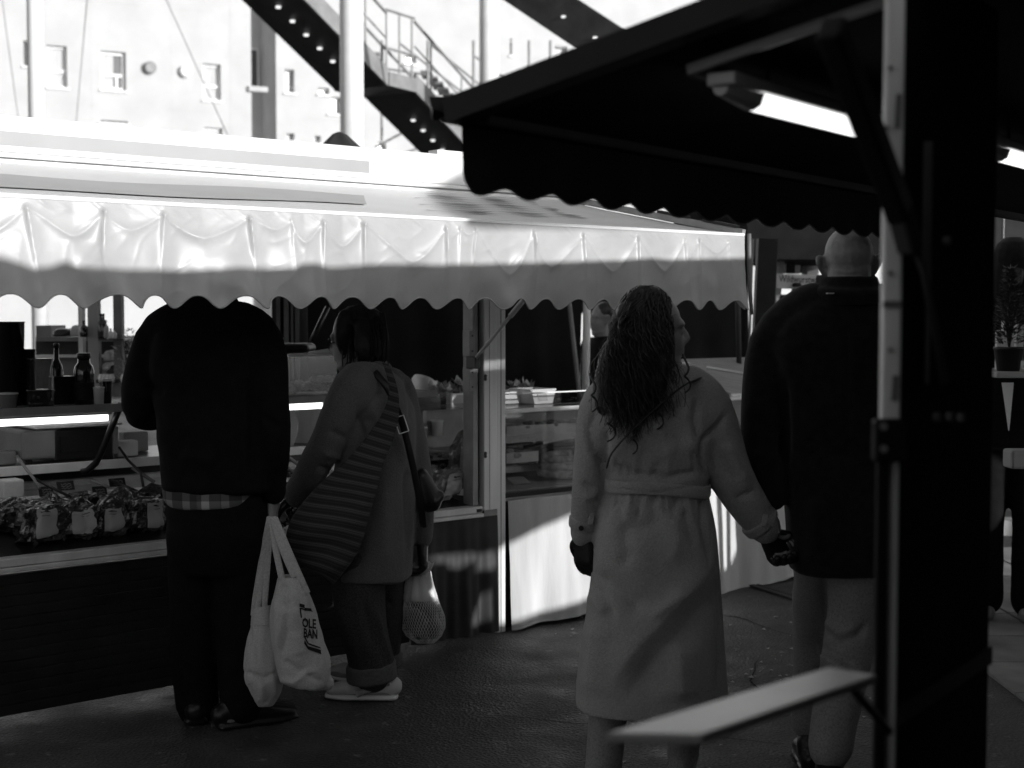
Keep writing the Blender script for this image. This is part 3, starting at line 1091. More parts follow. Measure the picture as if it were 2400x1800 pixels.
# stepped aluminium shelves behind the goods
mb = MB()
put('display_bed', MB().box(S(TL, -0.05, .60), SA * (tx(1112) - TL), SN * -0.62 + ZZ * .12, ZZ * .02), M['black_plastic'], stall)
zz_ = onS(180, 1135, -.62)[1]
mb = MB().sbox(TL, tx(1105), -0.68, -0.60, onS(180, 1152, -.62)[1], onS(180, 1120, -.62)[1])
mb.sbox(TL, tx(1105), -0.60, -0.592, onS(180, 1140, -.6)[1], onS(180, 1134, -.6)[1])
put('lower_rail', mb, M['alu'], stall, bevel=0.003)
mb = MB().sbox(TL, tx(1105), -0.68, -0.612, onS(180, 1172, -.62)[1], onS(180, 1160, -.62)[1])
put('base_rail', mb, M['alu'], stall, bevel=0.002)
ZR = onS(180, 1083, -.55)[1]
mb = MB().sbox(TL, tx(1105), -1.05, -0.53, ZR - .02, ZR)
put('scale_shelf', mb, M['black_plastic'], stall, bevel=0.003)
put('scale_shelf_edge', MB().sbox(TL, tx(1105), -0.53, -0.518, ZR - .035, ZR + .004), M['alu'], stall, bevel=0.002)
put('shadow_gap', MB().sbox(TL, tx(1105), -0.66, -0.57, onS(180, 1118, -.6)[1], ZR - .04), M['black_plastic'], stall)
ZT = onS(180, 952, -.3)[1]            # serving shelf
put('serving_shelf', MB().sbox(TL, tx(1112), -0.62, -0.3, ZT - .022, ZT), M['alu_dull'], stall, bevel=0.004)
put('shelf_edge', MB().sbox(TL, tx(1112), -0.3, -0.288, ZT - .03, ZT + .004), M['alu_dull'], stall, bevel=0.004)
# lit strip lamps below the serving shelf
for x0, x1 in ((-400, 250), (655, 752)):
    ta, tb = on_plane(x0, 985, S(0, -.34, 0), SN), on_plane(x1, 955, S(0, -.34, 0), SN)
    ta, tb = float((ta - S0) @ SA), float((tb - S0) @ SA)
    zc = onS((x0 + x1) / 2 if x0 > 0 else 130, 985 if x0 < 0 else 953, -.32)[1]
    l = thing('strip_lamp', 'lit white strip lamp under the serving shelf, %s' % ('above the weighing scale' if x0 < 0 else 'between the two customers at the counter'), 'lamp', S((ta + tb) / 2, -.34, zc), group='strip lamps under the serving shelf')
    put('tube', MB().sbox(ta, tb, -0.36, -0.32, zc - .014, zc + .014), M['led_emit'], l, bevel=0.004)
    put('housing', MB().sbox(ta - .01, tb + .01, -0.37, -0.31, zc + .0145, zc + .024), M['alu_dull'], l)

# pane at the end of the display
tp = onS(960, 1000)[0]
# black tarpaulin sheets hung at the back of the stall
def tarp(x0, x1, ytop, ybot, o, label, sd):
    t0_, t1_ = onS(x0, 800, o)[0], onS(x1, 800, o)[0]
    zb_ = onS((x0 + x1) / 2, ybot, o)[1]
    mb_ = MB().grid(lambda u, v: S(u, o + .03 * math.sin(u * 9 + sd + 2 * v) + .02 * math.sin(u * 23 + sd) * (1 - v), zb_ + (2.2 - zb_) * v + .01 * math.sin(u * 15)), 60, 16, t0_, t1_, 0, 1)
    put('tarpaulin', mb_, M['black_tarp'], None, label, 'tarpaulin', 'black tarpaulins at the back of the stalls', smooth=True)


tarp(893, 1150, 700, 1180, -1.25, 'black tarpaulin hanging behind the woman with the striped bag, left of the upright', 0)
tarp(1150, 1366, 700, 1100, -1.30, 'black tarpaulin hanging right of the upright, above the white tubs', 2)
tarp(1572, 1745, 700, 1100, -1.20, 'black tarpaulin behind the curly haired woman, below the awning corner', 4)

# ---- glass display counter with white skirt ------------------------------
gd = thing('display_counter', 'glass fronted food display counter with a hanging white cloth skirt', 'display counter', S(1.2, -.35, 0))
ta, tb = tx(1184), 2.9
zg1 = onS(1182, 970)[1]; zg0 = onS(1182, 1158)[1]
put('front_glass', MB().sbox(ta, tb, -0.012, -0.006, zg0, zg1), M['glass'], gd)
put('top_edge', MB().sbox(ta, tb, -0.03, 0.0, zg1, zg1 + .02), M['alu'], gd, bevel=0.003)
put('top_glass', MB().sbox(ta, tb, -0.62, -0.03, zg1 + .006, zg1 + .012), M['glass'], gd)
zs = onS(1182, 926, -.1)[1]
put('sneeze_guard', MB().sbox(ta, 0.95, -0.105, -0.1, zg1 + .022, zs), M['glass'], gd)
put('guard_edge', MB().sbox(ta, 0.95, -0.107, -0.098, zs, zs + .006), M['frame_white'], gd)
put('case_floor', MB().sbox(ta, tb, -0.62, -0.03, zg0 - .04, zg0 + .01), M['case_white'], gd)
put('case_back', MB().sbox(ta, tb, -0.66, -0.63, zg0, zg1 - .02), M['alu_dull'], gd)
put('bottom_edge', MB().sbox(ta, tb, -0.03, 0.004, zg0 - .02, zg0 + .004), M['black_plastic'], gd, bevel=0.003)
put('case_shelf', MB().sbox(ta, tb, -0.6, -0.25, zg0 + .17, zg0 + .178), M['glass'], gd)
put('plinth', MB().sbox(ta, tb, -0.6, -0.06, 0.0, zg0 - .04), M['dark_panel'], gd)


def skirt(u, v):
    w_ = (1 - v)
    o = 0.012 + 0.02 * w_ + (0.006 + .012 * w_) * math.sin(u * 17 + 1.4 * math.sin(u * 5)) + .004 * math.sin(u * 47) * w_ + .004 * mnoise.noise(Vector((u * 6, v * 3, 0)))
    zb_ = 0.012 + .012 * math.sin(u * 3.1)
    return S(u, o, zb_ + v * (zg0 - .03 - zb_))


put('skirt', MB().grid(skirt, 260, 30, tx(1186), tb, 0, 1), M['white_skirt'], gd, smooth=True)
put('skirt_hem', MB().tube([skirt(u, 0) + SN * .003 for u in np.linspace(tx(1186), tb, 130)], .004, 5), M['white_skirt'], gd, smooth=True)
# wooden lid with slanted metal trim at the far end
t5, t6 = onS(1655, 930, -.2)[0], 2.9
put('lid', MB().box(S(t5, -0.02, zg1 + .024), SA * (t6 - t5), SN * -.6 + ZZ * .17, ZZ * .014), M['wood'], gd, bevel=0.003)
mb = MB()
mb.bar(S(t5 + .05, -.58, zg1 + .21), S(t5 + .75, -.1, zg1 + .065), .02, .012)
mb.sbox(t5, t6, -.03, -.012, zg1 + .022, zg1 + .034)
put('lid_trim', mb, M['frame_white'], gd)

# ---- dark stall at the right ---------------------------------------------
dk = thing('dark_stall', 'black market stall at the right with low black scalloped awning and side panel', 'market stall', Dk(0.2, 1.2, 0))
ZC = 1.884; SL = 0.2


def cz(q):
    return ZC + SL * q


mb = MB()
for lift in (0.0, 0.025):
    mb.grid(lambda u, v, l=lift: Dk(u, v, cz(v) + l - .012 * math.sin(math.pi * v / 1.2)), 60, 12, 0.0, 6.0, 0.0, 1.2)
mb.grid(lambda u, v: Dk(0.0, u, cz(u) - .012 * math.sin(math.pi * u / 1.2) + .025 * v), 12, 1, 0, 1.2)
put('canopy', mb, M['canopy_black'], dk, smooth=True)
mb = MB().bar(Dk(-.02, -.012, ZC), Dk(6.0, -.012, ZC), .05, .035)
put('front_bar', mb, M['black_paint'], dk, bevel=0.006)
mb = MB().bar(Dk(-.012, -.01, ZC + .0), Dk(-.012, 1.25, cz(1.25) + .01), .05, .045)
mb.add([Dk(-.045, -.03, ZC + .004), Dk(-.02, -.05, ZC - .012), Dk(0.02, 0.05, ZC - .02), Dk(.02, .05, ZC + .03), Dk(-.03, -.05, ZC + .03)], [(0, 1, 2), (0, 2, 3), (0, 3, 4), (0, 4, 1)])
put('side_bar', mb, M['black_paint'], dk)


def dval(u, v):
    x = u / 0.152
    s = 0.5 + 0.5 * math.cos(2 * math.pi * (x - .5))
    zb_ = 1.742 + .017 * (1 - s ** .8)
    # cloth rounds away at its left end
    e = max(0, 1 - u / 0.07)
    zb_ += 0.05 * e ** 2
    z_ = 1.872 + (zb_ - 1.872) * v
    return Dk(u - .012 * math.sin(math.pi * v) * (1 if u < .02 else 0), -.018 + .006 * math.sin(u * 5) * v + .003 * math.sin(u * 43 + 1) * v * v, z_)


put('valance', MB().grid(dval, 240, 12, 0.025, 2.42, 0, 1), M['canopy_black'], dk, smooth=True)
put('valance_hem', MB().tube([dval(u, 1) for u in np.linspace(.03, 2.42, 200)], .0022, 5), M['black_plastic'], dk, smooth=True)
put('valance_seam', MB().tube([dval(u, .02) - DM * .006 for u in np.linspace(.03, 2.42, 40)], .006, 6), M['black_plastic'], dk)
# lumpy roll added on the canopy to give its shadow a wavy edge
mb = MB()
tt = np.linspace(-.6, 5.8, 130)
rr_ = [max(.004, (.006 + .048 * math.exp(-((t - .13) / .09) ** 2) + .026 * math.exp(-((t - .34) / .05) ** 2) + .034 * math.exp(-((t - 1.16) / .03) ** 2) + .012 * math.exp(-((t - .75) / .16) ** 2) + .010 * math.sin(t * 5.3) + .006 * mnoise.noise(Vector((t * 6, 0, 0))))) for t in tt]
mb.tube([Dk(t, 1.16, cz(1.16) + .022) for t in tt], rr_, 10)
put('shadow_roll', mb, M['black_tarp'], dk, smooth=True)
# body: flat roof and end wall
put('roof', MB().dbox(-3.0, 6.0, 1.2, 2.6, 2.115, 2.155), M['black_paint'], dk)
put('end_wall', MB().dbox(-3.0, -2.96, 0.9, 2.6, 0.0, 2.13), M['black_paint'], dk)


def uvq(P_, q):
    s = np.array(to_sun)
    k = (q - (P_ - D0) @ DM) / (s @ DM)
    Q_ = P_ + s * k
    return float((Q_ - D0) @ DB), float(Q_[2])


QB = 2.2


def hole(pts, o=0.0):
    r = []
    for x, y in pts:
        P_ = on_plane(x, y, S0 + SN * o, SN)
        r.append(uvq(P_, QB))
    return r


holes = [  # sun patch outlines traced back along the sun onto the added sheet
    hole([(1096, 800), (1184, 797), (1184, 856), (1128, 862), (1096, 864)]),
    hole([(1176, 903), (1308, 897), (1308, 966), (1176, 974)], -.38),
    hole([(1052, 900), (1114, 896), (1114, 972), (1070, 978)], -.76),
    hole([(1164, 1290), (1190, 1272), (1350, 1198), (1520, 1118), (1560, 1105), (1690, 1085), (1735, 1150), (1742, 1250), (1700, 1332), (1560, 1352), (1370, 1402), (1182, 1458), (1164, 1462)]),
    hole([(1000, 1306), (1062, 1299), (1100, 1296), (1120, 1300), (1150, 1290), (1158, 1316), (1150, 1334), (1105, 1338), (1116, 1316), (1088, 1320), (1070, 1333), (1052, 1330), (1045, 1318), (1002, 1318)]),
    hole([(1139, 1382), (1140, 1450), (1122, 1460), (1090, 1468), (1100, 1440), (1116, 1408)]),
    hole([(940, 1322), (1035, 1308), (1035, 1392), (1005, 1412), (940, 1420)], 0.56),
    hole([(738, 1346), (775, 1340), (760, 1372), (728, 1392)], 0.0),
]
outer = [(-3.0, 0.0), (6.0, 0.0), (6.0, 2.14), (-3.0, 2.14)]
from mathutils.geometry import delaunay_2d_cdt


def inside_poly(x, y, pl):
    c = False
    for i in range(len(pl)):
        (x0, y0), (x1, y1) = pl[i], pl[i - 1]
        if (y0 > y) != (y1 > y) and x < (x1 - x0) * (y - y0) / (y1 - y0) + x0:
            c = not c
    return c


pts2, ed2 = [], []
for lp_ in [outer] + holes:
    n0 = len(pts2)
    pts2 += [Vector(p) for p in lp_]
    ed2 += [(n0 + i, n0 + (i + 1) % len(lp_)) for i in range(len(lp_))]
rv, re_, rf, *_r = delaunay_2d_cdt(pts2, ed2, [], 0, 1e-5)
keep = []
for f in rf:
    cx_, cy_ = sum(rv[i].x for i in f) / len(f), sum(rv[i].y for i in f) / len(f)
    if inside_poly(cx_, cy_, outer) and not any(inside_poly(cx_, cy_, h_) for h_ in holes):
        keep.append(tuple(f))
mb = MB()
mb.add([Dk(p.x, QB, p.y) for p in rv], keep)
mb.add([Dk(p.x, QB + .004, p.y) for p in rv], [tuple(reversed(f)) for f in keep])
put('sun_mask_sheet', mb, M['black_tarp'], dk, label='black sheet added behind the dark stall, with holes cut to shape the sunlight')  # unseen sheet added to block the sun except at the holes
put('shop_counter', MB().dbox(1.0, 5.5, 1.0, 1.6, 0.0, 0.30), M['black_paint'], dk)

# post with bracket
Yp = 2.05
X0, X1 = at(2068, 735, Yp)[0], at(2112, 735, Yp)[0]
post = thing('post', 'pale painted corner post of the dark stall, blurred in the foreground', 'post', (X0, Yp, 0))
zk = at(2080, 980, Yp)[2]; zl = at(2080, 1080, Yp)[2]
put('pole', MB().box((X0, Yp, 0.0), (X1 - X0, -.004, 0), (.004, .03, 0), (0, 0, 2.04)), M['post_white'], post, bevel=0.004)
put('lower_sleeve', MB().box((at(2056, 735, Yp)[0], Yp - .012, 0.0), (at(2084, 735, Yp)[0] - at(2056, 735, Yp)[0], 0, 0), (0, .012, 0), (0, 0, zk - .005)), M['black_paint'], post, bevel=0.003)
mb = MB().box((at(2044, 735, Yp)[0], Yp - .022, zl), (at(2118, 735, Yp)[0] - at(2044, 735, Yp)[0], 0, 0), (0, .022, 0), (0, 0, zk - zl))
br = put('bracket', mb, M['black_paint'], post, bevel=0.005)
for yy in (1000, 1052):
    c = at(2072, yy, Yp - .024)
    put('bolt', MB().tube([c, c + np.array([0, .004, 0])], .006, 8), M['steel_mid'], br)
for yy in (160, 300, 470, 640, 820):
    c = at(2078 + (yy % 3) * 8, yy, Yp - .0045)
    put('screw', MB().tube([c, c + np.array([0, -.003, 0])], .0035, 8), M['steel_mid'], post)
for x0, x1, y0, y1 in ((2068, 2112, 705, 722), (2088, 2104, 880, 940), (2096, 2110, 220, 300)):
    P_ = at(x0, y1, Yp - .0055); Q_ = at(x1, y0, Yp - .0055)
    put('tape_scrap', MB().box(P_, (Q_[0] - P_[0], 0, 0), (0, .001, 0), (.002, 0, Q_[2] - P_[2])), M['mid_grey'], post)
# awning arm from the post up under the canopy
A = at(2112, 505, Yp - .02); B = at(1945, 60, Yp - .25)
arm = thing('awning_arm', 'dark slanting awning arm running up from the pale post', 'awning arm', A)
put('tube', MB().bar(A, B, .032, .04), M['black_paint'], arm, bevel=0.006)
put('elbow', MB().bar(at(2103, 470, Yp - .03), at(2135, 590, Yp - .01), .03, .03), M['steel_dark'], arm, bevel=0.006)
A2 = at(2128, 540, Yp); B2 = at(2215, 900, Yp)
put('lower_rod', MB().tube([A2, at(2165, 640, Yp), B2], .006, 8), M['steel_dark'], arm, smooth=True)
# black folded side panel right of the post
Pa = at(2114, 735, Yp); Pb = at(2331, 735, 2.42)
pd = np.array([Pb[0] - Pa[0], Pb[1] - Pa[1], 0]); L = np.linalg.norm(pd); pd /= L; pn = np.array([pd[1], -pd[0], 0])
sp_ = thing('partition', 'black folding side partition of the dark stall, right of the pale post', 'partition', (Pa[0] + pd[0] * L / 2, Pa[1] + pd[1] * L / 2, 0))
Pa0 = np.array([Pa[0], Pa[1], 0])
put('board', MB().box(Pa0, pd * L, -pn * .03, ZZ * 2.03), M['canopy_black'], sp_, bevel=0.004)
for x0, x1, y0, y1 in ((2166, 2178, 338, 640), (2206, 2220, 335, 900)):
    f0 = np.linalg.norm(at(x0, 735, Yp + .06)[:2] - Pa[:2]); f1 = np.linalg.norm(at(x1, 735, Yp + .06)[:2] - Pa[:2])
    za, zb = at(2200, y0, 2.15)[2], at(2200, y1, 2.15)[2]
    put('profile_strip', MB().box(Pa0 + pd * f0 + ZZ * zb, pd * (f1 - f0), pn * .008, ZZ * (za - zb)), M['mid_grey'], sp_, bevel=0.003)
for x, y in ((2213, 564), (2190, 977), (2220, 976), (2246, 978)):
    c = at(x, y, 2.14)
    put('knob', MB().tube([c, c + pn * .008 - pd * .001], .007, 10), M['steel_mid'], sp_)
put('cross_rail', MB().box(Pa0 + ZZ * .92, pd * L, pn * .006, ZZ * .03), M['black_paint'], sp_)
# canopy frame tubes
A = at(1612, 164, 2.42); B = Dk((A - D0) @ DB, (A - D0) @ DM + .42, 0); B[2] = A[2] + .42 * SL
fr = thing('canopy_frame', 'pale metal frame corner under the black canopy, above the fluorescent lamp', 'frame', A)
put('cross_tube', MB().bar(A, B, .014, .018), M['lamp_case'], fr, bevel=0.003)
put('long_tube', MB().bar(A, A + DB * 2.6, .016, .02), M['steel_dark'], fr, bevel=0.003)


def lamp(P0, length, label):
    l = thing('fluorescent_lamp', label, 'lamp', P0, 'lit lamps under the dark canopy')
    e = P0 + DB * length
    dq = DM * .026
    up_ = ZZ
    def sec(p, s):
        return [p - dq * s, p - dq * s * .75 - up_ * .018 * s, p - dq * .25 * s - up_ * .025 * s, p + dq * .25 * s - up_ * .025 * s, p + dq * .75 * s - up_ * .018 * s, p + dq * s]
    n0 = P0 + DB * .11
    mbx = MB()
    a1, a2 = sec(n0, 1), sec(e, 1)
    mbx.add(a1 + a2, [(i, i + 6, i + 7, i + 1) for i in range(5)] + [(0, 1, 2, 3, 4, 5), (11, 10, 9, 8, 7, 6)])
    put('diffuser', mbx, M['lamp_emit'], l, smooth=False)
    mbx = MB()
    a0, a1 = sec(P0, .55), sec(n0 - DB * .002, 1.06)
    mbx.add(a0 + a1, [(i, i + 6, i + 7, i + 1) for i in range(5)] + [(0, 1, 2, 3, 4, 5), (11, 10, 9, 8, 7, 6)])
    put('end_cap', mbx, M['lamp_case'], l)
    put('housing', MB().box(P0 - dq * 1.02 + up_ * .003, DB * (length + .02), dq * 2.04, up_ * .022), M['lamp_case'], l, bevel=0.004)
    for f in (.2, .8):
        c = P0 + DB * length * f
        put('hanger', MB().tube([c + up_ * .02, c + up_ * .12], .004, 6), M['steel_dark'], l)


A = at(1688, 204, 2.36)
lamp(A, .86, 'lit fluorescent lamp with grey end cap under the black canopy, left of the post')
A = at(2341, 352, 3.32)
lamp(A - DB * .11, .9, 'lit fluorescent lamp at the right edge of the photo beyond the black panel')

# narrow glossy ledge in front of the post
zL = 1.05
pts = [CAM + ray(x, y) * ((zL - CAM[2]) / ray(x, y)[2]) for x, y in ((1941, 1562), (2056, 1581), (1710, 1699), (1474, 1701))]
ex1 = pts[2] + (pts[2] - pts[1]) * .16; ex2 = pts[3] + (pts[3] - pts[0]) * .10
lg = thing('ledge', 'pale glossy fold-out ledge blurred in the foreground at the bottom right', 'ledge', (pts[0] + pts[2]) / 2)
put('board', MB().poly_prism([pts[0], pts[1], pts[2], ex1, ex2, pts[3]], -ZZ * .012), M['shelf_board'], lg, bevel=0.003)
put('bracket', MB().tube([pts[1] - ZZ * .012 - SA * .05, pts[1] - ZZ * .09 + np.array([.03, .05, 0])], .006, 8), M['black_paint'], lg)

# unseen gable added beyond the dark stall to shade the white roof
gt = thing('shade_gable', 'dark gable shape added behind the black stall to shade the white roof', 'sun blocker', Dk(4.5, 3.4, 0))
g0 = [Dk(1.71, 2.75, 2.575), Dk(4.6, 2.75, 3.81), Dk(7.6, 2.75, 2.575)]
put('gable_blocker', MB().poly_prism(g0, DM * .2), M['canopy_black'], gt)
put('sun_block_panel', MB().dbox(3.28, 7.6, 2.80, 2.83, 2.05, 2.62), M['canopy_black'], gt)  # added to keep the sun off the tarpaulins
for t_ in (5.6, 7.5):
    put('leg', MB().tube([Dk(t_, 2.85, 0), Dk(t_, 2.85, 2.575)], .02, 8), M['steel_dark'], gt)
# ================================================================== PEOPLE
def pxl(x, y, Y):
    return at(x, y, Y)


def foot(ankle, toe, s=1.0):
    ankle = np.asarray(ankle, float); d = np.asarray(toe, float); d = d / np.linalg.norm(d)
    a = np.array([ankle[0], ankle[1], 0.035])
    return [limb([a - d * .055 * s + ZZ * .02, a + d * .05 * s + ZZ * .012, a + d * .15 * s, a + d * .19 * s], [(.036 * s, .045), (.04 * s, .042), (.045 * s, .028), (.036 * s, .022)], flat=np.cross(d, ZZ)),
            limb([ankle, a + ZZ * .03], [.04, .042])]


def shoe(ankle, toe, s=1.0, h=.03):
    ankle = np.asarray(ankle, float); d = np.asarray(toe, float); d = d / np.linalg.norm(d)
    a = np.array([ankle[0], ankle[1], 0.0])
    side = np.cross(d, ZZ)
    up = [limb([a - d * .065 * s + ZZ * .055, a + d * .03 * s + ZZ * .060, a + d * .12 * s + ZZ * .048, a + d * .185 * s + ZZ * .036], [(.038 * s, .040), (.042 * s, .042), (.048 * s, .030), (.040 * s, .022)], flat=side),
          limb([a - d * .03 * s + ZZ * .06, a - d * .02 * s + ZZ * .105], [.043, .045])]
    sole = [limb([a - d * .07 * s + ZZ * .014, a + d * .05 * s + ZZ * .014, a + d * .13 * s + ZZ * .014, a + d * .20 * s + ZZ * .018], [(.042 * s, .014), (.042 * s, .014), (.052 * s, .014), (.040 * s, .012)], flat=side)]
    return up, sole


def person(label, loc, group=None):
    return thing('person', label, 'person', (loc[0], loc[1], 0), group)


# ---------------------------------------------------------------- man in the dark overcoat
Ym = 4.35
m2 = person('bald man seen from behind in a long black overcoat and grey trousers, holding hands', at(1985, 900, Ym))
cx = at(1985, 735, Ym)[0]
zc = lambda y, Y=Ym: float(at(1985, y, Y)[2])
fw = np.array([.14, .99, 0])
hc = at(1988, 624, Ym + .03)
shL, elL, wrL = at(1812, 800, Ym + .02), at(1785, 1010, Ym - .02), at(1806, 1178, Ym - .03)
shR, elR, wrR = at(2165, 800, Ym + .02), at(2200, 1010, Ym), at(2190, 1190, Ym + .1)
hipL, hipR = at(1930, 1240, Ym + .02), at(2010, 1240, Ym)
knL, knR = at(1908, 1480, Ym + .26), at(1996, 1470, Ym - .02)
anL, anR = at(1898, 1700, Ym + .32), at(1944, 1765, Ym - .16)
anL[2] = max(anL[2], .09)
parts = head_parts(hc, fw, 1.0)
parts += [limb([hc + ZZ * -.005 - fw * .035, hc + ZZ * -.06 - fw * .035, np.array([cx, Ym - .01, zc(680)]), np.array([cx, Ym - .01, zc(740)])], [.064, .068, .071, .078]),
          loft([(cx, Ym, zc(700), .07, .06), (cx, Ym, zc(760), .17, .085), (cx, Ym, zc(860), .19, .11), (cx, Ym, zc(1100), .16, .10), (cx, Ym, zc(1240), .17, .11), (cx, Ym, zc(1310), .15, .10)])]
for a, e, w_ in ((shL, elL, wrL), (shR, elR, wrR)):
    parts += [limb([a, e, w_], [.052, .042, .028])]
for h_, k_, a_ in ((hipL, knL, anL), (hipR, knR, anR)):
    parts += [limb([h_, k_, a_], [.085, .055, .038])]
parts += foot(anL, (.1, 1, 0)) + [limb([anR, anR + np.array([.01, .03, -.07]), anR + np.array([.02, .13, -.13])], [.04, .042, .03])]
parts += hand(wrL, (.02, -.02, -1), (1, .1, 0), (0, 1, 0), .75) + hand(wrR, (0, .05, -1), (-1, 0, 0), (0, 1, 0), .5)
v, f, ed = fuse(parts, .005, 2)
v = folds(v, f, [([(1945, 640), (1985, 646), (2025, 640)], 4, -.004), ([(1950, 628), (1985, 632), (2020, 628)], 4, -.003), ([(1985, 600), (1985, 650)], 10, -.003)], .0015, 18)
put('body', (v, f), M['skin_scalp'], m2, smooth=True)
# overcoat
P = [loft([(cx + .0, Ym + .01, zc(668), .070, .066), (cx, Ym, zc(692), .105, .085), (cx, Ym, zc(722), .170, .100), (cx, Ym, zc(765), .228, .118), (cx, Ym, zc(830), .252, .135),
           (cx + .005, Ym, zc(930), .230, .140), (cx + .012, Ym, zc(1060), .205, .138), (cx + .015, Ym, zc(1180), .196, .140), (cx + .012, Ym, zc(1290), .186, .142), (cx + .010, Ym, zc(1336), .180, .140)], ex=2.6),
     limb([np.array([cx - .10, Ym - .0, zc(712)]), shL + np.array([.0, 0, -.01]), elL, wrL + ZZ * .02], [.07, .082, .068, .052]),
     limb([np.array([cx + .10, Ym, zc(712)]), shR, elR, wrR + ZZ * .02], [.07, .082, .068, .052])]
st = [([(1838, 880), (1840, 1010), (1835, 1100)], 16, -.012), ([(1985, 720), (1990, 1000), (1985, 1330)], 7, -.003), ([(1900, 1000), (1960, 1060), (2040, 1080)], 26, -.008),
      ([(1770, 980), (1820, 1020)], 12, -.008), ([(1765, 1060), (1822, 1080)], 14, .007), ([(1880, 800), (1920, 960)], 40, -.008), ([(2060, 790), (2040, 960)], 40, -.008),
      ([(1920, 1150), (1905, 1330)], 26, .010), ([(2040, 1150), (2050, 1330)], 26, .010), ([(1770, 800), (1835, 870)], 12, -.006)]
st = [(a_, b_, c_ * 1.8) for a_, b_, c_ in st]
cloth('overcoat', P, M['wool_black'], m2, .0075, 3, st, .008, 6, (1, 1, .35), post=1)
ring = [np.array([cx + math.cos(a) * .084, Ym - .004 + math.sin(a) * .088, zc(664) + .004 * math.sin(a)]) for a in np.linspace(0, 2 * math.pi, 25)]
ring2 = [np.array([cx + math.cos(a) * .104, Ym - .004 + math.sin(a) * .104, zc(688) + .012 * math.sin(a)]) for a in np.linspace(0, 2 * math.pi, 25)]
cloth('collar', [limb(ring[i:i + 7], [(.010, .028)] * len(ring[i:i + 7]), flat=None, n=10) for i in (0, 6, 12, 18)] +
      [limb(ring2[i:i + 7], [(.016, .026)] * len(ring2[i:i + 7]), n=10) for i in (0, 6, 12, 18)], M['wool_black'], m2, .007, 2, (), .001)
c = at(1948, 687, Ym - .128)
put('hanger_loop', MB().box(c - np.array([.009, .0, .0025]), (.018, 0, 0), (0, .03, 0), (0, 0, .004)), M['paper'], m2)
# trousers
P = [limb([hipL + ZZ * .02, (hipL + knL) / 2, knL, (knL + anL) / 2, anL + ZZ * .01], [.10, .082, .072, .066, .062]),
     limb([hipR + ZZ * .02, (hipR + knR) / 2 + np.array([.01, 0, 0]), knR, (knR + anR) / 2, anR + ZZ * .01], [.108, .096, .080, .072, .066])]
st = [([(1925, 1470), (1960, 1505), (2010, 1490), (2040, 1450)], 12, -.010), ([(1930, 1450), (1965, 1485), (2015, 1470)], 9, .006), ([(1915, 1510), (1970, 1540), (2010, 1560)], 9, -.009),
      ([(1915, 1530), (1960, 1560), (2000, 1585)], 8, .007), ([(1905, 1560), (1990, 1610)], 10, -.007), ([(1930, 1350), (1935, 1460)], 9, -.006)]
st = [(a_, b_, c_ * 1.6) for a_, b_, c_ in st]
cloth('trousers', P, M['chino'], m2, .0075, 3, st, .006, 9, (1, 1, .5), post=1)
for a_, dr in ((anL, (.1, 1, 0)),):
    u_, s_ = shoe(a_, dr)
    cloth('shoe', u_ + s_, M['leather_black'], m2, .007, 2, (), 0.0)
u2 = [limb([anR + np.array([0, -.01, -.02]), anR + np.array([.01, .06, -.09]), anR + np.array([.02, .17, -.15])], [(.042, .045), (.046, .038), (.04, .024)], flat=(1, 0, 0))]
cloth('shoe', u2, M['leather_black'], m2, .007, 2, (), 0.0)

# ---------------------------------------------------------------- woman in the beige coat
Yw = 4.25
w1 = person('woman with long dark curly hair in a belted beige coat, seen from behind, holding hands', at(1535, 900, Yw))
zw = lambda y, Y=Yw: float(at(1535, y, Y)[2])
X = lambda x, Y=Yw: float(at(x, 735, Y)[0])
fd = np.array([.95, .30, 0]); fd /= np.linalg.norm(fd)
hc = at(1537, 778, Yw + .03)
shL, elL, wrL = at(1408, 965, Yw), at(1382, 1120, Yw + .0), at(1369, 1255, Yw + .04)
shR, elR, wrR = at(1655, 955, Yw), at(1712, 1118, Yw + .01), at(1800, 1246, Yw + .05)
anL, anR = at(1412, 1760, Yw - .06), at(1600, 1790, Yw + .28)
anL[2] = .13; anR[2] = .09
parts = head_parts(hc, fd, .95)
parts += [limb([hc + ZZ * -.05, np.array([X(1525), Yw, zw(900)]), np.array([X(1525), Yw, zw(940)])], [.05, .052, .065]),
          loft([(X(1528), Yw, zw(900), .06, .05), (X(1530), Yw, zw(950), .14, .08), (X(1535), Yw, zw(1040), .14, .095), (X(1540), Yw, zw(1135), .115, .085), (X(1540), Yw, zw(1280), .16, .12), (X(1538), Yw, zw(1360), .14, .11)]),
          limb([shL, elL, wrL], [.045, .036, .025]), limb([shR, elR, wrR], [.045, .036, .025])]
for h_, a_ in ((at(1490, 1330, Yw), anL), (at(1585, 1330, Yw), anR)):
    kn = (h_ + a_) / 2 + np.array([0, .05, .02])
    parts += [limb([h_, kn, a_], [.085, .055, .037])] + foot(a_, (.1, 1, 0), .92)
parts += hand(wrL, (-.02, .05, -1), (.6, .5, 0), (.2, 1, 0), .55, .78) + hand(wrR, (.42, .05, -.9), (.3, -.9, 0), (.9, .1, -.2), 1.05, .78)
v, f, ed = fuse(parts, .0065, 3)
put('body', (v, f), M['skin'], w1, smooth=True)
# gloves
for w_, hp in ((wrL, hand(wrL, (-.02, .05, -1), (.6, .5, 0), (.2, 1, 0), .55, .95)), (wrR, hand(wrR, (.42, .05, -.9), (.3, -.9, 0), (.9, .1, -.2), 1.05, .95))):
    v, f, ed = fuse([(np.array(a), b) for a, b in hp], .005, 2)
    n_ = vnormals(v, f)
    put('glove', (v + n_ * .005, f), M['leather_black'], w1, smooth=True)
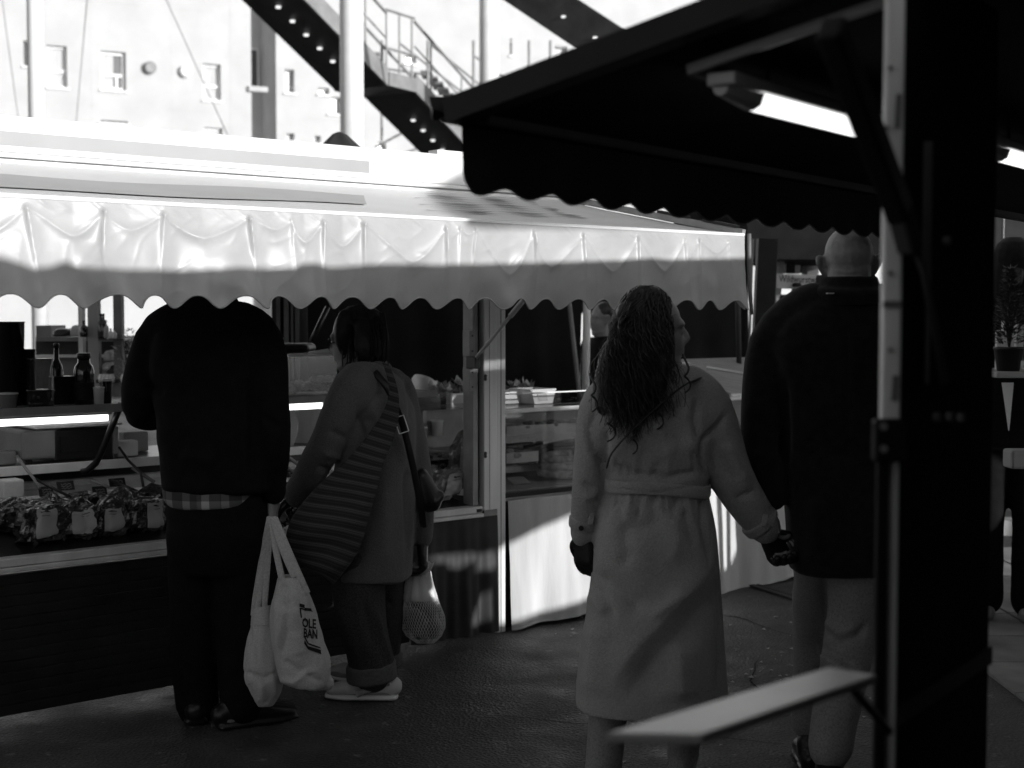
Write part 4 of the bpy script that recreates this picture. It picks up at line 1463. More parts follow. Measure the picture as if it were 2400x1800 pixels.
# coat
P = [loft([(X(1530), Yw + .01, zw(872), .062, .060), (X(1530), Yw, zw(900), .118, .085), (X(1532), Yw, zw(935), .182, .105), (X(1535), Yw, zw(990), .196, .125), (X(1538), Yw, zw(1065), .176, .125),
           (X(1541), Yw, zw(1118), .157, .118), (X(1541), Yw, zw(1138), .152, .115), (X(1541), Yw, zw(1165), .158, .120), (X(1540), Yw, zw(1240), .180, .142), (X(1540), Yw, zw(1330), .192, .155),
           (X(1536), Yw, zw(1460), .208, .170), (X(1533), Yw, zw(1580), .222, .185), (X(1531), Yw, zw(1652), .230, .190)], ex=2.5, n=36),
     limb([at(1450, 925, Yw), shL, elL, at(1367, 1255, Yw + .04)], [.075, .068, .052, .040]),
     limb([at(1600, 915, Yw), shR + np.array([.0, 0, -.01]), elR, at(1796, 1240, Yw + .05)], [.085, .082, .068, .050])]
rs_ = random.Random(21)
st = [  # skirt folds (metres)
    ([(1690, 1300), (1600, 1405), (1500, 1510), (1425, 1615)], 40, .010), ([(1700, 1345), (1625, 1448), (1535, 1545), (1455, 1645)], 40, -.008),
    ([(1385, 1340), (1450, 1385), (1515, 1440)], 22, -.012), ([(1392, 1372), (1420, 1415), (1440, 1452)], 11, -.010), ([(1380, 1390), (1420, 1440)], 12, .006),
    ([(1515, 1450), (1560, 1420), (1610, 1385)], 16, .006), ([(1430, 1150), (1445, 1180), (1458, 1205)], 7, -.006), ([(1540, 1150), (1538, 1180)], 6, -.006),
    ([(1480, 1155), (1470, 1220), (1440, 1240)], 14, .005), ([(1600, 1150), (1570, 1220)], 14, -.005), ([(1650, 1150), (1648, 1230), (1668, 1330)], 10, -.007),
    ([(1680, 1260), (1690, 1440), (1680, 1640)], 7, -.006), ([(1440, 1230), (1500, 1240), (1560, 1210)], 30, -.006), ([(1400, 1450), (1380, 1640)], 30, .008), ([(1590, 1500), (1600, 1650)], 40, .010),
    # back and sleeves
    ([(1706, 968), (1682, 1000), (1650, 1030), (1642, 1070), (1655, 1110)], 7, -.009), ([(1635, 930), (1628, 985), (1640, 1040)], 9, -.006), ([(1615, 920), (1605, 985)], 14, .004),
    ([(1372, 1000), (1395, 1060), (1420, 1105)], 9, -.008), ([(1395, 960), (1380, 1010)], 9, -.005), ([(1420, 1000), (1412, 1080), (1425, 1130)], 10, -.010),
    ([(1440, 1085), (1480, 1110), (1540, 1122)], 8, -.005), ([(1520, 1105), (1560, 1122), (1640, 1105)], 9, -.006), ([(1550, 1060), (1640, 1040)], 20, .005),
    ([(1480, 1010), (1570, 1000)], 30, .006), ([(1560, 930), (1590, 1010), (1600, 1080)], 22, -.006), ([(1450, 1200), (1470, 1300), (1455, 1340)], 20, -.006), ([(1560, 1170), (1590, 1260), (1570, 1330)], 26, .006), ([(1600, 1190), (1630, 1280)], 16, -.006), ([(1690, 1060), (1735, 1130)], 10, -.006), ([(1700, 1030), (1755, 1140)], 14, .006), ([(1725, 1170), (1770, 1150)], 9, -.006), ([(1365, 1130), (1395, 1150)], 8, -.005), ([(1365, 1170), (1400, 1160)], 8, .004)]
st = [(a_, b_, c_ * 2.0) for a_, b_, c_ in st]
for k in range(13):     # small pleats gathered by the belt
    x_ = 1432 + k * 17.5 + rs_.uniform(-6, 6); L_ = rs_.uniform(35, 95)
    st.append(([(x_, 1150), (x_ + (x_ - 1540) * .10 + rs_.uniform(-8, 8), 1150 + L_)], rs_.uniform(5, 8), rs_.uniform(-.010, -.004)))
    st.append(([(x_ + 7, 1120), (x_ + 7 - (x_ - 1540) * .08 + rs_.uniform(-9, 9), 1120 - L_ * .7)], rs_.uniform(5, 8), rs_.uniform(-.008, -.003)))
cloth('coat', P, M['coat_beige'], w1, .0065, 3, st, .0042, 6.0, (1, 1, .25), post=1)
bl = []
for a in np.linspace(0, 2 * math.pi, 41):
    ex_ = 2 / 2.5
    x = math.copysign(abs(math.cos(a)) ** ex_, math.cos(a)) * .157; y = math.copysign(abs(math.sin(a)) ** ex_, math.sin(a)) * .1205
    tilt = -(x) * .06
    bl.append(np.array([X(1541) + x, Yw + y, zw(1138) + tilt + .004 * math.sin(3 * a)]))
cloth('belt', [limb(bl[i:i + 11], [(.021, .0045)] * len(bl[i:i + 11]), flat=ZZ, n=12, capk=.1) for i in (0, 10, 20, 30)], M['coat_beige'], w1, .0035, 1, [([(1420, 1142), (1540, 1156), (1655, 1134)], 3, -.003)], .0015, 12)
for c0, c1, r in ((at(1372, 1212, Yw + .03), at(1368, 1238, Yw + .035), .050), (at(1772, 1214, Yw + .04), at(1790, 1232, Yw + .045), .062)):
    cloth('cuff_strap', [limb([c0, c1], [r, r * .97], n=20, capk=.05)], M['coat_beige'], w1, .006, 1, (), .001)
    s_ = c0 + np.array([0.012, -r, 0.0])
    put('strap_loop', MB().box(s_ - np.array([.008, .004, .016]), (.016, 0, 0), (0, .008, 0), (.006, 0, .036)), M['coat_beige'], w1, bevel=.002)
put('button', MB().tube([at(1362, 1238, Yw - .022), at(1362, 1238, Yw - .027)], .008, 10), M['black_plastic'], w1)
put('boot', fuse(shoe(anL, (.1, 1, 0), .95)[0] + shoe(anL, (.1, 1, 0), .95)[1] + [limb([at(1428, 1640, Yw - .02), anL], [(.062, .06), (.055, .055)])], .008, 3)[:2], M['chino'], w1, smooth=True)
put('boot', fuse(shoe(anR, (.1, 1, 0), .95)[0] + shoe(anR, (.1, 1, 0), .95)[1] + [limb([at(1610, 1630, Yw + .2), anR], [.058, .052])], .008, 3)[:2], M['chino'], w1, smooth=True)
# crossbody strap
stp = [at(1640, 885, Yw - .06), at(1600, 905, Yw - .125), at(1545, 950, Yw - .145), at(1480, 1010, Yw - .145), at(1435, 1060, Yw - .135), at(1422, 1095, Yw - .115)]
put('bag_strap', limb(stp, [(.009, .003)] * 6, flat=(0, -1, 0), n=8), M['leather_black'], w1, smooth=True)
# hair: a mass and many curls
fx = np.cross(fd, ZZ)
P = [ellip(hc + ZZ * .043 - fd * .032, (.090, .090, .098), 20, fd),
     limb([at(1494, 745, Yw - .02), at(1490, 830, Yw - .04), at(1482, 890, Yw - .07), at(1480, 930, Yw - .09)], [(.082, .07), (.086, .066), (.074, .042), (.05, .02)], flat=(1, 0, 0)),
     limb([at(1440, 820, Yw), at(1420, 900, Yw - .05), at(1418, 960, Yw - .08)], [.04, .04, .025]),
     limb([at(1526, 800, Yw - .07), at(1540, 868, Yw - .09), at(1546, 915, Yw - .11)], [.038, .038, .020])]
v, f, ed = fuse(P, .008, 4)
v = folds(v, f, (), .007, 16, (1.6, 1.6, .5), 3)
hair = put('hair', (v, f), M['hair'], w1, smooth=True)
rs = random.Random(5)
mb = MB()
for i in range(1900):
    u = rs.random()
    # root on the crown
    a = rs.uniform(0, 2 * math.pi); e = rs.uniform(-.05, 1.35)
    root = hc + ZZ * .043 - fd * .032 + (fx * math.cos(a) * .091 + fd * math.sin(a) * .090) * math.cos(e) + ZZ * .099 * math.sin(e)
    side = np.dot(root - hc, fd)
    if side > .035 or (side > .0 and root[2] < hc[2] + .07):
        continue
    # tip in picture terms: anywhere along the lower hair line
    if side > -.04 and rs.random() < .10:
        tip = at(rs.uniform(1556, 1606), rs.uniform(862, 935), Yw - .05 - .07 * rs.random())
    elif rs.random() < .86:
        tx_ = rs.gauss(1482, 50); ty_ = rs.uniform(890, 1045) - abs(tx_ - 1478) * .6
        tip = at(tx_, ty_, Yw - .10 - .05 * rs.random())
    else:
        tip = at(rs.uniform(1392, 1440), rs.uniform(850, 965), Yw - .06)
    mid = (root + tip) / 2 + np.array([min(0.02, (tip[0] - hc[0]) * .28), -.045 - .02 * rs.random(), .05])
    r0_ = rs.choice((.001, .0013, .0017, .0024))
    ph = rs.uniform(0, 6.3); fr = rs.uniform(10, 26); amp = rs.uniform(.003, .013)
    pts = []
    N = 18
    for k in range(N + 1):
        t = k / N
        p = root * (1 - t) ** 2 + mid * 2 * t * (1 - t) + tip * t ** 2
        g = amp * min(1, t * 1.6) * (1 + t * .5)
        p = p + np.array([math.cos(ph + fr * t) * g, math.sin(ph + fr * t) * g, 0])
        pts.append(p)
    qx, qy = proj(np.array(pts))
    if (qx > 1622).any() or (qx < 1378).any() or ((qx < 1425) & (qy < 800)).any() or ((qx > 1582) & (qy < 850)).any():
        continue
    mb.tube(pts, [r0_ * (1 - .6 * (k / N)) for k in range(N + 1)], 3, cap=False)
for cx0, cy0, r in ((1430, 1012, 15), (1487, 1045, 9), (1545, 985, 12), (1610, 900, 10), (1392, 945, 10)):   # loose ringlets
    pts = [at(cx0 - 10, cy0 - 70, Yw - .13)]
    for k in range(15):
        a = k * .6
        pts.append(at(cx0 + math.cos(a) * r * (.4 + k * .04), cy0 - 40 + k * 4 + math.sin(a) * r * .5, Yw - .14))
    mb.tube(pts, [.0035] * 10 + [.0025] * 6, 5)
put('curls', mb, M['hair'], hair, smooth=True)

# ---------------------------------------------------------------- woman with the striped bag
Yb = 5.6
w2 = person('woman in a grey coat, turned-up jeans and white sneakers leaning towards the counter', at(865, 900, Yb))
zb_ = lambda y, Y=Yb: float(at(865, y, Y)[2])
Xb = lambda x, Y=Yb: float(at(x, 735, Y)[0])
fd = np.array([-.93, .36, 0]); fd /= np.linalg.norm(fd)
hc = at(829, 797, Yb)
hfd = fd + ZZ * -.16; hfd /= np.linalg.norm(hfd)
shL, elL, wrL = at(828, 912, Yb - .17), at(757, 1055, Yb - .15), at(690, 1168, Yb + .0)
shR, elR, wrR = at(935, 930, Yb + .12), at(982, 1120, Yb + .10), at(990, 1280, Yb + .10)
anL, anR = at(885, 1590, Yb - .06), at(872, 1570, Yb + .17)
anL[2], anR[2] = .10, .10
parts = head_parts(hc, hfd, .98)
parts += [limb([hc + np.array([.02, 0, -.05]), at(868, 868, Yb), at(885, 905, Yb)], [.05, .052, .07]),
          loft([(Xb(878), Yb, zb_(880), .06, .07), (Xb(885), Yb, zb_(930), .10, .16), (Xb(880), Yb, zb_(1020), .115, .15), (Xb(868), Yb, zb_(1120), .115, .13), (Xb(862), Yb, zb_(1240), .13, .16), (Xb(862), Yb, zb_(1300), .12, .14)]),
          limb([shL, elL, wrL], [.05, .04, .026]), limb([shR, elR, wrR], [.05, .04, .026]),
          limb([at(848, 1270, Yb - .08), at(850, 1440, Yb - .09), anL], [.09, .06, .04]), limb([at(890, 1270, Yb + .09), at(900, 1440, Yb + .11), anR], [.09, .06, .04])]
parts += foot(anL, (-1, .1, 0), .95) + foot(anR, (-.9, .45, 0), .95)
parts += hand(wrL, (-.75, .35, -.55), (-.2, .2, -1), (-.3, -1, 0), .7, .85) + hand(wrR, (.05, -.02, -1), (-1, 0, 0), (-.3, 1, 0), .9, .85)
v, f, ed = fuse(parts, .0065, 3)
put('body', (v, f), M['skin'], w2, smooth=True)
for hp in (hand(wrL, (-.75, .35, -.55), (-.2, .2, -1), (-.3, -1, 0), .7, 1.0), hand(wrR, (.05, -.02, -1), (-1, 0, 0), (-.3, 1, 0), .9, 1.0)):
    v, f, ed = fuse([(np.array(a), b) for a, b in hp], .005, 2)
    put('glove', (v + vnormals(v, f) * .005, f), M['leather_black'], w2, smooth=True)
P = [loft([(Xb(872), Yb, zb_(868), .062, .075), (Xb(880), Yb, zb_(890), .095, .125), (Xb(884), Yb, zb_(925), .125, .185), (Xb(884), Yb, zb_(985), .150, .195), (Xb(880), Yb, zb_(1080), .158, .185),
           (Xb(872), Yb, zb_(1180), .172, .185), (Xb(868), Yb, zb_(1270), .168, .20), (Xb(866), Yb, zb_(1350), .164, .205)], ex=2.4),
     limb([at(875, 895, Yb - .09), shL, elL, at(697, 1160, Yb - .02)], [.08, .085, .066, .050]),
     limb([at(905, 905, Yb + .08), shR, elR, at(990, 1262, Yb + .10)], [.08, .080, .060, .044])]
st = [([(838, 960), (850, 1040), (835, 1110)], 9, -.010), ([(860, 930), (900, 1010)], 20, .006), ([(770, 1010), (815, 1030)], 9, -.006), ([(755, 1060), (800, 1075)], 9, .006), ([(740, 1095), (790, 1105)], 9, -.006),
      ([(948, 880), (962, 940), (965, 1000)], 5, -.006), ([(958, 1000), (950, 1150), (958, 1345)], 10, -.008), ([(968, 1130), (955, 1345)], 7, .008), ([(850, 1160), (840, 1345)], 14, -.006), ([(900, 1120), (905, 1345)], 22, .006),
      ([(850, 985), (878, 985)], 9, -.005), ([(930, 1010), (960, 1120)], 12, .008)]
st = [(a_, b_, c_ * 2.2) for a_, b_, c_ in st]
cloth('coat', P, M['coat_grey'], w2, .0075, 3, st, .008, 6, (1, 1, .3), post=1)
cloth('collar', [limb([at(838, 872, Yb - .075), at(868, 866, Yb - .10), at(898, 860, Yb - .05), at(905, 862, Yb + .03)], [(.014, .03)] * 4, flat=None)], M['coat_grey'], w2, .007, 2, (), .002)
# jeans with turn-ups
P = [limb([at(838, 1300, Yb - .08), at(843, 1420, Yb - .09), at(858, 1500, Yb - .08), at(873, 1575, Yb - .06)], [.115, .098, .090, .092]),
     limb([at(893, 1300, Yb + .09), at(900, 1420, Yb + .11), at(898, 1535, Yb + .165)], [.10, .078, .074])]
st = [([(880, 1430), (915, 1560)], 7, .007), ([(850, 1400), (878, 1520)], 12, -.006), ([(800, 1420), (830, 1540)], 14, .006), ([(900, 1400), (920, 1420)], 5, -.004)]
st = [(a_, b_, c_ * 2) for a_, b_, c_ in st]
cloth('jeans', P, M['denim'], w2, .008, 3, st, .007, 8, (1, 1, .45), post=1)
cloth('turn_up', [limb([at(868, 1552, Yb - .065), at(873, 1592, Yb - .06)], [.099, .102], n=22, capk=.06)], M['denim_pale'], w2, .008, 2, (), .003, 14)
cloth('turn_up', [limb([at(898, 1525, Yb + .16), at(898, 1558, Yb + .165)], [.078, .081], n=20, capk=.06)], M['denim_pale'], w2, .008, 2, (), .003, 14)
for a_, dr in ((anL, (-1, .06, 0)), (anR, (-.9, .5, 0))):
    u_, s_ = shoe(a_, dr, 1.0)
    sh = put('sneaker', fuse(u_, .005, 3)[:2], M['sneaker'], w2, smooth=True)
    put('sole', fuse(s_, .005, 2)[:2], M['frame_white'], sh, smooth=True)
    d_ = np.array(dr) / np.linalg.norm(dr); sd = np.cross(d_, ZZ)
    if np.dot(sd, (0, -1, 0)) < 0: sd = -sd
    a0 = np.array([a_[0], a_[1], 0])
    put('side_flash', limb([a0 - d_ * .05 + sd * .042 + ZZ * .080, a0 + d_ * .03 + sd * .050 + ZZ * .05, a0 + d_ * .075 + sd * .053 + ZZ * .036], [(.012, .004), (.009, .004), (.016, .004)], flat=ZZ, n=8), M['sneaker_grey'], sh, smooth=True)
# bobbed hair
P = [ellip(hc + ZZ * .05 + np.array([.02, 0, 0]), (.088, .102, .092), 18, hfd),
     limb([at(862, 750, Yb - .0), at(882, 800, Yb), at(884, 836, Yb)], [(.085, .062), (.085, .05), (.07, .03)], flat=(0, 1, 0)),
     limb([at(845, 760, Yb - .085), at(850, 810, Yb - .088), at(858, 842, Yb - .075)], [.035, .036, .022]),
     limb([at(812, 742, Yb - .07), at(800, 785, Yb - .085), at(806, 826, Yb - .075)], [.034, .034, .016])]
v, f, ed = fuse(P, .007, 4)
v = folds(v, f, (), .004, 22, (2, 2, .5), 8)
hr = put('hair', (v, f), M['hair_brown'], w2, smooth=True)
mb = MB()
for i in range(170):
    x0 = rs.uniform(795, 905); zt = rs.uniform(725, 770)
    yy = Yb + rs.uniform(-.10, .07)
    x1 = x0 + rs.uniform(2, 8); y1 = rs.uniform(825, 858)
    pts = [at(x0 - 2, zt, yy), at(x0 + 6, (zt + y1) / 2, yy - .008 * (yy < Yb)), at(x1, y1, yy), at(x1 - rs.uniform(-4, 10), y1 + 6, yy)]
    mb.tube(pts, [.003, .003, .0026, .0015], 4, cap=False)
put('hair_strands', mb, M['hair_brown'], hr, smooth=True)
mb = MB()
a0 = hc + hfd * .10
mb.tube([hc + hfd * .03 + np.array([0, -.075, .012]), a0 + np.array([.01, -.05, .005]), a0 + np.array([-.012, -.035, .0])], .0025, 6)
mb.tube([a0 + np.array([-.005, -.034, 0]) + (0.0, .024 * math.cos(k * .5), .02 * math.sin(k * .5)) for k in range(14)], .0022, 6)
put('glasses', mb, M['black_plastic'], w2)

# ---------------------------------------------------------------- man in the black jacket
Yj = 5.2
m1 = person('man in black jacket with plaid shirt tail, head hidden by the white awning', at(490, 900, Yj))
zj = lambda y, Y=Yj: float(at(490, y, Y)[2])
Xj = lambda x, Y=Yj: float(at(x, 735, Y)[0])
fd = np.array([-.1, .99, 0])
hc = at(470, 632, Yj + .14)
shL, elL, wrL = at(362, 800, Yj + .02), at(325, 955, Yj + .04), at(372, 975, Yj + .27)
shR, elR, wrR = at(618, 800, Yj + .02), at(640, 1000, Yj - .04), at(640, 1165, Yj + .02)
anL, anR = at(460, 1680, Yj + .06), at(560, 1690, Yj - .03)
anL[2] = anR[2] = .09
parts = head_parts(hc, fd + ZZ * -.25, 1.0)
parts += [limb([hc - ZZ * .05, at(486, 715, Yj + .05), at(488, 760, Yj)], [.058, .062, .08]),
          loft([(Xj(488), Yj + .02, zj(735), .07, .06), (Xj(490), Yj, zj(790), .17, .09), (Xj(495), Yj, zj(900), .18, .11), (Xj(500), Yj, zj(1080), .155, .11), (Xj(505), Yj, zj(1200), .145, .105), (Xj(508), Yj, zj(1270), .13, .10)]),
          limb([shL, elL, wrL], [.052, .044, .03]), limb([shR, elR, wrR], [.052, .044, .03]),
          limb([at(458, 1230, Yj), at(455, 1460, Yj + .03), anL], [.08, .062, .042]), limb([at(558, 1230, Yj), at(565, 1460, Yj), anR], [.08, .062, .042])]
parts += foot(anL, (-.2, 1, 0)) + foot(anR, (.75, .55, 0))
parts += hand(wrL, (.3, .9, -.2), (0, -.3, -1), (1, 0, 0), .5) + hand(wrR, (.0, -.05, -1), (-1, .25, 0), (-.2, 1, 0), 1.0)
v, f, ed = fuse(parts, .0065, 3)
put('body', (v, f), M['skin'], m1, smooth=True)
P = [loft([(Xj(484), Yj + .05, zj(665), .088, .085), (Xj(486), Yj + .04, zj(698), .098, .095), (Xj(488), Yj + .03, zj(725), .118, .10), (Xj(489), Yj + .01, zj(748), .15, .095), (Xj(490), Yj, zj(785), .200, .120), (Xj(492), Yj, zj(850), .218, .138), (Xj(498), Yj, zj(960), .208, .142), (Xj(503), Yj, zj(1060), .204, .142), (Xj(506), Yj, zj(1120), .204, .145), (Xj(507), Yj, zj(1140), .206, .147), (Xj(508), Yj, zj(1152), .190, .135)], ex=2.5),
     limb([at(430, 750, Yj), shL, elL, wrL], [.075, .078, .066, .05]),
     limb([at(560, 750, Yj), shR, elR, at(642, 1155, Yj + .01)], [.075, .076, .062, .047])]
st = [([(400, 900), (470, 950), (560, 940)], 30, -.008), ([(585, 850), (595, 1000), (590, 1130)], 12, -.012), ([(615, 980), (660, 1000)], 10, -.007), ([(340, 900), (390, 920)], 12, -.008), ([(420, 1060), (520, 1090)], 24, .008)]
st = [(a_, b_, c_ * 2) for a_, b_, c_ in st]
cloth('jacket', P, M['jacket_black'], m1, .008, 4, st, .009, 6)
P = [loft([(Xj(500), Yj, zj(1080), .19, .128), (Xj(496), Yj, zj(1130), .186, .134), (Xj(494), Yj, zj(1168), .174, .138), (Xj(494), Yj, zj(1186), .15, .132)], ex=2.4)]
cloth('shirt', P, M['plaid'], m1, .007, 3, [([(470, 1125), (455, 1185)], 12, .004), ([(560, 1130), (545, 1180)], 14, -.004)], .003, 10)
P = [limb([at(462, 1190, Yj), at(455, 1450, Yj + .03), at(462, 1655, Yj + .06)], [.115, .092, .082]), limb([at(556, 1190, Yj), at(562, 1450, Yj), at(566, 1655, Yj - .02)], [.115, .092, .080]),
     loft([(Xj(505), Yj, zj(1130), .165, .118), (Xj(507), Yj, zj(1200), .176, .13), (Xj(508), Yj, zj(1250), .19, .15), (Xj(508), Yj, zj(1300), .18, .14), (Xj(508), Yj, zj(1340), .15, .12)])]
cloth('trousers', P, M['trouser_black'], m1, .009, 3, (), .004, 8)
for a_, dr in ((anL, (-.2, 1, 0)), (anR, (.8, .45, 0))):
    u_, s_ = shoe(a_, dr, 1.1)
    cloth('shoe', u_ + s_, M['leather_black'], m1, .006, 2, (), 0.0)
v, f, ed = fuse([ellip(hc + ZZ * .045 - fd * .015, (.082, .10, .086), 18, fd)], .007, 2)
put('hair', (folds(v, f, (), .003, 30), f), M['hair_brown'], m1, smooth=True)

# ================================================================== BAGS
def pxloft(rows, Y, hy, n=40, ex=2.2, z_tilt=0):
    r = []
    for y, l, rr in rows:
        p, q = at(l, y, Y), at(rr, y, Y)
        r.append(((p[0] + q[0]) / 2, Y, p[2], (q[0] - p[0]) / 2, hy * min(1, (q[0] - p[0]) / .14)))
    return loft(list(reversed(r)), n, ex)


def bag_strap(name, pts, wdt, material, parent):
    return put(name, limb(pts, [(wdt, .0028)] * len(pts), flat=(1, .2, 0), n=8), material, parent, smooth=True)


grip = at(637, 1205, Yj - .02)
# front tote
Yt = 5.08
tote = thing('tote_bag', 'full pale canvas tote bag with a printed badge reading OLE BAN, in front', 'tote bag', at(705, 1600, Yt), 'canvas tote bags in the hand of the man in the black jacket')
P = [pxloft([(1352, 652, 700), (1380, 645, 718), (1420, 638, 734), (1470, 636, 748), (1520, 640, 762), (1560, 648, 771), (1590, 662, 773), (1606, 690, 768)], Yt, .085),
     limb([at(700, 1592, Yt), at(765, 1600, Yt)], [.04, .03])]
v, f, ed = fuse(P, .005, 2)
st = [([(660, 1350), (650, 1400), (680, 1424), (700, 1420)], 6, -.008), ([(668, 1362), (664, 1410), (690, 1418)], 14, -.012), ([(640, 1400), (655, 1460), (650, 1540)], 9, .006), ([(668, 1425), (672, 1480), (660, 1540)], 9, -.007),
      ([(645, 1590), (690, 1600), (715, 1580), (740, 1570)], 8, .007), ([(662, 1545), (690, 1565), (712, 1580)], 8, -.008), ([(700, 1560), (716, 1580), (760, 1600)], 7, -.007), ([(752, 1400), (768, 1500), (768, 1590)], 6, .006), ([(735, 1400), (750, 1500)], 8, -.004),
      ([(690, 1480), (705, 1540)], 14, .006)]
st = [(a_, b_, c_ * 1.4) for a_, b_, c_ in st]
v = folds(v, f, st, .007, 15, (1, 1, .4), seed=2)
tb = put('bag_body', (v, f), M['canvas'], tote, smooth=True)
org = np.array(world_loc(tote))
bv = BVHTree.FromPolygons([Vector(x) for x in (v - org)], f)
for pts in ([(661, 1358), (645, 1280), (636, 1215)], [(690, 1352), (655, 1270), (640, 1212)], [(712, 1372), (668, 1280), (644, 1214)], [(720, 1390), (676, 1290), (646, 1218)]):
    bag_strap('strap', [at(x, y, Yt - .03 + .02 * i) for i, (x, y) in enumerate(pts)], .012, M['canvas'], tote)


def bquad(a, b, c, d, n=6):
    tr = []
    for i in range(n):
        f0, f1 = i / n, (i + 1) / n
        p0 = (a[0] + (b[0] - a[0]) * f0, a[1] + (b[1] - a[1]) * f0); p1 = (a[0] + (b[0] - a[0]) * f1, a[1] + (b[1] - a[1]) * f1)
        q0 = (d[0] + (c[0] - d[0]) * f0, d[1] + (c[1] - d[1]) * f0); q1 = (d[0] + (c[0] - d[0]) * f1, d[1] + (c[1] - d[1]) * f1)
        tr += [(p0, p1, q1), (p0, q1, q0)]
    return tr


for tr in (bquad((702, 1414), (714, 1417), (714, 1425), (702, 1422)), bquad((714, 1424), (730, 1426), (731, 1433), (714, 1431)), bquad((703, 1424), (732, 1431), (733, 1434), (703, 1427)),
           bquad((702, 1425), (705, 1425), (708, 1448), (705, 1448)), bquad((714, 1500), (722, 1514), (722, 1522), (713, 1508)) + bquad((722, 1514), (752, 1523), (753, 1533), (722, 1522)),
           bquad((713, 1494), (715, 1492), (724, 1508), (722, 1511)) + bquad((724, 1507), (751, 1517), (752, 1520), (724, 1511))):
    decal('printed_bar', tr, bv, org, M['print_black'], tote, .003)
for txt, x0, y0, sz in (('OLE', 708, 1469, 30), ('BAN', 711, 1493, 30)):
    T, wd = text_tris(txt, lambda x, y: (x, y), 1.0, bold=.03)
    sx = 33 / wd
    decal('printed_letters', [tuple((x0 + x * sx, y0 + x * sx * .12 - y * sz) for x, y in t) for t in T], bv, org, M['print_black'], tote, .0035)
# rear tote
Y2 = 5.16
tote2 = thing('tote_bag', 'pale canvas tote bag with an open top hanging behind the badge tote, lower one', 'tote bag', at(610, 1650, Y2), 'canvas tote bags in the hand of the man in the black jacket')
P = [pxloft([(1450, 585, 640), (1480, 578, 655), (1520, 570, 660), (1560, 566, 664), (1590, 570, 664), (1620, 582, 658), (1645, 596, 648), (1656, 606, 640)], Y2, .075)]
v, f, ed = fuse(P, .006, 3)
st = [([(585, 1458), (590, 1560)], 5, -.005), ([(600, 1458), (603, 1560)], 5, -.005), ([(565, 1572), (620, 1590), (655, 1570)], 7, -.006), ([(600, 1645), (580, 1600)], 8, -.005), ([(635, 1560), (650, 1640)], 9, .005), ([(612, 1600), (618, 1650)], 10, .005)]
v = folds(v, f, [(a_, b_, c_ * 1.5) for a_, b_, c_ in st], .007, 15, (1, 1, .4), seed=5)
put('bag_body', (v, f), M['canvas'], tote2, smooth=True)
mb = MB()
rim0 = [at(584 + 56 * (0.5 - .5 * math.cos(a)), 1440 - 22 * math.sin(a / 2 + .2) + (14 if k % 2 else 0) * 0, Y2 - .05 * math.sin(a)) for k, a in enumerate(np.linspace(0, 2 * math.pi, 25))]
rim1 = [at(582 + 62 * (0.5 - .5 * math.cos(a)), 1466, Y2 - .06 * math.sin(a)) for a in np.linspace(0, 2 * math.pi, 25)]
vs = rim0 + rim1
mb.add(vs, [(i, i + 1, i + 26, i + 25) for i in range(24)])
put('bag_rim', mb, M['canvas'], tote2, smooth=True)
for pts in ([(592, 1442), (612, 1320), (632, 1212)], [(602, 1440), (618, 1320), (634, 1212)], [(620, 1420), (628, 1310), (636, 1212)]):
    bag_strap('strap', [at(x, y, Y2 - .03) for x, y in pts], .011, M['canvas'], tote2)

# striped shoulder bag: one strip of cloth from shoulder to bag bottom (length runs in the UV for the stripes)
Ys = 5.24
sb = thing('shoulder_bag', 'large slouchy bag with horizontal stripes and a wide striped shoulder strap', 'shoulder bag', at(760, 1340, Ys))
rows = [(852, 896, 910, Yb - .19), (880, 905, 924, Yb - .215), (920, 912, 934, Yb - .22), (970, 898, 935, Yb - .225), (1020, 868, 922, Yb - .24), (1060, 838, 905, Yb - .26), (1095, 805, 893, Yb - .27), (1130, 765, 885, Yb - .28), (1170, 724, 872, Yb - .29),
        (1210, 692, 860, Yb - .295), (1250, 674, 846, Yb - .30), (1290, 672, 824, Yb - .30), (1318, 690, 802, Yb - .295), (1338, 716, 786, Yb - .29), (1346, 740, 775, Yb - .285)]
R = np.array(rows, float)
fine = []
for i in range(len(R) - 1):
    p0, p1, p2, p3 = R[max(i - 1, 0)], R[i], R[i + 1], R[min(i + 2, len(R) - 1)]
    for s in range(6):
        t = s / 6
        fine.append(0.5 * ((2 * p1) + (-p0 + p2) * t + (2 * p0 - 5 * p1 + 4 * p2 - p3) * t ** 2 + (-p0 + 3 * p1 - 3 * p2 + p3) * t ** 3))
fine.append(R[-1])
NB = 40
vs, uvs = [], []
slen = 0; last = None
for y, l, r, Yc in fine:
    c = at((l + r) / 2, y, Yc)
    if last is not None: slen += np.linalg.norm(c - last)
    last = c
    hx = (at(r, y, Yc)[0] - at(l, y, Yc)[0]) / 2
    hy = 0.004 + .055 * min(1, max(0, (y - 1040) / 200)) * math.sqrt(max(.05, 1 - max(0, (y - 1300) / 50) ** 2))
    slope = .35 if y < 1060 else .35 * max(.12, 1 - (y - 1060) / 160)
    for j in range(NB):
        a = 2 * math.pi * j / NB
        ca, sa = math.cos(a), math.sin(a)
        x = math.copysign(abs(ca) ** .8, ca) * hx
        yy = math.copysign(abs(sa) ** .9, sa) * hy
        px_ = (x / hx)
        bagk = min(1, max(0, (y - 1100) / 150))
        dz = (-x * slope) * (1 - bagk) * .9 + bagk * (-.018 * px_ - .03 * px_ * max(0, px_) * .9)
        bul = bagk * .010 * math.sin(y / 19 + 2 * px_) * sa + bagk * .006 * mnoise.noise(Vector((x * 20, y / 30, 0)))
        vs.append(np.array([c[0] + x, c[1] + yy + bul, c[2] + dz])); uvs.append((j / NB, slen))
fs = []
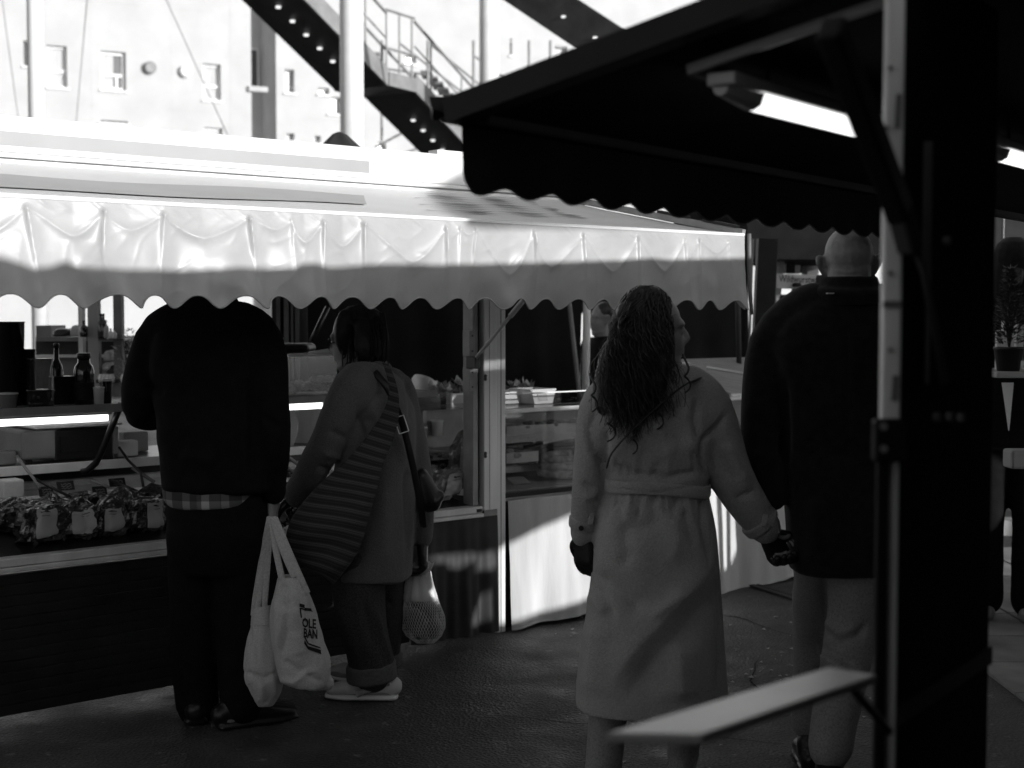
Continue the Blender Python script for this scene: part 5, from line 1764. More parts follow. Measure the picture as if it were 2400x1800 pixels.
for i in range(len(fine) - 1):
    for j in range(NB):
        a, b2 = i * NB + j, i * NB + (j + 1) % NB
        fs.append((a, a + NB, b2 + NB, b2))
fs.append(tuple(range(NB))); fs.append(tuple(reversed(range((len(fine) - 1) * NB, len(fine) * NB))))
put('bag_body', (vs, fs), M['stripes'], sb, smooth=True, uv=uvs)
# black handbag
hb = thing('handbag', 'small black handbag on a thin buckled strap, carried behind the grey coat', 'handbag', at(1010, 1190, Yb))
P = [limb([at(988, 1112, Yb), at(1000, 1150, Yb), at(1008, 1176, Yb)], [(.028, .045), (.045, .05), (.05, .05)], flat=(1, 0, 0)), limb([at(1000, 1170, Yb), at(1030, 1162, Yb)], [.03, .025])]
put('bag_body', fuse(P, .006, 3)[:2], M['leather_black'], hb, smooth=True)
pts = [at(878, 872, Yb - .19), at(905, 905, Yb - .215), at(925, 945, Yb - .215), at(945, 1000, Yb - .19), at(965, 1080, Yb - .18), at(985, 1180, Yb - .15), at(992, 1235, Yb - .08)]
put('strap', limb(pts, [(.014, .003)] * 7, flat=(1, -.3, 0), n=8), M['leather_black'], hb, smooth=True)
c = at(941, 995, Yb - .205)
mb = MB()
dd = np.array([.018, 0, .006]); ee = np.array([.010, .0, -.030])
cs = [c - dd - ee, c + dd - ee, c + dd + ee, c - dd + ee]
for i in range(4):
    mb.tube([cs[i], cs[(i + 1) % 4]], .0022, 6)
put('buckle', mb, M['alu'], hb)
# net bag with produce
Yn = 5.74
nb = thing('net_bag', 'white string net bag full of dark produce, hanging low by the dark skirt cloth', 'net bag', at(990, 1510, Yn))
rows = [(1318, 972, 1000), (1340, 958, 1012), (1375, 949, 1018), (1410, 944, 1026), (1445, 941, 1042), (1470, 943, 1047), (1492, 955, 1036), (1508, 978, 1016)]


def nrow(y):
    for i in range(len(rows) - 1):
        if rows[i][0] <= y <= rows[i + 1][0]:
            t = (y - rows[i][0]) / (rows[i + 1][0] - rows[i][0])
            return rows[i][1] + (rows[i + 1][1] - rows[i][1]) * t, rows[i][2] + (rows[i + 1][2] - rows[i][2]) * t
    return rows[-1][1:]


def npt(a, y, g=1.0):
    l, r = nrow(y)
    cx_ = (l + r) / 2; hx = (r - l) / 2 * g
    wob = 1 + .06 * math.sin(3 * a + y * .05)
    return at(cx_ + math.cos(a) * hx * wob, y, Yn - .065 * math.sin(a) * min(1, (r - l) / 80) * g * wob)


mb = MB()
for k in range(44):
    for sg in (-1, 1):
        pts = [npt(2 * math.pi * k / 44 + sg * (y - 1318) / 190 * 1.9, y) for y in np.linspace(1318, 1508, 22)]
        mb.tube(pts, .0009, 3, cap=False)
put('net', mb, M['net'], nb)
P = []
for i in range(15):
    a = rs.uniform(0, 6.28); y = rs.uniform(1425, 1490)
    P.append(ellip(npt(a, y, .5), [rs.uniform(.024, .034)] * 3, 12))
put('produce', fuse(P, .007, 2)[:2], M['produce'], nb, smooth=True)
mb = MB()
vs = []
for i in range(9):
    for j in range(7):
        x = 992 + i * 3.4 - j * 2.2; y = 1318 + j * 5.2 + 3 * math.sin(i * 1.3)
        vs.append(at(x, y, Yn - .05 + .012 * math.sin(i * 1.7 + j)))
mb.add(vs, [(j + i * 7, j + 1 + i * 7, j + 8 + i * 7, j + 7 + i * 7) for i in range(8) for j in range(6)])
put('plastic_wrap', mb, M['plastic_white'], nb, smooth=True)
P = [limb([npt(a, 1402, .78), npt(a, 1340, .72)], [.022, .014]) for a in (1.2, 2.0, .5, 2.7)] + [ellip(npt(1.5, 1378, .1), (.052, .045, .062), 14)]
put('white_wrapped_food', fuse(P, .006, 2)[:2], M['plastic_white'], nb, smooth=True)
mb = MB()
for dx in (-6, 0, 6):
    mb.tube([at(985 + dx * 2.0, 1322, Yn), at(988 + dx * .6, 1298, Yb + .1), at(990, 1285, Yb + .1)], .003, 5)
put('handle', mb, M['net'], nb)
# ================================================================== GOODS ON THE STALL
def crumple(th, ph, size, sd, amp=.26):
    n = Vector((math.cos(th) * math.cos(ph), math.sin(th) * math.cos(ph), math.sin(ph)))
    sx = math.copysign(abs(n.x) ** .75, n.x) * size[0]; sy = math.copysign(abs(n.y) ** .75, n.y) * size[1]; sz = math.copysign(abs(n.z) ** .7, n.z) * size[2]
    k = 1 + amp * mnoise.noise(n * 2.4 + Vector((sd, 0, sd))) + amp * .7 * abs(mnoise.noise(n * 6 + Vector((0, sd, 0)))) - amp * .25
    return np.array([sx * k, sy * k, sz * k])


def cello(name, c, size, yaw, sd, material, label, group, lab=True, twist=True, tilt=0.0):
    g = thing(name, label, 'food bag', c, group)
    R = lambda p: np.array([p[0] * math.cos(yaw) - p[1] * math.sin(yaw), p[0] * math.sin(yaw) + p[1] * math.cos(yaw), p[2]])
    vs, fs = [], []
    N, Mr = 28, 14
    for j in range(Mr + 1):
        ph = -math.pi / 2 + math.pi * j / Mr
        for i in range(N):
            p = crumple(2 * math.pi * i / N, ph, size, sd)
            if twist and ph > .9:
                q = (ph - .9) / .67
                p = p * np.array([1 - .5 * q, 1 - .5 * q, 1]) + np.array([0, 0, size[2] * .35 * q])
            p[0] += tilt * p[2]
            vs.append(c + R(p) + ZZ * size[2] * .95)
    for j in range(Mr):
        for i in range(N):
            a, b = j * N + i, j * N + (i + 1) % N
            fs.append((a, b, b + N, a + N))
    put('wrapper', (vs, fs), material, g, smooth=False)
    if lab:
        def lp(u, v):
            p = crumple(-math.pi / 2 + (u - .5) * .72 + .25 * math.sin(sd), -.5 + v * 1.15, size, sd) * 1.03 + np.array([0, -.004, 0])
            p[0] += tilt * p[2]
            return c + R(p) + ZZ * size[2] * .95
        pl = put('paper_label', MB().grid(lp, 8, 8), M['paper'], g, smooth=True)
        put('label_print', MB().grid(lambda u, v: lp(.25 + .5 * u, .80 + .05 * v) + SN * .003, 6, 1), M['print_black'], pl)
        put('label_print', MB().grid(lambda u, v: lp(.3 + .4 * u, .66 + .03 * v) + SN * .003, 6, 1), M['mid_grey'], pl)
    return g


YAW = math.radians(40)


def bedpt(x, y, o):
    t_ = onS(x, y, o)[0]
    z_ = .62 + (-.05 - o) / .62 * .12
    return S(t_, o, z_)


bags = [(-120, 1275, -.16, .12, 'cellophane food bag at the left end of the front row'),
        (98, 1255, -.15, .115, 'cellophane bag with pale label, leftmost in the front row'), (180, 1245, -.15, .10, 'cellophane bag with pale label, second from left in the front row'),
        (258, 1238, -.15, .095, 'cellophane bag with pale label, third from left in the front row'), (340, 1232, -.15, .10, 'cellophane bag with pale label next to the black jacket'),
        (40, 1225, -.30, .10, 'dark cellophane bag in the second row in front of the white foam blocks'), (120, 1212, -.30, .10, 'dark cellophane bag in the second row, right of the white foam blocks'),
        (205, 1200, -.31, .105, 'tall crumpled cellophane bag standing highest in the second row'), (290, 1205, -.30, .10, 'dark cellophane bag in the second row beside the black jacket'),
        (355, 1190, -.33, .095, 'shiny cellophane bag half hidden by the black jacket'), (655, 1170, -.3, .085, 'crumpled cellophane bag between the two customers'),
        (690, 1200, -.2, .07, 'small cellophane bag by the hand of the woman in grey')]
for i, (x, y, o, s, lb) in enumerate(bags):
    cello('food_bag', bedpt(x, y, o), (s * .95, s * .62, s * (.72 if o > -.25 else .62)), YAW + rs.uniform(-.3, .3), 3.1 * i + 1, M['cello'], lb, 'wrapped food bags in the left display', lab=i < 5, twist=i % 3 != 1)
right_bags = [(1040, 1185, -.15, (.095, .06, .075), M['cello_pale'], 'clear bag with pale label lying beside the aluminium upright', .35, True), (1085, 1130, -.28, (.075, .06, .13), M['cello_pale'], 'tall clear bread bag with paper label standing by the upright', .1, True),
              (1000, 1150, -.30, (.09, .06, .06), M['cello_pale'], 'pale bag behind the black handbag', 0, False), (1000, 1100, -.42, (.12, .08, .05), M['cello'], 'flat dark packet with white corner lying behind the handbag', 0, False),
              (965, 1215, -.12, (.07, .05, .04), M['cello_pale'], 'small pale bag in the corner of the display below the handbag', 0, False)]
for i, (x, y, o, s, m_, lb, tl, la) in enumerate(right_bags):
    cello('food_bag', bedpt(x, y, o) if i != 3 else S(onS(x, y, o)[0], o, .74), s, YAW + rs.uniform(-.2, .2), 40 + i * 2.7, m_, lb, 'wrapped food bags beside the upright', lab=la, twist=i in (1,), tilt=tl)
# white foam blocks
for i, (x, y, s, dz) in enumerate(((36, 1185, (.095, .085, .075), 0), (40, 1148, (.085, .085, .075), .076))):
    c = bedpt(x, 1180, -.40) + ZZ * (.02 + dz) - SA * (.01 * i)
    put('foam_block', MB().box(c - SA * s[0] / 2, SA * s[0], -SN * s[1], ZZ * s[2]), M['foam'], None, ('lower' if i == 0 else 'upper') + ' white block of two stacked at the left edge of the display', 'block', 'white blocks stacked in the display', bevel=.008)
# price tags
for i, (x, y, wd, hd) in enumerate(((156, 1139, 40, 24), (110, 1152, 34, 26), (236, 1152, 34, 26), (277, 1131, 38, 22), (690, 1110, 40, 20))):
    o = -.46
    t0_, z0_ = onS(x - wd / 2, y + hd / 2, o); t1_, z1_ = onS(x + wd / 2, y - hd / 2, o)
    tg = thing('price_tag', 'black price card with chalk writing, %s' % ['left of the middle behind the bags', 'leftmost, beside the white blocks', 'low in the middle behind the bags', 'upper right behind the bags', 'between the two customers'][i], 'price tag', S(t0_, o, z0_), 'black price cards in the display')
    put('card', MB().box(S(t0_, o, z0_), SA * (t1_ - t0_), -SN * .004, ZZ * (z1_ - z0_) - SN * .015), M['tag_black'], tg, bevel=.002)
    for r in range(3):
        n_ = 7
        mb = MB()
        zz0 = z0_ + (z1_ - z0_) * (.25 + .22 * r)
        pts = [S(t0_ + (t1_ - t0_) * (.2 + .6 * k / n_), o + .003 - .004 * r, zz0 + .003 * math.sin(k * 2.2 + r)) for k in range(n_ + 1)]
        mb.tube(pts, .0011, 4)
        put('chalk_line', mb, M['chalk'], tg)
# weighing scale
o = -.62
t0_ = onS(52, 1040, -.56)[0]; t1_ = onS(275, 1040, -.56)[0]
zs0 = ZR + .02; zs1 = onS(150, 1006, -.56)[1]
sc = thing('weighing_scale', 'dark weighing scale with pale rounded side on the shelf below the strip lamp', 'scale', S((t0_ + t1_) / 2, -.75, ZR), None)
put('case', MB().sbox(t0_, t0_ + .16, -.92, -.565, zs0, zs1), M['mid_grey'], sc, bevel=.012)
put('front_panel', MB().sbox(t0_ + .14, t1_ - .02, -.92, -.56, zs0 - .01, zs1 - .004), M['black_plastic'], sc, bevel=.006)
put('plate', MB().sbox(t0_ + .05, t1_ + .02, -.93, -.55, zs1 + .006, zs1 + .016), M['alu'], sc, bevel=.004)
put('side_cover', MB().sbox(t1_ - .02, t1_ + .01, -.92, -.565, zs0, zs1), M['steel_mid'], sc, bevel=.006)
put('keypad', MB().sbox(t0_ + .16, t1_ - .06, -.56, -.556, zs0 + .02, zs1 - .03), M['black_paint'], sc)
for t_ in (t0_ + .03, t1_ - .03):
    put('foot', MB().sbox(t_ - .015, t_ + .015, -.62, -.57, ZR, zs0), M['black_plastic'], sc)
# bent black pipe and thin rods over the display
def spx(pts, o=None):
    return [S(onS(x, y, oo)[0], oo, onS(x, y, oo)[1]) for x, y, oo in pts]


put('support_pipe', MB().tube(spx([(285, 945, -.32), (262, 1000, -.36), (240, 1055, -.42), (225, 1085, -.46), (205, 1103, -.5), (192, 1106, -.52)]), .014, 10), M['black_plastic'], None, 'thick bent black pipe holding up the serving shelf beside the scale', 'pipe', smooth=True)
for pts, r, lb in (([(40, 1068, -.52), (62, 1100, -.45), (78, 1120, -.4), (92, 1145, -.36)], .006, 'thin bent grey rod at the left above the white blocks'), ([(78, 1120, -.42), (120, 1142, -.38), (172, 1168, -.3)], .006, 'dark straight rod slanting down among the bags, left'),
                   ([(280, 1048, -.52), (300, 1078, -.46), (330, 1108, -.4), (338, 1150, -.36)], .006, 'dark cable bending down beside the black jacket'), ([(310, 1096, -.46), (362, 1130, -.38)], .008, 'pale tongs slanting down to the black jacket'),
                   ([(215, 1126, -.42), (256, 1142, -.36)], .006, 'short metal tongs lying between two price cards'), ([(260, 1125, -.46), (340, 1160, -.36)], .007, 'dark rod slanting down at the right of the price cards'),
                   ([(668, 1066, -.5), (712, 1098, -.44)], .009, 'grey tongs above the small bags between the customers'), ([(666, 1090, -.5), (702, 1116, -.44)], .007, 'white tongs above the small bags between the customers')):
    put('serving_tongs' if 'tongs' in lb else 'rod', MB().tube(spx(pts), r, 8), M['steel_mid'] if 'pale' in lb or 'grey' in lb or 'white' in lb or 'metal' in lb else M['black_plastic'], None, lb, 'tongs' if 'tongs' in lb else 'rod', smooth=True)


# tubs, jars and bottles on the serving shelf (left)
def tub(x0, x1, ytop, ybot, o, label, lid=False, dark=False, group='jars and tubs on the serving shelf'):
    t0_, t1_ = onS(x0, ybot, o)[0], onS(x1, ybot, o)[0]
    zt = onS((x0 + x1) / 2, ytop, o)[1]
    c = S((t0_ + t1_) / 2, o, ZT)
    r = abs(t1_ - t0_) / 2
    g = thing('jar' if dark else 'plastic_tub', label, 'jar' if dark else 'tub', c, group)
    h = zt - ZT
    put('wall', MB().lathe(c, [(r * .88, .001), (r, h), (r * 1.03, h), (r * 1.03, h + .004), (r * .96, h + .004)], 20), M['jar_dark'] if dark else M['glass_thin'], g, smooth=True)
    if not dark:
        put('contents', MB().lathe(c, [(r * .84, .004), (r * .90, h * .35), (.01, h * .37)], 16), M['jar_dark'], g, smooth=True)
    if lid:
        put('lid', MB().lathe(c + ZZ * (h + .004), [(r * .95, 0), (r * .95, .02), (r * .9, .024)], 18), M['black_plastic'], g)
    return g


def bottle(c, h, r, material, label, group=None, cap='black_plastic', lab=None):
    g = thing('bottle', label, 'bottle', c, group)
    put('glass_body', MB().lathe(c, [(r * .9, 0), (r, .01), (r, h * .55), (r * .85, h * .64), (r * .4, h * .74), (r * .36, h * .92)], 18), material, g, smooth=True)
    put('cap', MB().lathe(c + ZZ * h * .92, [(r * .42, 0), (r * .42, h * .07), (r * .36, h * .08)], 14), M[cap], g, smooth=True)
    if lab:
        put('bottle_label', MB().lathe(c + ZZ * h * .14, [(r * 1.01, 0), (r * 1.02, .001), (r * 1.02, h * .3), (r * 1.01, h * .301)], 18), M[lab], g, smooth=True)
    return g


tub(68, 124, 842, 952, -.42, 'clear plastic tub at the left on the dark serving shelf')
tub(62, 128, 915, 954, -.36, 'low clear tub in front of the tall tub on the serving shelf')
tub(-30, 58, 756, 945, -.52, 'tall dark jar at the left edge of the photo on the serving shelf', dark=True)
tub(52, 84, 820, 945, -.5, 'slim dark jar behind the tall clear tub', dark=True)
bottle(S(onS(134, 945, -.5)[0], -.5, ZT), .25, .026, M['bottle_dark'], 'dark slim bottle between the clear tub and the screw-top jar', 'bottles on the serving shelf')
# screw top jar
o = -.40
t_ = onS(198, 945, o)[0]; c = S(t_, o, ZT); h = onS(198, 828, o)[1] - ZT; r = abs(onS(220, 945, o)[0] - t_)
jr = thing('jar', 'dark shouldered jar with black screw lid on the serving shelf', 'jar', c, 'jars and tubs on the serving shelf')
put('glass_body', MB().lathe(c, [(r, 0), (r, h * .66), (r * .92, h * .74), (r * .62, h * .82), (r * .60, h * .90)], 24), M['jar_dark'], jr, smooth=True)
put('lid', MB().lathe(c + ZZ * h * .90, [(r * .68, 0), (r * .68, h * .10), (r * .6, h * .105)], 24), M['black_plastic'], jr, smooth=True)
put('jar_label', MB().lathe(c + ZZ * h * .1, [(r * 1.005, 0), (r * 1.01, .001), (r * 1.01, h * .33), (r * 1.0, h * .332)], 24), M['dark_panel'], jr, smooth=True)
t0_, t1_ = onS(128, 945, -.45)[0], onS(180, 945, -.45)[0]
put('carton', MB().sbox(t0_, t1_, -.52, -.45, ZT, onS(155, 882, -.45)[1]), M['black_plastic'], None, 'black carton standing beside the screw-top jar', 'carton', bevel=.004)
# glass case with minced food between the customers
t0_, t1_ = onS(640, 900, -.33)[0], onS(790, 900, -.33)[0]
zt = onS(700, 836, -.33)[1]
gc = thing('glass_case', 'low glass case with dark chopped food on the serving shelf between the customers', 'glass case', S((t0_ + t1_) / 2, -.45, ZT))
put('front_glass', MB().sbox(t0_, t1_, -.334, -.33, ZT + .002, zt), M['glass_thin'], gc)
put('top_glass', MB().sbox(t0_, t1_, -.58, -.33, zt, zt + .008), M['glass_thin'], gc)
put('edge_trim', MB().sbox(t0_, t1_, -.338, -.328, zt, zt + .009), M['alu'], gc)
vs = MB().grid(lambda u, v: S(u, v, ZT + .01 + .045 * math.sin(math.pi * (v + .58) / .24) ** .5 + .02 * mnoise.noise(Vector((u * 30, v * 30, 0))) + .012 * mnoise.noise(Vector((u * 80, v * 80, 0)))), 50, 14, t0_ + .01, t1_ - .01, -.575, -.345)
put('chopped_food', vs, M['meat'], gc, smooth=True)
for i in range(6):
    c = S(onS(735 + i * 9, 880, -.4)[0], -.40 + .02 * (i % 2), ZT + .075)
    put('bread_roll', MB().lathe(c - ZZ * .02, [(.01, 0), (.022, .006), (.024, .016), (.012, .03), (.002, .033)], 10), M['leaf_pale'], gc, smooth=True)
put('spoon', MB().tube([S(t0_ + .24, -.42, zt + .012), S(t0_ + .30, -.36, zt + .018), S(t0_ + .34, -.34, zt + .024)], [.006, .014, .018], 8), M['plastic_white'], None, 'pale plastic scoop lying on the glass case', 'scoop', smooth=True)
# steel pots and rag under the shelf between the customers
for i, (x, r_, lb) in enumerate(((722, .085, 'tall steel pot under the strip lamp between the customers'), (770, .07, 'steel pot half hidden by the grey coat under the strip lamp'))):
    c = S(onS(x, 1060, -.75)[0], -.75, ZR)
    p = thing('steel_pot', lb, 'pot', c, 'steel pots under the serving shelf')
    put('wall', MB().lathe(c, [(r_, 0), (r_, .17), (r_ * 1.04, .172), (r_ * 1.04, .178)], 26), M['alu'], p, smooth=True)
    put('rim', MB().lathe(c + ZZ * .178, [(r_ * 1.03, 0), (r_ * 1.03, .004)], 26), M['alu_dull'], p)
mb = MB().grid(lambda u, v: S(onS(675, 1000, -.6)[0] - .05 + .06 * u + .03 * u * math.sin(v * 3.1), -.58 + .012 * math.sin(u * 7 + v * 3), ZR + .005 + v * .2), 12, 14)
put('dish_cloth', mb, M['paper'], None, 'pale crumpled cloth hanging below the strip lamp beside the black jacket', 'cloth', smooth=True)
# plastic tub row on the shelf right of the woman
t0_, t1_ = onS(962, 950, -.75)[0], onS(1112, 950, -.75)[0]
z0_ = onS(1030, 978, -.75)[1]; z1_ = onS(1030, 922, -.75)[1]
tr = thing('food_tray', 'cloudy plastic food tray with greens, left of the aluminium upright', 'tray', S((t0_ + t1_) / 2, -.9, z0_))
put('front_side', MB().sbox(t0_, t1_ - .16, -.76, -.75, z0_, z1_), M['glass_thin'], tr, bevel=.003)
put('bright_end', MB().sbox(t1_ - .155, t1_, -.80, -.745, z0_ + .01, z1_ - .005), M['plastic_white'], tr, bevel=.006)
put('tray_base', MB().sbox(t0_, t1_, -1.05, -.75, z0_ - .006, z0_ + .004), M['steel_mid'], tr)
put('tray_back', MB().sbox(t0_, t1_, -1.06, -1.05, z0_, z1_), M['mid_grey'], tr)


def greens(c, n, rad, label, material='leaf_pale'):
    g = thing('lettuce', label, 'salad', c, 'salad greens behind the upright')
    mb_ = MB()
    for i in range(n):
        a = rs.uniform(0, 6.28); r_ = rad * rs.uniform(.1, 1); h_ = rs.uniform(0, .06)
        p = c + np.array([math.cos(a) * r_, math.sin(a) * r_, h_]); s = rs.uniform(.012, .03)
        d1 = np.array([rs.uniform(-1, 1), rs.uniform(-1, 1), rs.uniform(0, 1)]) * s; d2 = np.array([rs.uniform(-1, 1), rs.uniform(-1, 1), rs.uniform(-.2, 1)]) * s
        mb_.add([p, p + d1, p + d1 + d2 + ZZ * s * .4, p + d2], [(0, 1, 2, 3)])
    put('leaves', mb_, M[material], g)


for x, y, lb in ((1035, 915, 'loose pale greens in the plastic tray'), (1092, 905, 'curly greens in the tray by the upright'), (1215, 908, 'curly greens above the white tubs right of the upright')):
    greens(S(onS(x, y, -.85)[0], -.85, onS(x, y, -.85)[1] - .04), 90, .07, lb)
put('paper_bag', MB().grid(lambda u, v: S(onS(960, 900, -.95)[0] + .2 * u, -.95 + .02 * math.sin(u * 9 + 2 * v), onS(990, 925, -.95)[1] + .09 * v + .02 * math.sin(u * 5)), 12, 6), M['paper_white'], None, 'pale crumpled paper sack behind the salad tray', 'paper sack', smooth=True)
tb_ = thing('side_table', 'dark table behind the display, left of the upright, on a pale leg', 'table', S(onS(1030, 1000, -.8)[0], -.95, 0))
zt2 = z0_ - .012
put('tabletop', MB().sbox(t0_ - .1, t1_ + .05, -1.15, -.7, zt2 - .03, zt2), M['black_plastic'], tb_, bevel=.004)
put('edge_band', MB().sbox(t0_ - .1, t1_ + .05, -.7, -.69, zt2 - .045, zt2 - .01), M['alu_dull'], tb_)
for x in (1075, 985):
    t_ = onS(x, 1030, -.9)[0]
    put('leg', MB().tube([S(t_, -.9, .02), S(t_, -.9, zt2 - .03)], .017, 8), M['lamp_case'], tb_)

# white tubs on the glass counter
zc_ = zg1 + .014
for i, (x0, x1, yt, o, lb, tap) in enumerate(((1180, 1250, 920, -.40, 'white box on the glass counter right beside the upright', 0), (1246, 1302, 914, -.30, 'white tapered plastic tub on the glass counter, right of the white box', .02))):
    t0_, t1_ = onS(x0, 960, o)[0], onS(x1, 960, o)[0]
    z1_ = onS((x0 + x1) / 2, yt, o)[1]
    g = thing('plastic_tub', lb, 'tub', S((t0_ + t1_) / 2, o, zc_), 'white tubs on the glass counter')
    a, b = S(t0_ + tap, o, zc_), S(t1_ - tap, o, zc_); c_, d_ = S(t1_, o, z1_), S(t0_, o, z1_)
    mb = MB()
    dep = -SN * .16
    q = [a, b, b + dep, a + dep, d_, c_, c_ + dep * 1.1, d_ + dep * 1.1]
    mb.add(q, [(0, 3, 2, 1), (0, 1, 5, 4), (1, 2, 6, 5), (2, 3, 7, 6), (3, 0, 4, 7)])
    put('wall', mb, M['plastic_white'], g)
    mb = MB()
    for k in range(4):
        p, r_ = q[4 + k], q[4 + (k + 1) % 4]
        mb.tube([p, r_], .006, 6)
    put('rim', mb, M['plastic_white'], g)
    if i: put('sticker', MB().box(a + (b - a) * .25 + (d_ - a) * .2 + SN * .003, (b - a) * .5, SN * .001, (d_ - a) * .6), M['paper'], g)
# food inside the glass counter
def inside(x, y, o):
    return S(onS(x, y, o)[0], o, zg0 + .012)


for i, (x, y, o, n_, r_, lb) in enumerate(((1310, 1110, -.22, 3, .115, 'coiled pale sausage ring on the lower shelf of the glass counter'), (1500, 1100, -.25, 2, .10, 'coiled sausage ring behind the woman in beige in the glass counter'))):
    c = inside(x, y, o)
    pts = []
    for k in range(64):
        a = k * .30
        rr = r_ * (1 - .12 * (a / 6.28))
        pts.append(c + SA * rr * math.cos(a) + SN * rr * .75 * math.sin(a) + ZZ * (.02 + .036 * (a / 6.28)))
    put('sausage_ring', MB().tube(pts, .021, 10), M['sausage'], None, lb, 'sausage', 'sausage rings in the glass counter', smooth=True)
for i, (x, y, o, s, z, lb) in enumerate(((1225, 1075, -.40, (.22, .16, .05), .10, 'slab of dark meat at the left in the glass counter'), (1215, 1040, -.42, (.26, .16, .03), .165, 'upper slab of meat at the left on the glass shelf'),
                                        (1340, 1045, -.45, (.26, .18, .05), .10, 'pale grained meat in the middle of the glass counter'), (1345, 1000, -.45, (.30, .16, .045), .18, 'meat on the upper glass shelf, right'),
                                        (1712, 1000, -.3, (.3, .2, .10), .08, 'slab of meat at the far end of the glass counter'))):
    c = inside(x, y, o) + ZZ * z
    vs, fs = [], []
    N, Mr = 22, 10
    for j in range(Mr + 1):
        for k in range(N):
            p = crumple(2 * math.pi * k / N, -math.pi / 2 + math.pi * j / Mr, (s[0] / 2, s[1] / 2, s[2] / 2), 7 * i + 2, .25)
            vs.append(c + SA * p[0] + SN * p[1] + ZZ * p[2])
    for j in range(Mr):
        for k in range(N):
            a, b = j * N + k, j * N + (k + 1) % N
            fs.append((a, b, b + N, a + N))
    put('meat_slab', (vs, fs), M['meat'] if i % 2 == 0 else M['sausage'], None, lb, 'meat', 'meat in the glass counter', smooth=True)
for x0, x1, y, o, lb in ((1185, 1290, 1020, -.36, 'steel tray on the glass shelf near the upright'), (1290, 1420, 1012, -.38, 'steel tray on the glass shelf behind the beige coat'), (1185, 1260, 1090, -.36, 'dark steel tray on the floor of the glass counter')):
    t0_, t1_ = onS(x0, y, o)[0], onS(x1, y, o)[0]; z_ = onS((x0 + x1) / 2, y, o)[1]
    g = thing('steel_tray', lb, 'tray', S((t0_ + t1_) / 2, o - .1, z_ - .03), 'steel trays in the glass counter')
    put('tray_wall', MB().sbox(t0_, t1_, o - .006, o, z_ - .035, z_), M['alu'], g)
    put('tray_floor', MB().sbox(t0_, t1_, o - .24, o - .006, z_ - .035, z_ - .03), M['alu_dull'], g)
    put('rim', MB().sbox(t0_, t1_, o, o + .008, z_ - .002, z_ + .002), M['frame_white'], g)
# more trays of goods in the glass counter, in two rows
for i, (x0, x1, y, o, m_, lb) in enumerate(((1190, 1245, 1000, -.48, 'sausage', 'heaped pale food in the back tray of the glass counter, nearest the upright'), (1255, 1320, 996, -.48, 'meat', 'heaped food in the back tray of the glass counter, second from the upright'),
                                           (1330, 1400, 992, -.48, 'sausage', 'heaped pale food in the back tray of the glass counter, behind the beige coat'), (1190, 1250, 1062, -.20, 'sausage', 'row of pale pieces low at the left in the glass counter'),
                                           (1690, 1745, 1020, -.2, 'sausage', 'pale food at the far end of the glass counter by the overcoat'))):
    t0_, t1_ = onS(x0, y, o)[0], onS(x1, y, o)[0]; z_ = onS((x0 + x1) / 2, y, o)[1]
    g = thing('food_heap', lb, 'food', S((t0_ + t1_) / 2, o - .05, z_ - .03), 'food heaps in the glass counter')
    P = []
    for k in range(14):
        c = S(rs.uniform(t0_, t1_), o - rs.uniform(0, .12), z_ - .01 + rs.uniform(-.01, .025))
        P.append(ellip(c, (rs.uniform(.02, .045), rs.uniform(.015, .03), rs.uniform(.010, .02)), 10))
    put('pieces', fuse(P, .006, 1)[:2], M[m_], g, smooth=True)
    put('tray_wall', MB().sbox(t0_ - .02, t1_ + .02, o + .012, o + .016, z_ - .045, z_ + .006), M['alu'], g)
# packets standing on the shelf behind the left display and below the serving shelf
for i, (x, y, o, w_, h_, m_, lb) in enumerate(((300, 1040, -.62, .10, .07, 'paper_white', 'white packet right of the weighing scale'), (320, 1012, -.8, .12, .09, 'paper', 'pale packet behind the white one right of the scale'), (1010, 1075, -.66, .10, .06, 'paper', 'pale packet on the rail below the dark table edge'),
                                              (965, 1065, -.62, .08, .09, 'mid_grey', 'grey packet by the grey coat below the dark table edge'), (655, 1120, -.4, .07, .05, 'paper_white', 'small white packet between the two customers'), (15, 1062, -.6, .09, .06, 'mid_grey', 'grey packet at the left edge beside the scale'))):
    t0_ = onS(x, y, o)[0]
    zq = ZR if o < -.55 else bedpt(x, y, o)[2]
    put('packet', MB().sbox(t0_ - w_ / 2, t0_ + w_ / 2, o - .06, o, zq + .001, zq + h_), M[m_], None, lb, 'packet', 'packets on the inner shelves', bevel=.008)
clutter = [(648, 826, -.36, .030, .075, 'frame_white', 'pale lidded tub at the left on the glass case'), (20, 935, -.36, .035, .06, 'mid_grey', 'squat grey tub at the left end of the serving shelf'),
           (232, 945, -.36, .022, .07, 'frame_white', 'small pale jar right of the screw-top jar'), (252, 945, -.4, .02, .10, 'jar_dark', 'small dark jar beside the black jacket on the serving shelf'),
           (985, 1060, -.5, .035, .06, 'plastic_white', 'white pot on the inner rail behind the handbag'), (1025, 1058, -.6, .03, .08, 'alu', 'steel cup on the inner rail left of the upright'),
           (1070, 1048, -.7, .035, .07, 'plastic_white', 'white pot on the inner rail next to the upright')]
for x, y, o, r_, h_, m_, lb in clutter:
    t_, z_ = onS(x, y, o)
    base = zt + .01 if y == 826 else (ZT if y > 930 and y < 950 else ZR)
    c = S(t_, o, base)
    g = thing('small_pot', lb, 'pot', c, 'small pots about the counter')
    put('wall', MB().lathe(c, [(r_ * .85, 0), (r_, h_ * .9), (r_ * 1.05, h_ * .92)], 16), M[m_], g, smooth=True)
    put('lid', MB().lathe(c + ZZ * h_ * .92, [(r_ * 1.08, 0), (r_ * 1.08, h_ * .07), (r_ * .95, h_ * .1)], 16), M['alu' if m_ == 'jar_dark' else 'frame_white'], g, smooth=True)
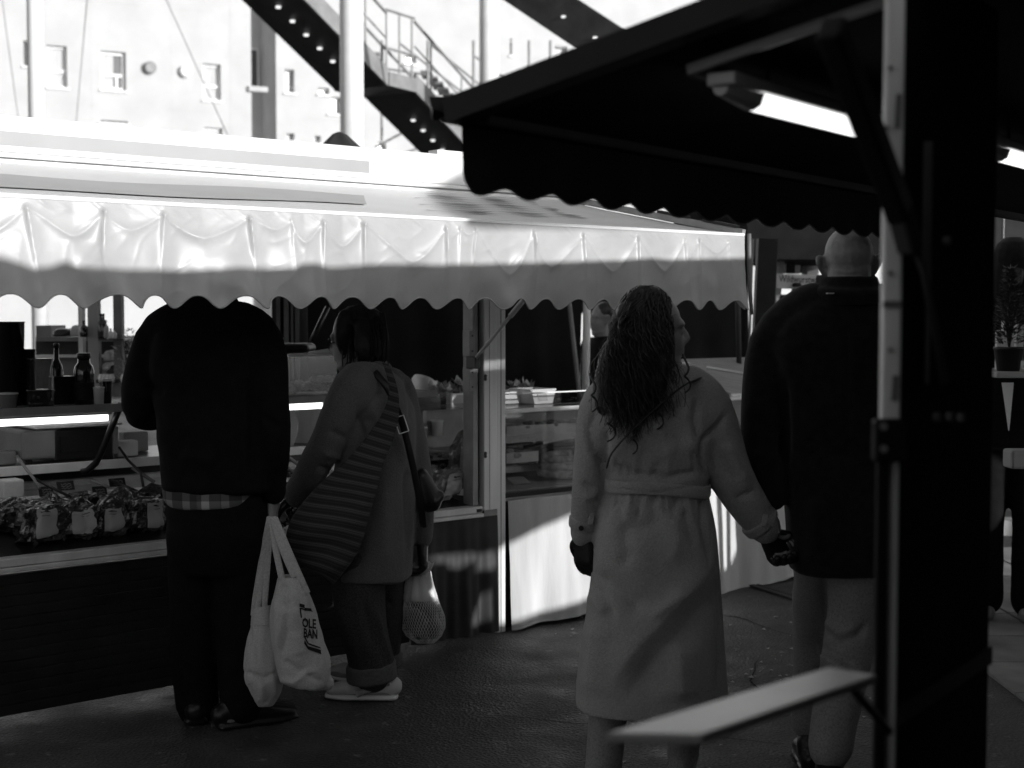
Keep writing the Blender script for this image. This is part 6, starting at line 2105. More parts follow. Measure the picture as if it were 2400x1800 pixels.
kn = thing('knife', 'knife with black handle lying on the meat in the glass counter', 'knife', inside(1250, 1045, -.3))
p0, p1, p2 = [S(onS(x, y, -.32)[0], -.32, onS(x, y, -.32)[1]) for x, y in ((1228, 1047), (1272, 1038), (1300, 1032))]
put('handle', MB().bar(p0, p1, .014, .016), M['black_plastic'], kn, bevel=.003)
put('blade', MB().bar(p1, p2 + (p2 - p1) * 1.2, .004, .014), M['alu'], kn)
for i, (pl, lb) in enumerate((([(1182, 1020), (1205, 1022), (1240, 1016)], 'white plastic tag at the left in the glass counter'), ([(1238, 1026), (1262, 1024), (1256, 1032), (1250, 1038)], 'bent white plastic tag on the meat in the glass counter'))):
    put('plastic_tag', MB().tube([S(onS(x, y, -.29)[0], -.29, onS(x, y, -.29)[1]) for x, y in pl], .004, 6), M['paper_white'], None, lb, 'tag')
put('paper_sheet', MB().box(inside(1205, 1135, -.16), SA * .11, -SN * .06 + ZZ * .03, ZZ * .002), M['paper'], None, 'sheet of paper at the lower left in the glass counter', 'paper')
# card behind the curly haired woman
A = at(1600, 852, 7.6); B = at(1657, 852, 7.7); C_ = at(1648, 900, 7.7); D_ = at(1596, 900, 7.6)
put('card', MB().poly_prism([A, B, C_, D_], np.array([0, .006, 0])), M['paper'], None, 'blank pale card standing on the counter right of the curly hair', 'card')
# thin poles at the back
for pts, r, mt, lb in (([at(1332, 690, 8.3), at(1366, 1000, 8.0)], .014, 'steel_mid', 'thin slanting grey pole behind the glass counter'), ([at(1376, 680, 7.9), at(1372, 960, 7.9)], .022, 'frame_white', 'upright white pole behind the glass counter, left of the curly hair'),
                       ([at(1728, 640, 8.6), at(1733, 900, 8.6)], .016, 'steel_dark', 'thin dark pole between the curly haired woman and the man in the overcoat')):
    put('pole', MB().tube(pts, r, 10), M[mt], None, lb, 'pole', 'thin poles behind the counter', smooth=True)

# ================================================================== BACKGROUND STALL SEEN THROUGH THE LEFT OPENING
bs = thing('back_stall', 'open market stall seen out of focus through the opening at the left', 'market stall', at(150, 735, 9.5) * np.array([1, 1, 0]))
def wbox(x0, x1, y0, y1, Y, dep, name, material, parent=None, **k):
    P_ = at(x0, y1, Y); Q_ = at(x1, y0, Y)
    return put(name, MB().box(P_, (Q_[0] - P_[0], 0, 0), (0, dep, 0), (0, 0, Q_[2] - P_[2])), M[material], parent, **k)


wbox(84, 300, 790, 800, 9.2, .6, 'counter_board', 'mid_grey', bs)
wbox(84, 300, 800, 838, 9.3, .5, 'counter_front', 'steel_dark', bs)
wbox(84, 300, 832, 838, 9.1, .1, 'counter_rail', 'paper_white', bs)
wbox(84, 300, 838, 960, 9.35, .05, 'counter_panel', 'mid_grey', bs)
for x0, x1, m_ in ((208, 229, 'paper'), (268, 284, 'mid_grey'), (186, 192, 'paper_white')):
    wbox(x0, x1, 640, 940, 8.9, .06, 'stall_post', m_, bs)
wbox(230, 290, 794, 798, 8.8, .25, 'shelf', 'black_plastic', bs)
wbox(225, 300, 890, 898, 8.8, .3, 'shelf', 'steel_dark', bs)
wbox(224, 296, 935, 942, 8.7, .3, 'shelf', 'paper_white', bs)
wbox(85, 120, 763, 790, 9.3, .3, 'crate', 'mid_grey', None, label='grey crate on the back stall counter at the far left', cat='crate')
for i, (x0, x1, y0, y1, m_, lb) in enumerate(((120, 162, 770, 789, 'black_plastic', 'dark basket on the back stall counter, right of the grey crate'), (162, 190, 762, 788, 'paper', 'pale sack on the back stall counter left of the posts'),
                                              (240, 264, 822, 846, 'paper_white', 'white box on the middle shelf of the back stall'), (236, 262, 850, 868, 'paper_white', 'flat white box below the middle shelf of the back stall'),
                                              (246, 292, 856, 890, 'steel_dark', 'dark round-topped box on the low shelf of the back stall'))):
    P_ = at(x0, y1, 8.95); Q_ = at(x1, y0, 8.95)
    put('box', fuse([loft([((P_[0] + Q_[0]) / 2, 9.05, P_[2], (Q_[0] - P_[0]) / 2, .12), ((P_[0] + Q_[0]) / 2, 9.05, Q_[2] - .02, (Q_[0] - P_[0]) / 2.1, .11), ((P_[0] + Q_[0]) / 2, 9.05, Q_[2], (Q_[0] - P_[0]) / 3, .08)], ex=4)], .01, 2)[:2], M[m_], None, lb, 'box', 'boxes on the back stall', smooth=True)
for i, (x, yt, yb, r, m_, lab, lb) in enumerate(((237, 735, 794, .02, 'bottle_dark', None, 'dark bottle, left one of the pair on the back stall shelf'), (243, 735, 794, .02, 'bottle_dark', None, 'dark bottle, right one of the pair on the back stall shelf'), (248, 750, 792, .02, 'plastic_white', None, 'white bottle beside the dark pair on the back stall shelf'),
                                                 (236, 772, 794, .016, 'alu', None, 'small clear bottle left of the white bottle'), (260, 770, 794, .016, 'alu', None, 'small clear bottle right of the white bottle'), (268, 772, 794, .016, 'alu', None, 'small clear bottle at the right end of the shelf'),
                                                 (197, 752, 790, .025, 'bottle_dark', None, 'dark bottle by the pale post of the back stall'))):
    c = at(x, yb, 8.85); h = at(x, yt, 8.85)[2] - c[2]
    bottle(c, h, r, M[m_], lb, 'bottles on the back stall')
for i, x in enumerate((238, 246, 254, 262, 290, 297)):
    c = at(x, 896, 8.7)
    put('small_jar', MB().lathe(c, [(.018, 0), (.02, .03), (.014, .042), (.014, .05)], 12), M['frame_white' if i % 2 else 'alu'], None, ['leftmost small jar', 'second small jar from the left', 'third small jar from the left', 'third small jar from the right', 'second small jar from the right', 'rightmost small jar'][i] + ' on the low shelf of the back stall', 'jar', 'small jars on the low shelf of the back stall', smooth=True)


def plant(c, h, rad, n, label, pot=True, group=None, material='leaf', conical=False):
    g = thing('potted_plant' if pot else 'plant', label, 'plant', c, group)
    ph = .10 if pot else 0
    if pot:
        put('pot', MB().lathe(c, [(.05, 0), (.066, .10), (.07, .10), (.07, .112), (.05, .112)], 16), M['black_plastic'], g, smooth=True)
    mbs, mbl = MB(), MB()
    for i in range(9):
        a = i * 2.4
        mbs.tube([c + ZZ * ph, c + ZZ * (ph + h * .4) + np.array([math.cos(a) * rad * .2, math.sin(a) * rad * .2, 0]), c + ZZ * (ph + h * (.7 + .05 * (i % 4))) + np.array([math.cos(a) * rad * .5, math.sin(a) * rad * .5, 0])], [.004, .003, .0015], 5)
    for i in range(n):
        t = rs.random(); a = rs.uniform(0, 6.28)
        rr = rad * (1 - t * .85 if conical else math.sin(math.pi * (t * .85 + .1))) * rs.random() ** .5
        p = c + ZZ * (ph + h * (.08 + .92 * t)) + np.array([math.cos(a) * rr, math.sin(a) * rr, 0])
        s = rs.uniform(.012, .028) * (h / .4)
        d1 = np.array([math.cos(a), math.sin(a), rs.uniform(-.2, .9)]) * s; d2 = np.cross(d1, ZZ + np.array([rs.uniform(-.6, .6), rs.uniform(-.6, .6), 0])); d2 = d2 / (np.linalg.norm(d2) + 1e-9) * s * .4
        mbl.add([p - d1 * .5, p + d2 * .6, p + d1, p - d2 * .6], [(0, 1, 2, 3)])
    put('stem', mbs, M['steel_dark'], g)
    put('foliage', mbl, M[material], g)
    return g


plant(at(306, 930, 8.8), .42, .12, 260, 'bushy pale plant beside the shoulder of the black jacket', pot=False, material='leaf_pale')
# dark person-sized coat and cabinet between the customers, far behind
cb = thing('cabinet', 'dark metal cabinet with upright ribs behind the stall, between the two customers', 'cabinet', at(690, 1100, 8.6) * np.array([1, 1, 0]))
wbox(640, 702, 690, 1080, 8.6, .5, 'side', 'steel_dark', cb)
for x0, x1, m_ in ((650, 656, 'mid_grey'), (668, 676, 'steel_mid'), (694, 699, 'mid_grey'), (684, 687, 'mid_grey')):
    wbox(x0, x1, 690, 1080, 8.55, .05, 'rib', m_, cb)
wbox(724, 900, 690, 1080, 8.7, .4, 'door', 'steel_dark', cb)
wbox(640, 724, 806, 830, 7.3, .3, 'duffel', 'black_plastic', None, label='black soft bag lying above the glass case between the customers', cat='bag', bevel=.03)
put('pole', MB().tube([at(768, 720, 7.6), at(730, 800, 7.5)], .014, 8), M['black_plastic'], None, 'black slanting rod behind the glass case, in front of the white gap', 'rod', smooth=True)

# ================================================================== FAR STALL BEHIND THE MAN IN THE OVERCOAT
fs_ = thing('far_stall', 'dark stall behind the bald man with a slatted panel, dark posts and a name board', 'market stall', at(1850, 735, 11) * np.array([1, 1, 0]))
wbox(1738, 2110, 500, 608, 10.2, 1.4, 'awning', 'canopy_black', fs_)
A, B, W_ = at(1790, 900, 9.6), at(1812, 560, 9.6), .10
put('post', MB().bar(at(1772, 1100, 9.7), at(1798, 560, 9.7), .13, .10, up=np.array([0, 1, 0])), M['black_paint'], fs_)
put('post', MB().bar(at(1747, 1100, 9.6), at(1764, 560, 9.6), .015, .02, up=np.array([0, 1, 0])), M['mid_grey'], fs_)
put('post', MB().bar(at(1798, 1100, 9.8), at(1812, 560, 9.8), .055, .05, up=np.array([0, 1, 0])), M['mid_grey'], fs_)
for k in range(34):
    y = 578 + k * 5.6
    sh = -(y - 578) * .10
    P_ = at(1818 + sh, y + 3.9, 10.6); Q_ = at(1842 + sh, y, 10.6)
    put('slat', MB().box(P_, (Q_[0] - P_[0], 0, 0), (0, .02, .006), (0, 0, Q_[2] - P_[2])), M['steel_mid'], fs_)
wbox(1842, 1864, 560, 640, 10.9, .2, 'door', 'black_paint', fs_)
# name board
P_, Q_ = at(1810, 676, 9.9), at(1925, 642, 9.9)
sg = thing('name_board', 'pale name board lettered Wildwurstwaren beside the head of the bald man', 'sign', P_)
put('board', MB().box(P_, (Q_[0] - P_[0] + .25, 0, -.01), (0, .03, 0), (0, 0, Q_[2] - P_[2])), M['paper'], sg, bevel=.004)
T, wd = text_tris('Wildwurstwaren', lambda x, y: (x, y), 1.0)
s_ = .36 / wd * .95
vs, fs2 = [], []
for t in T:
    n_ = len(vs)
    for x, y in t:
        vs.append(P_ + np.array([.045 + x * s_, -.003, .045 + y * .07 - .01 * x / wd]))
    fs2.append((n_, n_ + 1, n_ + 2))
put('lettering', (vs, fs2), M['print_black'], sg)
put('blot', MB().lathe(P_ + np.array([.17, -.004, .01]), [(.028, 0), (.036, .012), (.024, .028), (.004, .03)], 12), M['print_black'], sg)
for x0, x1, y0, y1, lb in ((1826, 1850, 690, 800, 'dark tall box below the name board'), (1850, 1890, 718, 800, 'dark low box right of the tall one below the name board')):
    wbox(x0, x1, y0, y1, 9.8, .3, 'crate', 'black_plastic', None, label=lb, cat='box', bevel=.02)
put('arch_panel', MB().poly_prism([at(x, y, 11.4) for x, y in ((1846, 642), (1850, 618), (1858, 598), (1868, 582), (1882, 582), (1878, 600), (1875, 642))], np.array([0, .03, 0])), M['steel_mid'], fs_)
# background people
def small_person(label, x, ytop, Y, height, coat, face, hair='hair', seed=0, hat=False):
    c0 = at(x, ytop, Y)
    X0_, zt_ = c0[0], c0[2]
    p_ = person(label, (X0_, Y))
    fy = np.array(face, float); fy /= np.linalg.norm(fy); fx_ = np.cross(fy, ZZ)
    h_ = height; b0 = zt_ - h_
    h_c = np.array([X0_, Y, zt_ - .115])
    sL, sR = np.array([X0_, Y, zt_ - .33]) - fx_ * .19, np.array([X0_, Y, zt_ - .33]) + fx_ * .19
    eL, eR = sL - ZZ * .28 - fx_ * .04, sR - ZZ * .28 + fx_ * .04
    wL, wR = eL - ZZ * .16 + fy * .18, eR - ZZ * .2 + fy * .12
    hp = np.array([X0_, Y, zt_ - .92])
    parts_ = head_parts(h_c, fy) + [limb([h_c - ZZ * .05, h_c - ZZ * .17, h_c - ZZ * .24], [.055, .06, .08]), loft([(X0_, Y, zt_ - .95, .15, .10), (X0_, Y, zt_ - .6, .14, .10), (X0_, Y, zt_ - .36, .17, .09), (X0_, Y, zt_ - .27, .07, .06)], yaw=math.atan2(fx_[1], fx_[0])),
                                    limb([sL, eL, wL], [.05, .04, .028]), limb([sR, eR, wR], [.05, .04, .028])]
    parts_ += hand(wL, fy, -ZZ, fx_, .6) + hand(wR, fy, -ZZ, -fx_, .6)
    for sg_ in (-1, 1):
        a_ = np.array([X0_, Y, .09]) + fx_ * .09 * sg_
        parts_ += [limb([hp + fx_ * .09 * sg_, (hp + a_) / 2 + fx_ * .04 * sg_ + fy * .02, a_], [.09, .06, .04])] + foot(a_, fy)
    put('body', fuse(parts_, .009, 3)[:2], M['skin'], p_, smooth=True)
    cloth('coat', [loft([(X0_, Y, zt_ - 1.0, .2, .14), (X0_, Y, zt_ - .7, .19, .14), (X0_, Y, zt_ - .4, .22, .13), (X0_, Y, zt_ - .27, .12, .09), (X0_, Y, zt_ - .24, .075, .07)], yaw=math.atan2(fx_[1], fx_[0])),
                   limb([sL + fx_ * .06, sL, eL, wL], [.08, .08, .065, .05]), limb([sR - fx_ * .06, sR, eR, wR], [.08, .08, .065, .05])], M[coat], p_, .012, 3, (), .006, 8, seed=seed)
    cloth('trousers', [limb([hp + fx_ * .09 * sg_, np.array([X0_, Y, .5]) + fx_ * .1 * sg_, np.array([X0_, Y, .1]) + fx_ * .09 * sg_], [.11, .085, .075]) for sg_ in (-1, 1)], M['trouser_black'], p_, .012, 3, (), .004, 8)
    put('hair', fuse([ellip(h_c + ZZ * .05 - fy * .03, (.085, .10, .085), 16, fy), limb([h_c - fy * .06 + ZZ * .03, h_c - fy * .08 - ZZ * .07], [.07, .05])], .008, 2)[:2], M[hair], p_, smooth=True)
    if hat:
        put('hood', fuse([limb([h_c - fy * .02, h_c - ZZ * .14, h_c - ZZ * .25], [.10, .105, .17]), ellip(h_c + ZZ * .045 - fy * .02, (.100, .118, .115), 16, fy), limb([h_c + ZZ * .06 + fy * .08, h_c + ZZ * .05 + fy * .17], [(.07, .012), (.05, .009)], flat=fx_)], .008, 2)[:2], M['wool_black'], p_, smooth=True)
    return p_


small_person('person with dark hair behind the name board, left of the bald head', 1895, 575, 11.6, 1.75, 'wool_black', (1, -.4, 0), seed=3)
small_person('person in dark clothes between white pole and curly hair', 1412, 712, 10.5, 1.6, 'jacket_black', (-.9, -.4, 0), seed=5)
small_person('dark hooded figure behind the potted evergreen', 2374, 574, 6.95, 1.72, 'jacket_black', (.3, .95, 0), seed=7, hat=True)
# bright boards beyond
for x0, x1, y0, y1, Y, lb in ((1888, 1918, 630, 655, 10.8, 'bright white paper held up left of the bald head'), (2040, 2076, 592, 640, 12.5, 'bright white board right of the bald head, upper one'), (2038, 2074, 676, 720, 12.4, 'bright white board above the shoulder of the man in the overcoat')):
    P_, Q_ = at(x0, y1, Y), at(x1, y0, Y)
    n_ = np.array(to_sun); n_[2] = 0; n_ /= np.linalg.norm(n_)
    put('white_board', MB().poly_prism([P_, (Q_[0], P_[1], P_[2]), Q_, (P_[0] + .02, P_[1], Q_[2] - .02)], np.array([0, .02, 0])), M['paper_white'], None, lb, 'board')
# plant table at the far right
Yt_ = 6.2
tbr = thing('plant_table', 'table edge with a potted conifer at the right border of the photo', 'table', at(2370, 735, Yt_) * np.array([1, 1, 0]))
P_ = at(2336, 886, Yt_); Q_ = at(2500, 872, Yt_)
put('tabletop', MB().box(P_, (Q_[0] - P_[0], 0, 0), (0, .5, 0), (0, 0, Q_[2] - P_[2])), M['paper'], tbr, bevel=.006)
for x in (2425, 2490):
    q = at(x, 886, Yt_ + .4)
    put('leg', MB().tube([(q[0], q[1], 0), q], .02, 8), M['steel_dark'], tbr)
put('cloth_tail', MB().poly_prism([at(2349, 897, Yt_ - .01), at(2376, 897, Yt_ - .01), at(2368, 985, Yt_ - .01), at(2365, 1010, Yt_ - .01), at(2358, 960, Yt_ - .01)], np.array([0, .01, 0])), M['rope'], tbr)
c = at(2364, 872, Yt_ + .12)
plant(c, .36, .10, 1300, 'small conical evergreen in a black pot on the table at the right edge', material='leaf', conical=True)
c = at(2391, 872, Yt_ + .1)
put('cup', MB().lathe(c, [(.018, 0), (.024, .05), (.026, .052)], 14), M['paper_white'], None, 'white cup beside the potted evergreen at the right edge', 'cup', smooth=True)
for x0, x1, y0, y1, Y, lb in ((2350, 2382, 752, 872, 6.56, 'tall bright white panel behind the potted evergreen'), (2336, 2352, 775, 872, 6.5, 'lower bright white panel left behind the potted evergreen'), (2381, 2400, 760, 872, 6.5, 'grey white panel right behind the potted evergreen')):
    P_, Q_ = at(x0, y1, Y), at(x1, y0, Y)
    put('display_board', MB().box(P_, (Q_[0] - P_[0], 0, 0), (0, .03, 0), (0, 0, Q_[2] - P_[2])), M['paper_white'], None, lb, 'board')
P_, Q_ = at(2370, 1100, 5.2), at(2400, 1056, 5.2)
put('paper_sack', MB().box(P_, (Q_[0] - P_[0] + .1, 0, 0), (0, .1, 0), (0, 0, Q_[2] - P_[2])), M['paper'], None, 'pale paper sack at the right edge below the plant table', 'sack', bevel=.01)
# fence of dark boards closing the right background
wl = thing('board_wall', 'dark boarded wall behind the dark figure at the right edge', 'wall', at(2500, 735, 13) * np.array([1, 1, 0]))
for k in range(16):
    P_ = at(2100, 735, 13.2); P_[2] = 0
    put('plank', MB().box(P_ + np.array([k * .25, .02 * (k % 2), 0]), (.242, 0, 0), (0, .03, 0), (0, 0, 2.7)), M['black_paint' if k < 14 else 'steel_dark'], wl)

# ================================================================== BUILDING, STAIR, COLUMNS
FA = math.radians(27)
BA = np.array([math.cos(FA), math.sin(FA), 0]); BN = np.array([math.sin(FA), -math.cos(FA), 0])
B0 = at(0, 735, 42.0); B0[2] = 0


def F(u, o, z):
    return B0 + BA * u + BN * o + ZZ * z


def onF(px, py, o=0.0):
    P_ = on_plane(px, py, B0 + BN * o, BN) - B0
    return float(P_ @ BA), float(P_[2])


bd = thing('apartment_building', 'pale rendered apartment building filling the background, with windows and a shaded recess', 'building', B0 + BA * 10)
ua = onF(590, 300)[0]; ub = onF(648, 300)[0]
# windows: px rectangles on the facade
wins = [(236, 296, 118, 213, 1), (110, 158, 105, 206, 2), (476, 518, 148, 236, 3), (668, 690, 162, 218, 4), (746, 772, 205, 222, 4), (770, 800, 226, 268, 4), (236, 300, 281, 290, 1), (478, 522, 298, 318, 3), (672, 690, 312, 330, 4), (738, 752, 318, 335, 4),
        (856, 890, 120, 160, 4), (950, 975, 130, 150, 4), (1300, 1330, 105, 160, 4), (885, 905, 332, 352, 4), (55, 72, 95, 155, 4), (1195, 1200, 90, 130, 4)]
# upper storeys out of the picture top and the rest of the facade, on the same rhythm
H0 = 0.0
rects = []
for x0, x1, y0, y1, k in wins:
    u0, za = onF(x0, y0); u1, zb2 = onF(x1, y1)
    rects.append((u0, u1, min(za, zb2), max(za, zb2), k))
for u in (2.9, 5.9, 12.5, 15.5, 19.0, 22.5):
    for z in (14.4, 17.6):
        rects.append((u, u + 1.15, z, z + 1.5, 1))
for u in (-6, -2.4, 24.5, 28, 31.5):
    for z in (4.6, 7.8, 11.0, 14.2, 17.4):
        rects.append((u, u + 1.1, z, z + 1.5, 4))
U0, U1, ZTOP = -14.0, 48.0, 22.0
loops = [[Vector((U0, 0, 0)), Vector((U1, 0, 0)), Vector((U1, ZTOP, 0)), Vector((U0, ZTOP, 0))]]
rec = (ua, ub)
good = []
for r in rects:
    if r[1] > ua and r[0] < ub: continue
    if any(not (r[1] < g[0] or r[0] > g[1] or r[3] < g[2] or r[2] > g[3]) for g in good): continue
    good.append(r)
    loops.append([Vector((r[0], r[2], 0)), Vector((r[1], r[2], 0)), Vector((r[1], r[3], 0)), Vector((r[0], r[3], 0))])
loops.append([Vector((ua, .01, 0)), Vector((ub, .01, 0)), Vector((ub, ZTOP - .01, 0)), Vector((ua, ZTOP - .01, 0))])
tri = tessellate_polygon(loops)
flat = [p for l in loops for p in l]
mb = MB().add([F(p.x, 0, p.y) for p in flat], tri)
mb.box(F(U0, -9, 0), BA * (U1 - U0), BN * -.2, ZZ * ZTOP)
mb.box(F(U0, -.3, ZTOP), BA * (U1 - U0), BN * -9, ZZ * .3)
mb.box(F(U0, 0, 0), BA * .1, BN * -9, ZZ * ZTOP)
put('wall', mb, M['facade'], bd)
# shaded recess
mb = MB()
D = -1.6
mb.add([F(ua, 0, 0), F(ua, D, 0), F(ua, D, ZTOP), F(ua, 0, ZTOP)], [(0, 1, 2, 3)])
mb.add([F(ub, 0, 0), F(ub, D, 0), F(ub, D, ZTOP), F(ub, 0, ZTOP)], [(3, 2, 1, 0)])
mb.add([F(ua, D, 0), F(ub, D, 0), F(ub, D, ZTOP), F(ua, D, ZTOP)], [(0, 1, 2, 3)])
put('recess_wall', mb, M['facade_grey'], bd)
for z in (5.9, 8.9, 11.9, 14.9):
    w_ = put('window', MB().box(F(ua + .15, D + .05, z), BA * .55, BN * .04, ZZ * 1.3), M['frame_white'], bd)
    put('pane', MB().box(F(ua + .2, D + .092, z + .05), BA * .45, BN * .01, ZZ * 1.2), M['pane'], w_)
    put('balcony_slab', MB().box(F(ua - .12, -.02, z - .35), BA * .62, BN * .16, ZZ * .16), M['facade'], bd)
for i, (u0, u1, z0, z1, k) in enumerate(good):
    dep = .24
    mb = MB()
    a, b, c_, d_ = F(u0, 0, z0), F(u1, 0, z0), F(u1, 0, z1), F(u0, 0, z1)
    n_ = -BN * dep
    mb.add([a, b, c_, d_, a + n_, b + n_, c_ + n_, d_ + n_], [(0, 1, 5, 4), (1, 2, 6, 5), (2, 3, 7, 6), (3, 0, 4, 7)])
    put('reveal', mb, M['facade'], bd)
    fw_ = min(.09, (u1 - u0) * .12)
    mb = MB()
    for (p, q, r_, s2) in ((u0, u1, z0, z0 + fw_), (u0, u1, z1 - fw_, z1), (u0, u0 + fw_, z0 + fw_, z1 - fw_), (u1 - fw_, u1, z0 + fw_, z1 - fw_)):
        mb.box(F(p, -dep + .01, r_), BA * (q - p), BN * .06, ZZ * (s2 - r_))
    if z1 - z0 > 1.0:
        zm = z0 + (z1 - z0) * .36
        mb.box(F(u0 + fw_, -dep + .012, zm), BA * (u1 - u0 - 2 * fw_), BN * .055, ZZ * .1)
        if k == 1: mb.box(F(u0 + (u1 - u0) * .62, -dep + .012, z0 + fw_), BA * .07, BN * .055, ZZ * (zm - z0 - fw_))
    wn = put('window', mb, M['frame_white'], bd)
    put('pane', MB().box(F(u0 + .01, -dep - .02, z0 + .01), BA * (u1 - u0 - .02), BN * .02, ZZ * (z1 - z0 - .02)), M['pane'], wn)
    if k in (1, 2, 3):
        n2 = 16
        uu0, uu1 = u0 + fw_, u0 + (u1 - u0) * (.55 if k == 1 else .9)
        mb = MB().grid(lambda u, v: F(u, -dep - .0 + .004 + .003 * math.sin(u * 60), z0 + fw_ + v * (z1 - z0 - 2 * fw_)), 30, 1, uu0, uu1)
        put('curtain', mb, M['curtain'], wn, smooth=True)
    put('sill', MB().box(F(u0 - .06, 0, z0 - .07), BA * (u1 - u0 + .12), BN * .08, ZZ * .06), M['frame_white'], wn)
# joints in the render, ledges
for z in (onF(215, 246)[1], onF(215, 246)[1] + 3.1, onF(215, 246)[1] - 3.1, onF(215, 246)[1] + 6.2):
    for u0, u1 in ((U0, ua), (ub, U1)):
        put('joint', MB().box(F(u0, .002, z), BA * (u1 - u0), BN * .004, ZZ * .035), M['facade_grey'], bd)
for x in (214, 402, 540):
    u_ = onF(x, 200)[0]
    put('joint', MB().box(F(u_, .002, 0), BA * .03, BN * .004, ZZ * ZTOP), M['facade_grey'], bd)
for k in range(22):
    z = 2.2 + k * .82
    for u0, u1 in ((U0, ua - .3), (ub + .3, U1)):
        put('joint', MB().box(F(u0, .001, z + .011), BA * (u1 - u0), BN * .003, ZZ * .012), M['facade_grey'], bd)
# round wall lamps
for x, y, m_ in ((350, 160, 'steel_mid'), (434, 168, 'frame_white')):
    u_, z_ = onF(x, y)
    mb = MB()
    ring_ = lambda r_, o_: [F(u_ + r_ * math.cos(a), o_, z_ + r_ * math.sin(a)) for a in np.linspace(0, 2 * math.pi, 25)[:-1]]
    vs = ring_(.19, .0) + ring_(.19, .16) + ring_(.14, .2)
    fs = [(i + 24 * k, (i + 1) % 24 + 24 * k, (i + 1) % 24 + 24 * (k + 1), i + 24 * (k + 1)) for k in range(2) for i in range(24)] + [tuple(range(48, 72))]
    put('wall_lamp', (vs, fs), M[m_], bd)
# columns
YC = 19.0
for x0, x1, lb in ((75, 112, 'pale round steel column at the left behind the white stall'), (800, 855, 'pale round steel column beside the dark steel stair'), (1124, 1170, 'pale steel column farther right, behind the stair railing')):
    Y = YC + (4 if x0 > 1000 else 0)
    a, b = at(x0, 735, Y), at(x1, 735, Y)
    c = np.array([(a[0] + b[0]) / 2, Y, 0]); r = (b[0] - a[0]) / 2
    g = thing('steel_column', lb, 'column', c, 'steel columns of the stair structure')
    put('shaft', MB().lathe(c, [(r, 0), (r, 14)], 40), M['white_paint'], g, smooth=True)
    put('base_plate', MB().box(c + np.array([-r * 1.6, -r * 1.6, 0]), (r * 3.2, 0, 0), (0, r * 3.2, 0), (0, 0, .04)), M['steel_mid'], g)
# stair
sr = thing('steel_stair', 'dark steel stair descending behind the white stall, with small glowing dots in its underside', 'stair', at(960, 735, 22) * np.array([1, 1, 0]))


def quadslab(pts, name, material, th, parent):
    pts = [np.asarray(p, float) for p in pts]
    n_ = np.cross(pts[1] - pts[0], pts[3] - pts[0]); n_ /= np.linalg.norm(n_)
    if n_[2] < 0: n_ = -n_
    return put(name, MB().poly_prism(pts, n_ * th), M[material], parent)


hdir = np.array([.5, .866, 0]); wdir = np.array([.866, -.5, 0])
def flight(P0, run, drop, width, nl, nsteps, dots_from):
    """P0: upper near edge; goes down along hdir"""
    dn = hdir * run - ZZ * drop
    quadslab([P0, P0 + dn, P0 + dn + wdir * width, P0 + wdir * width], 'soffit', 'steel_dark', .03, sr)
    L = np.linalg.norm(dn); t_ = dn / L
    for k_ in (0, 1):
        b = P0 + wdir * (width * k_)
        put('stringer', MB().box(b - wdir * .03, dn, wdir * .06, ZZ * .30), M['steel_dark' if k_ == 0 else 'steel_mid'], sr)
    for i in range(nsteps):
        c = P0 + dn * ((i + .5) / nsteps) + ZZ * .16
        put('tread', MB().box(c - hdir * .13, hdir * .27, wdir * width, ZZ * .03), M['steel_mid'], sr)
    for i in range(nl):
        c = P0 + dn * (dots_from + (1 - dots_from * 1.3) * i / nl) + wdir * width * .5 - ZZ * .012
        put('soffit_glow_dot', MB().lathe(c - ZZ * .035, [(.036, 0), (.04, .03)], 12), M['soffit_glow'], sr)  # glowing discs stand in for daylight showing through holes
    # rail
    for k_ in (0, 1):
        b = P0 + wdir * (width * k_) + ZZ * .3
        put('handrail', MB().tube([b + ZZ * .85, b + dn + ZZ * .85], .025, 8), M['steel_mid'], sr)
        put('handrail', MB().tube([b + ZZ * .45, b + dn + ZZ * .45], .015, 6), M['steel_mid'], sr)
        nb_ = max(3, int(run * 1.1))
        for i in range(nb_):
            q = b + dn * (i + .5) / nb_
            put('baluster', MB().tube([q, q + ZZ * .85], .018, 6), M['steel_mid'], sr)
    return P0 + dn


Q0 = at(858, 228, 24.0)
flight(Q0, 10.6, 4.8, .98, 32, 34, .064)
# landing and upper flight
L0 = Q0 - hdir * .8
quadslab([L0, Q0, Q0 + wdir * .98, L0 + wdir * .98], 'landing', 'steel_dark', .12, sr)
put('landing_edge', MB().box(L0 + wdir * .98, hdir * .8, wdir * .06, ZZ * .22), M['steel_mid'], sr)
put('landing_edge', MB().box(L0 - wdir * .06, hdir * .8, wdir * .06, ZZ * .22), M['steel_dark'], sr)
for i in range(3):
    for k_ in (0, 1):
        q = L0 + hdir * i * .36 + wdir * (.98 * k_) + ZZ * .2
        put('baluster', MB().tube([q, q + ZZ * 1.0], .018, 6), M['steel_mid'], sr)
for k_ in (0, 1):
    for zz in (.6, 1.2):
        q = L0 + wdir * (.98 * k_) + ZZ * zz
        put('handrail', MB().tube([q, q + hdir * .8], .022, 6), M['steel_mid'], sr)
up0 = L0 - hdir * 3.4 + ZZ * 1.54
flight(up0, 3.4, 1.54, .98, 9, 12, .10)
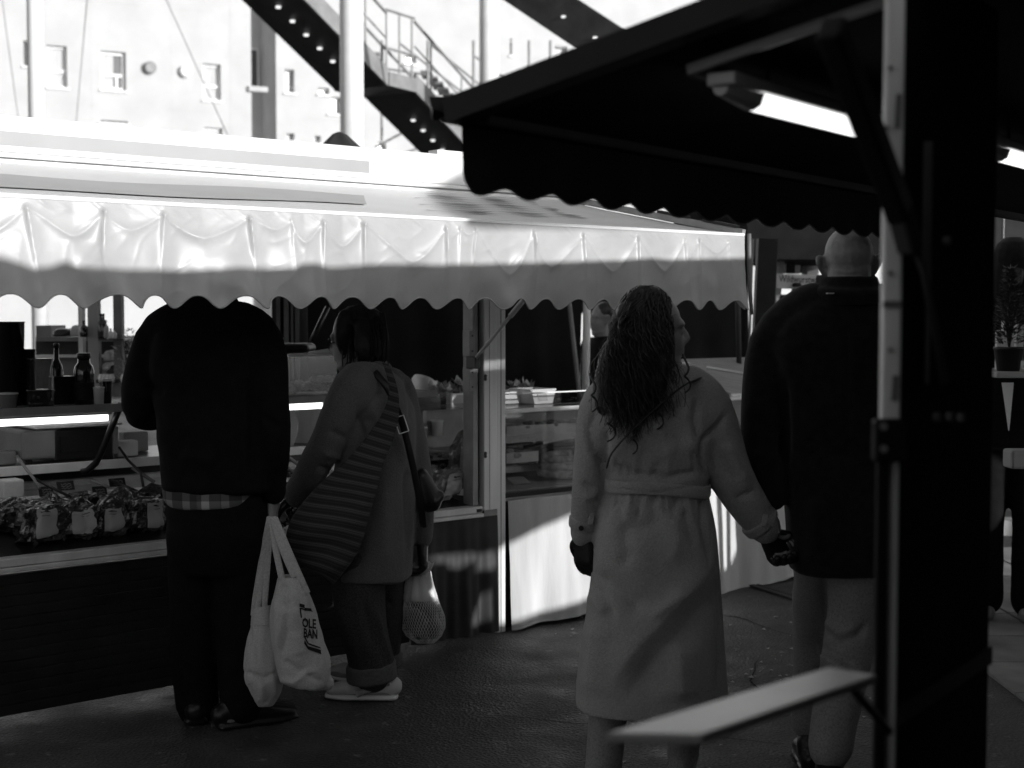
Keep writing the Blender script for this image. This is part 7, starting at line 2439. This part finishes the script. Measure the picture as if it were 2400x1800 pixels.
# second stair, upper right
s2 = at(1330, 95, 20.0)
sr2 = thing('steel_stair', 'second dark steel stair at the top, just left of the black awning', 'stair', s2 * np.array([1, 1, 0]))
dn = np.array([1.9, -.9, -1.45])
up_ = -dn * .8
put('soffit', MB().box(s2 + up_, dn * 4.3, wdir * .9, ZZ * .05), M['steel_dark'], sr2)
put('stringer', MB().box(s2 + up_ - wdir * .05, dn * 4.3, wdir * .05, ZZ * .3), M['steel_dark'], sr2)
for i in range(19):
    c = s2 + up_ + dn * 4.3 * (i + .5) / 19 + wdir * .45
    put('soffit_glow_dot', MB().lathe(c - ZZ * .03, [(.03, 0), (.035, .025)], 10), M['soffit_glow'], sr2)  # glowing discs again in place of daylit holes
put('handrail', MB().tube([s2 + up_ + ZZ * 1.1 + wdir * .9, s2 + up_ + dn * 4.3 + ZZ * 1.1 + wdir * .9], .03, 8), M['frame_white'], sr2)
# bridge deck railing behind the stair
rl = thing('railing', 'thin steel railing of the upper walkway behind the stair', 'railing', at(1000, 735, 27) * np.array([1, 1, 0]))
for x in (895, 1003, 1110, 1165, 1240, 1290):
    put('post', MB().tube([at(x, 330, 27), at(x, 95, 27)], .03, 6), M['steel_mid'], rl)
for x0, y0, x1, y1 in ((935, 100, 1120, 245), (1010, 105, 1205, 265), (895, 160, 1000, 175), (1110, 130, 1260, 240), (880, 345, 955, 305), (930, 365, 1000, 340)):
    put('rail', MB().tube([at(x0, y0, 27), at(x1, y1, 27)], .022, 6), M['steel_mid'], rl)
for k in range(9):
    P_ = at(985 + k * 13, 170 + k * 13.2, 27.5)
    put('tread', MB().box(P_, (.22, 0, 0), (0, .8, 0), (0, 0, .04)), M['steel_mid'], rl)
# overhead cables
for pts, lb in ((((18, 92, 30), (42, 268, 30)), 'thin dark cable slanting down at the far left before the facade'), (((196, 95, 30), (180, 276, 30)), 'thin cable hanging beside the big curtained window'), (((432, 92, 30), (536, 322, 30)), 'thin cable slanting down right of the round wall lamps')):
    p = [at(*q) for q in pts]
    p = [p[0] + (p[0] - p[1]) * 1.2] + p + [p[1] + (p[1] - p[0]) * .3]
    put('cable', MB().tube(p, .012, 5), M['steel_mid'], None, lb, 'cable', 'thin cables before the facade')
# peaked dark parasol top behind the stall roof
pc = at(795, 345, 9.5)
pr = thing('parasol', 'dark folded parasol tip peeking over the white stall roof left of the column', 'parasol', pc * np.array([1, 1, 0]))
vs = []
N = 20
for j, (r_, z_) in enumerate(((.012, .10), (.045, .085), (.075, .055), (.11, .02), (.16, -.03), (.22, -.16))):
    for i in range(N):
        a = 2 * math.pi * i / N
        rr = r_ * (1 + .18 * math.sin(a * 5)) if j else r_
        vs.append(pc + np.array([math.cos(a) * rr, math.sin(a) * rr, z_]))
fs = [(j * N + i, (j + 1) * N + i, (j + 1) * N + (i + 1) % N, j * N + (i + 1) % N) for j in range(5) for i in range(N)] + [tuple(range(N))]
put('cover', (vs, fs), M['steel_dark'], pr, smooth=True)
put('pole', MB().tube([(pc[0], pc[1], 0), pc - ZZ * .1], .02, 8), M['steel_mid'], pr)
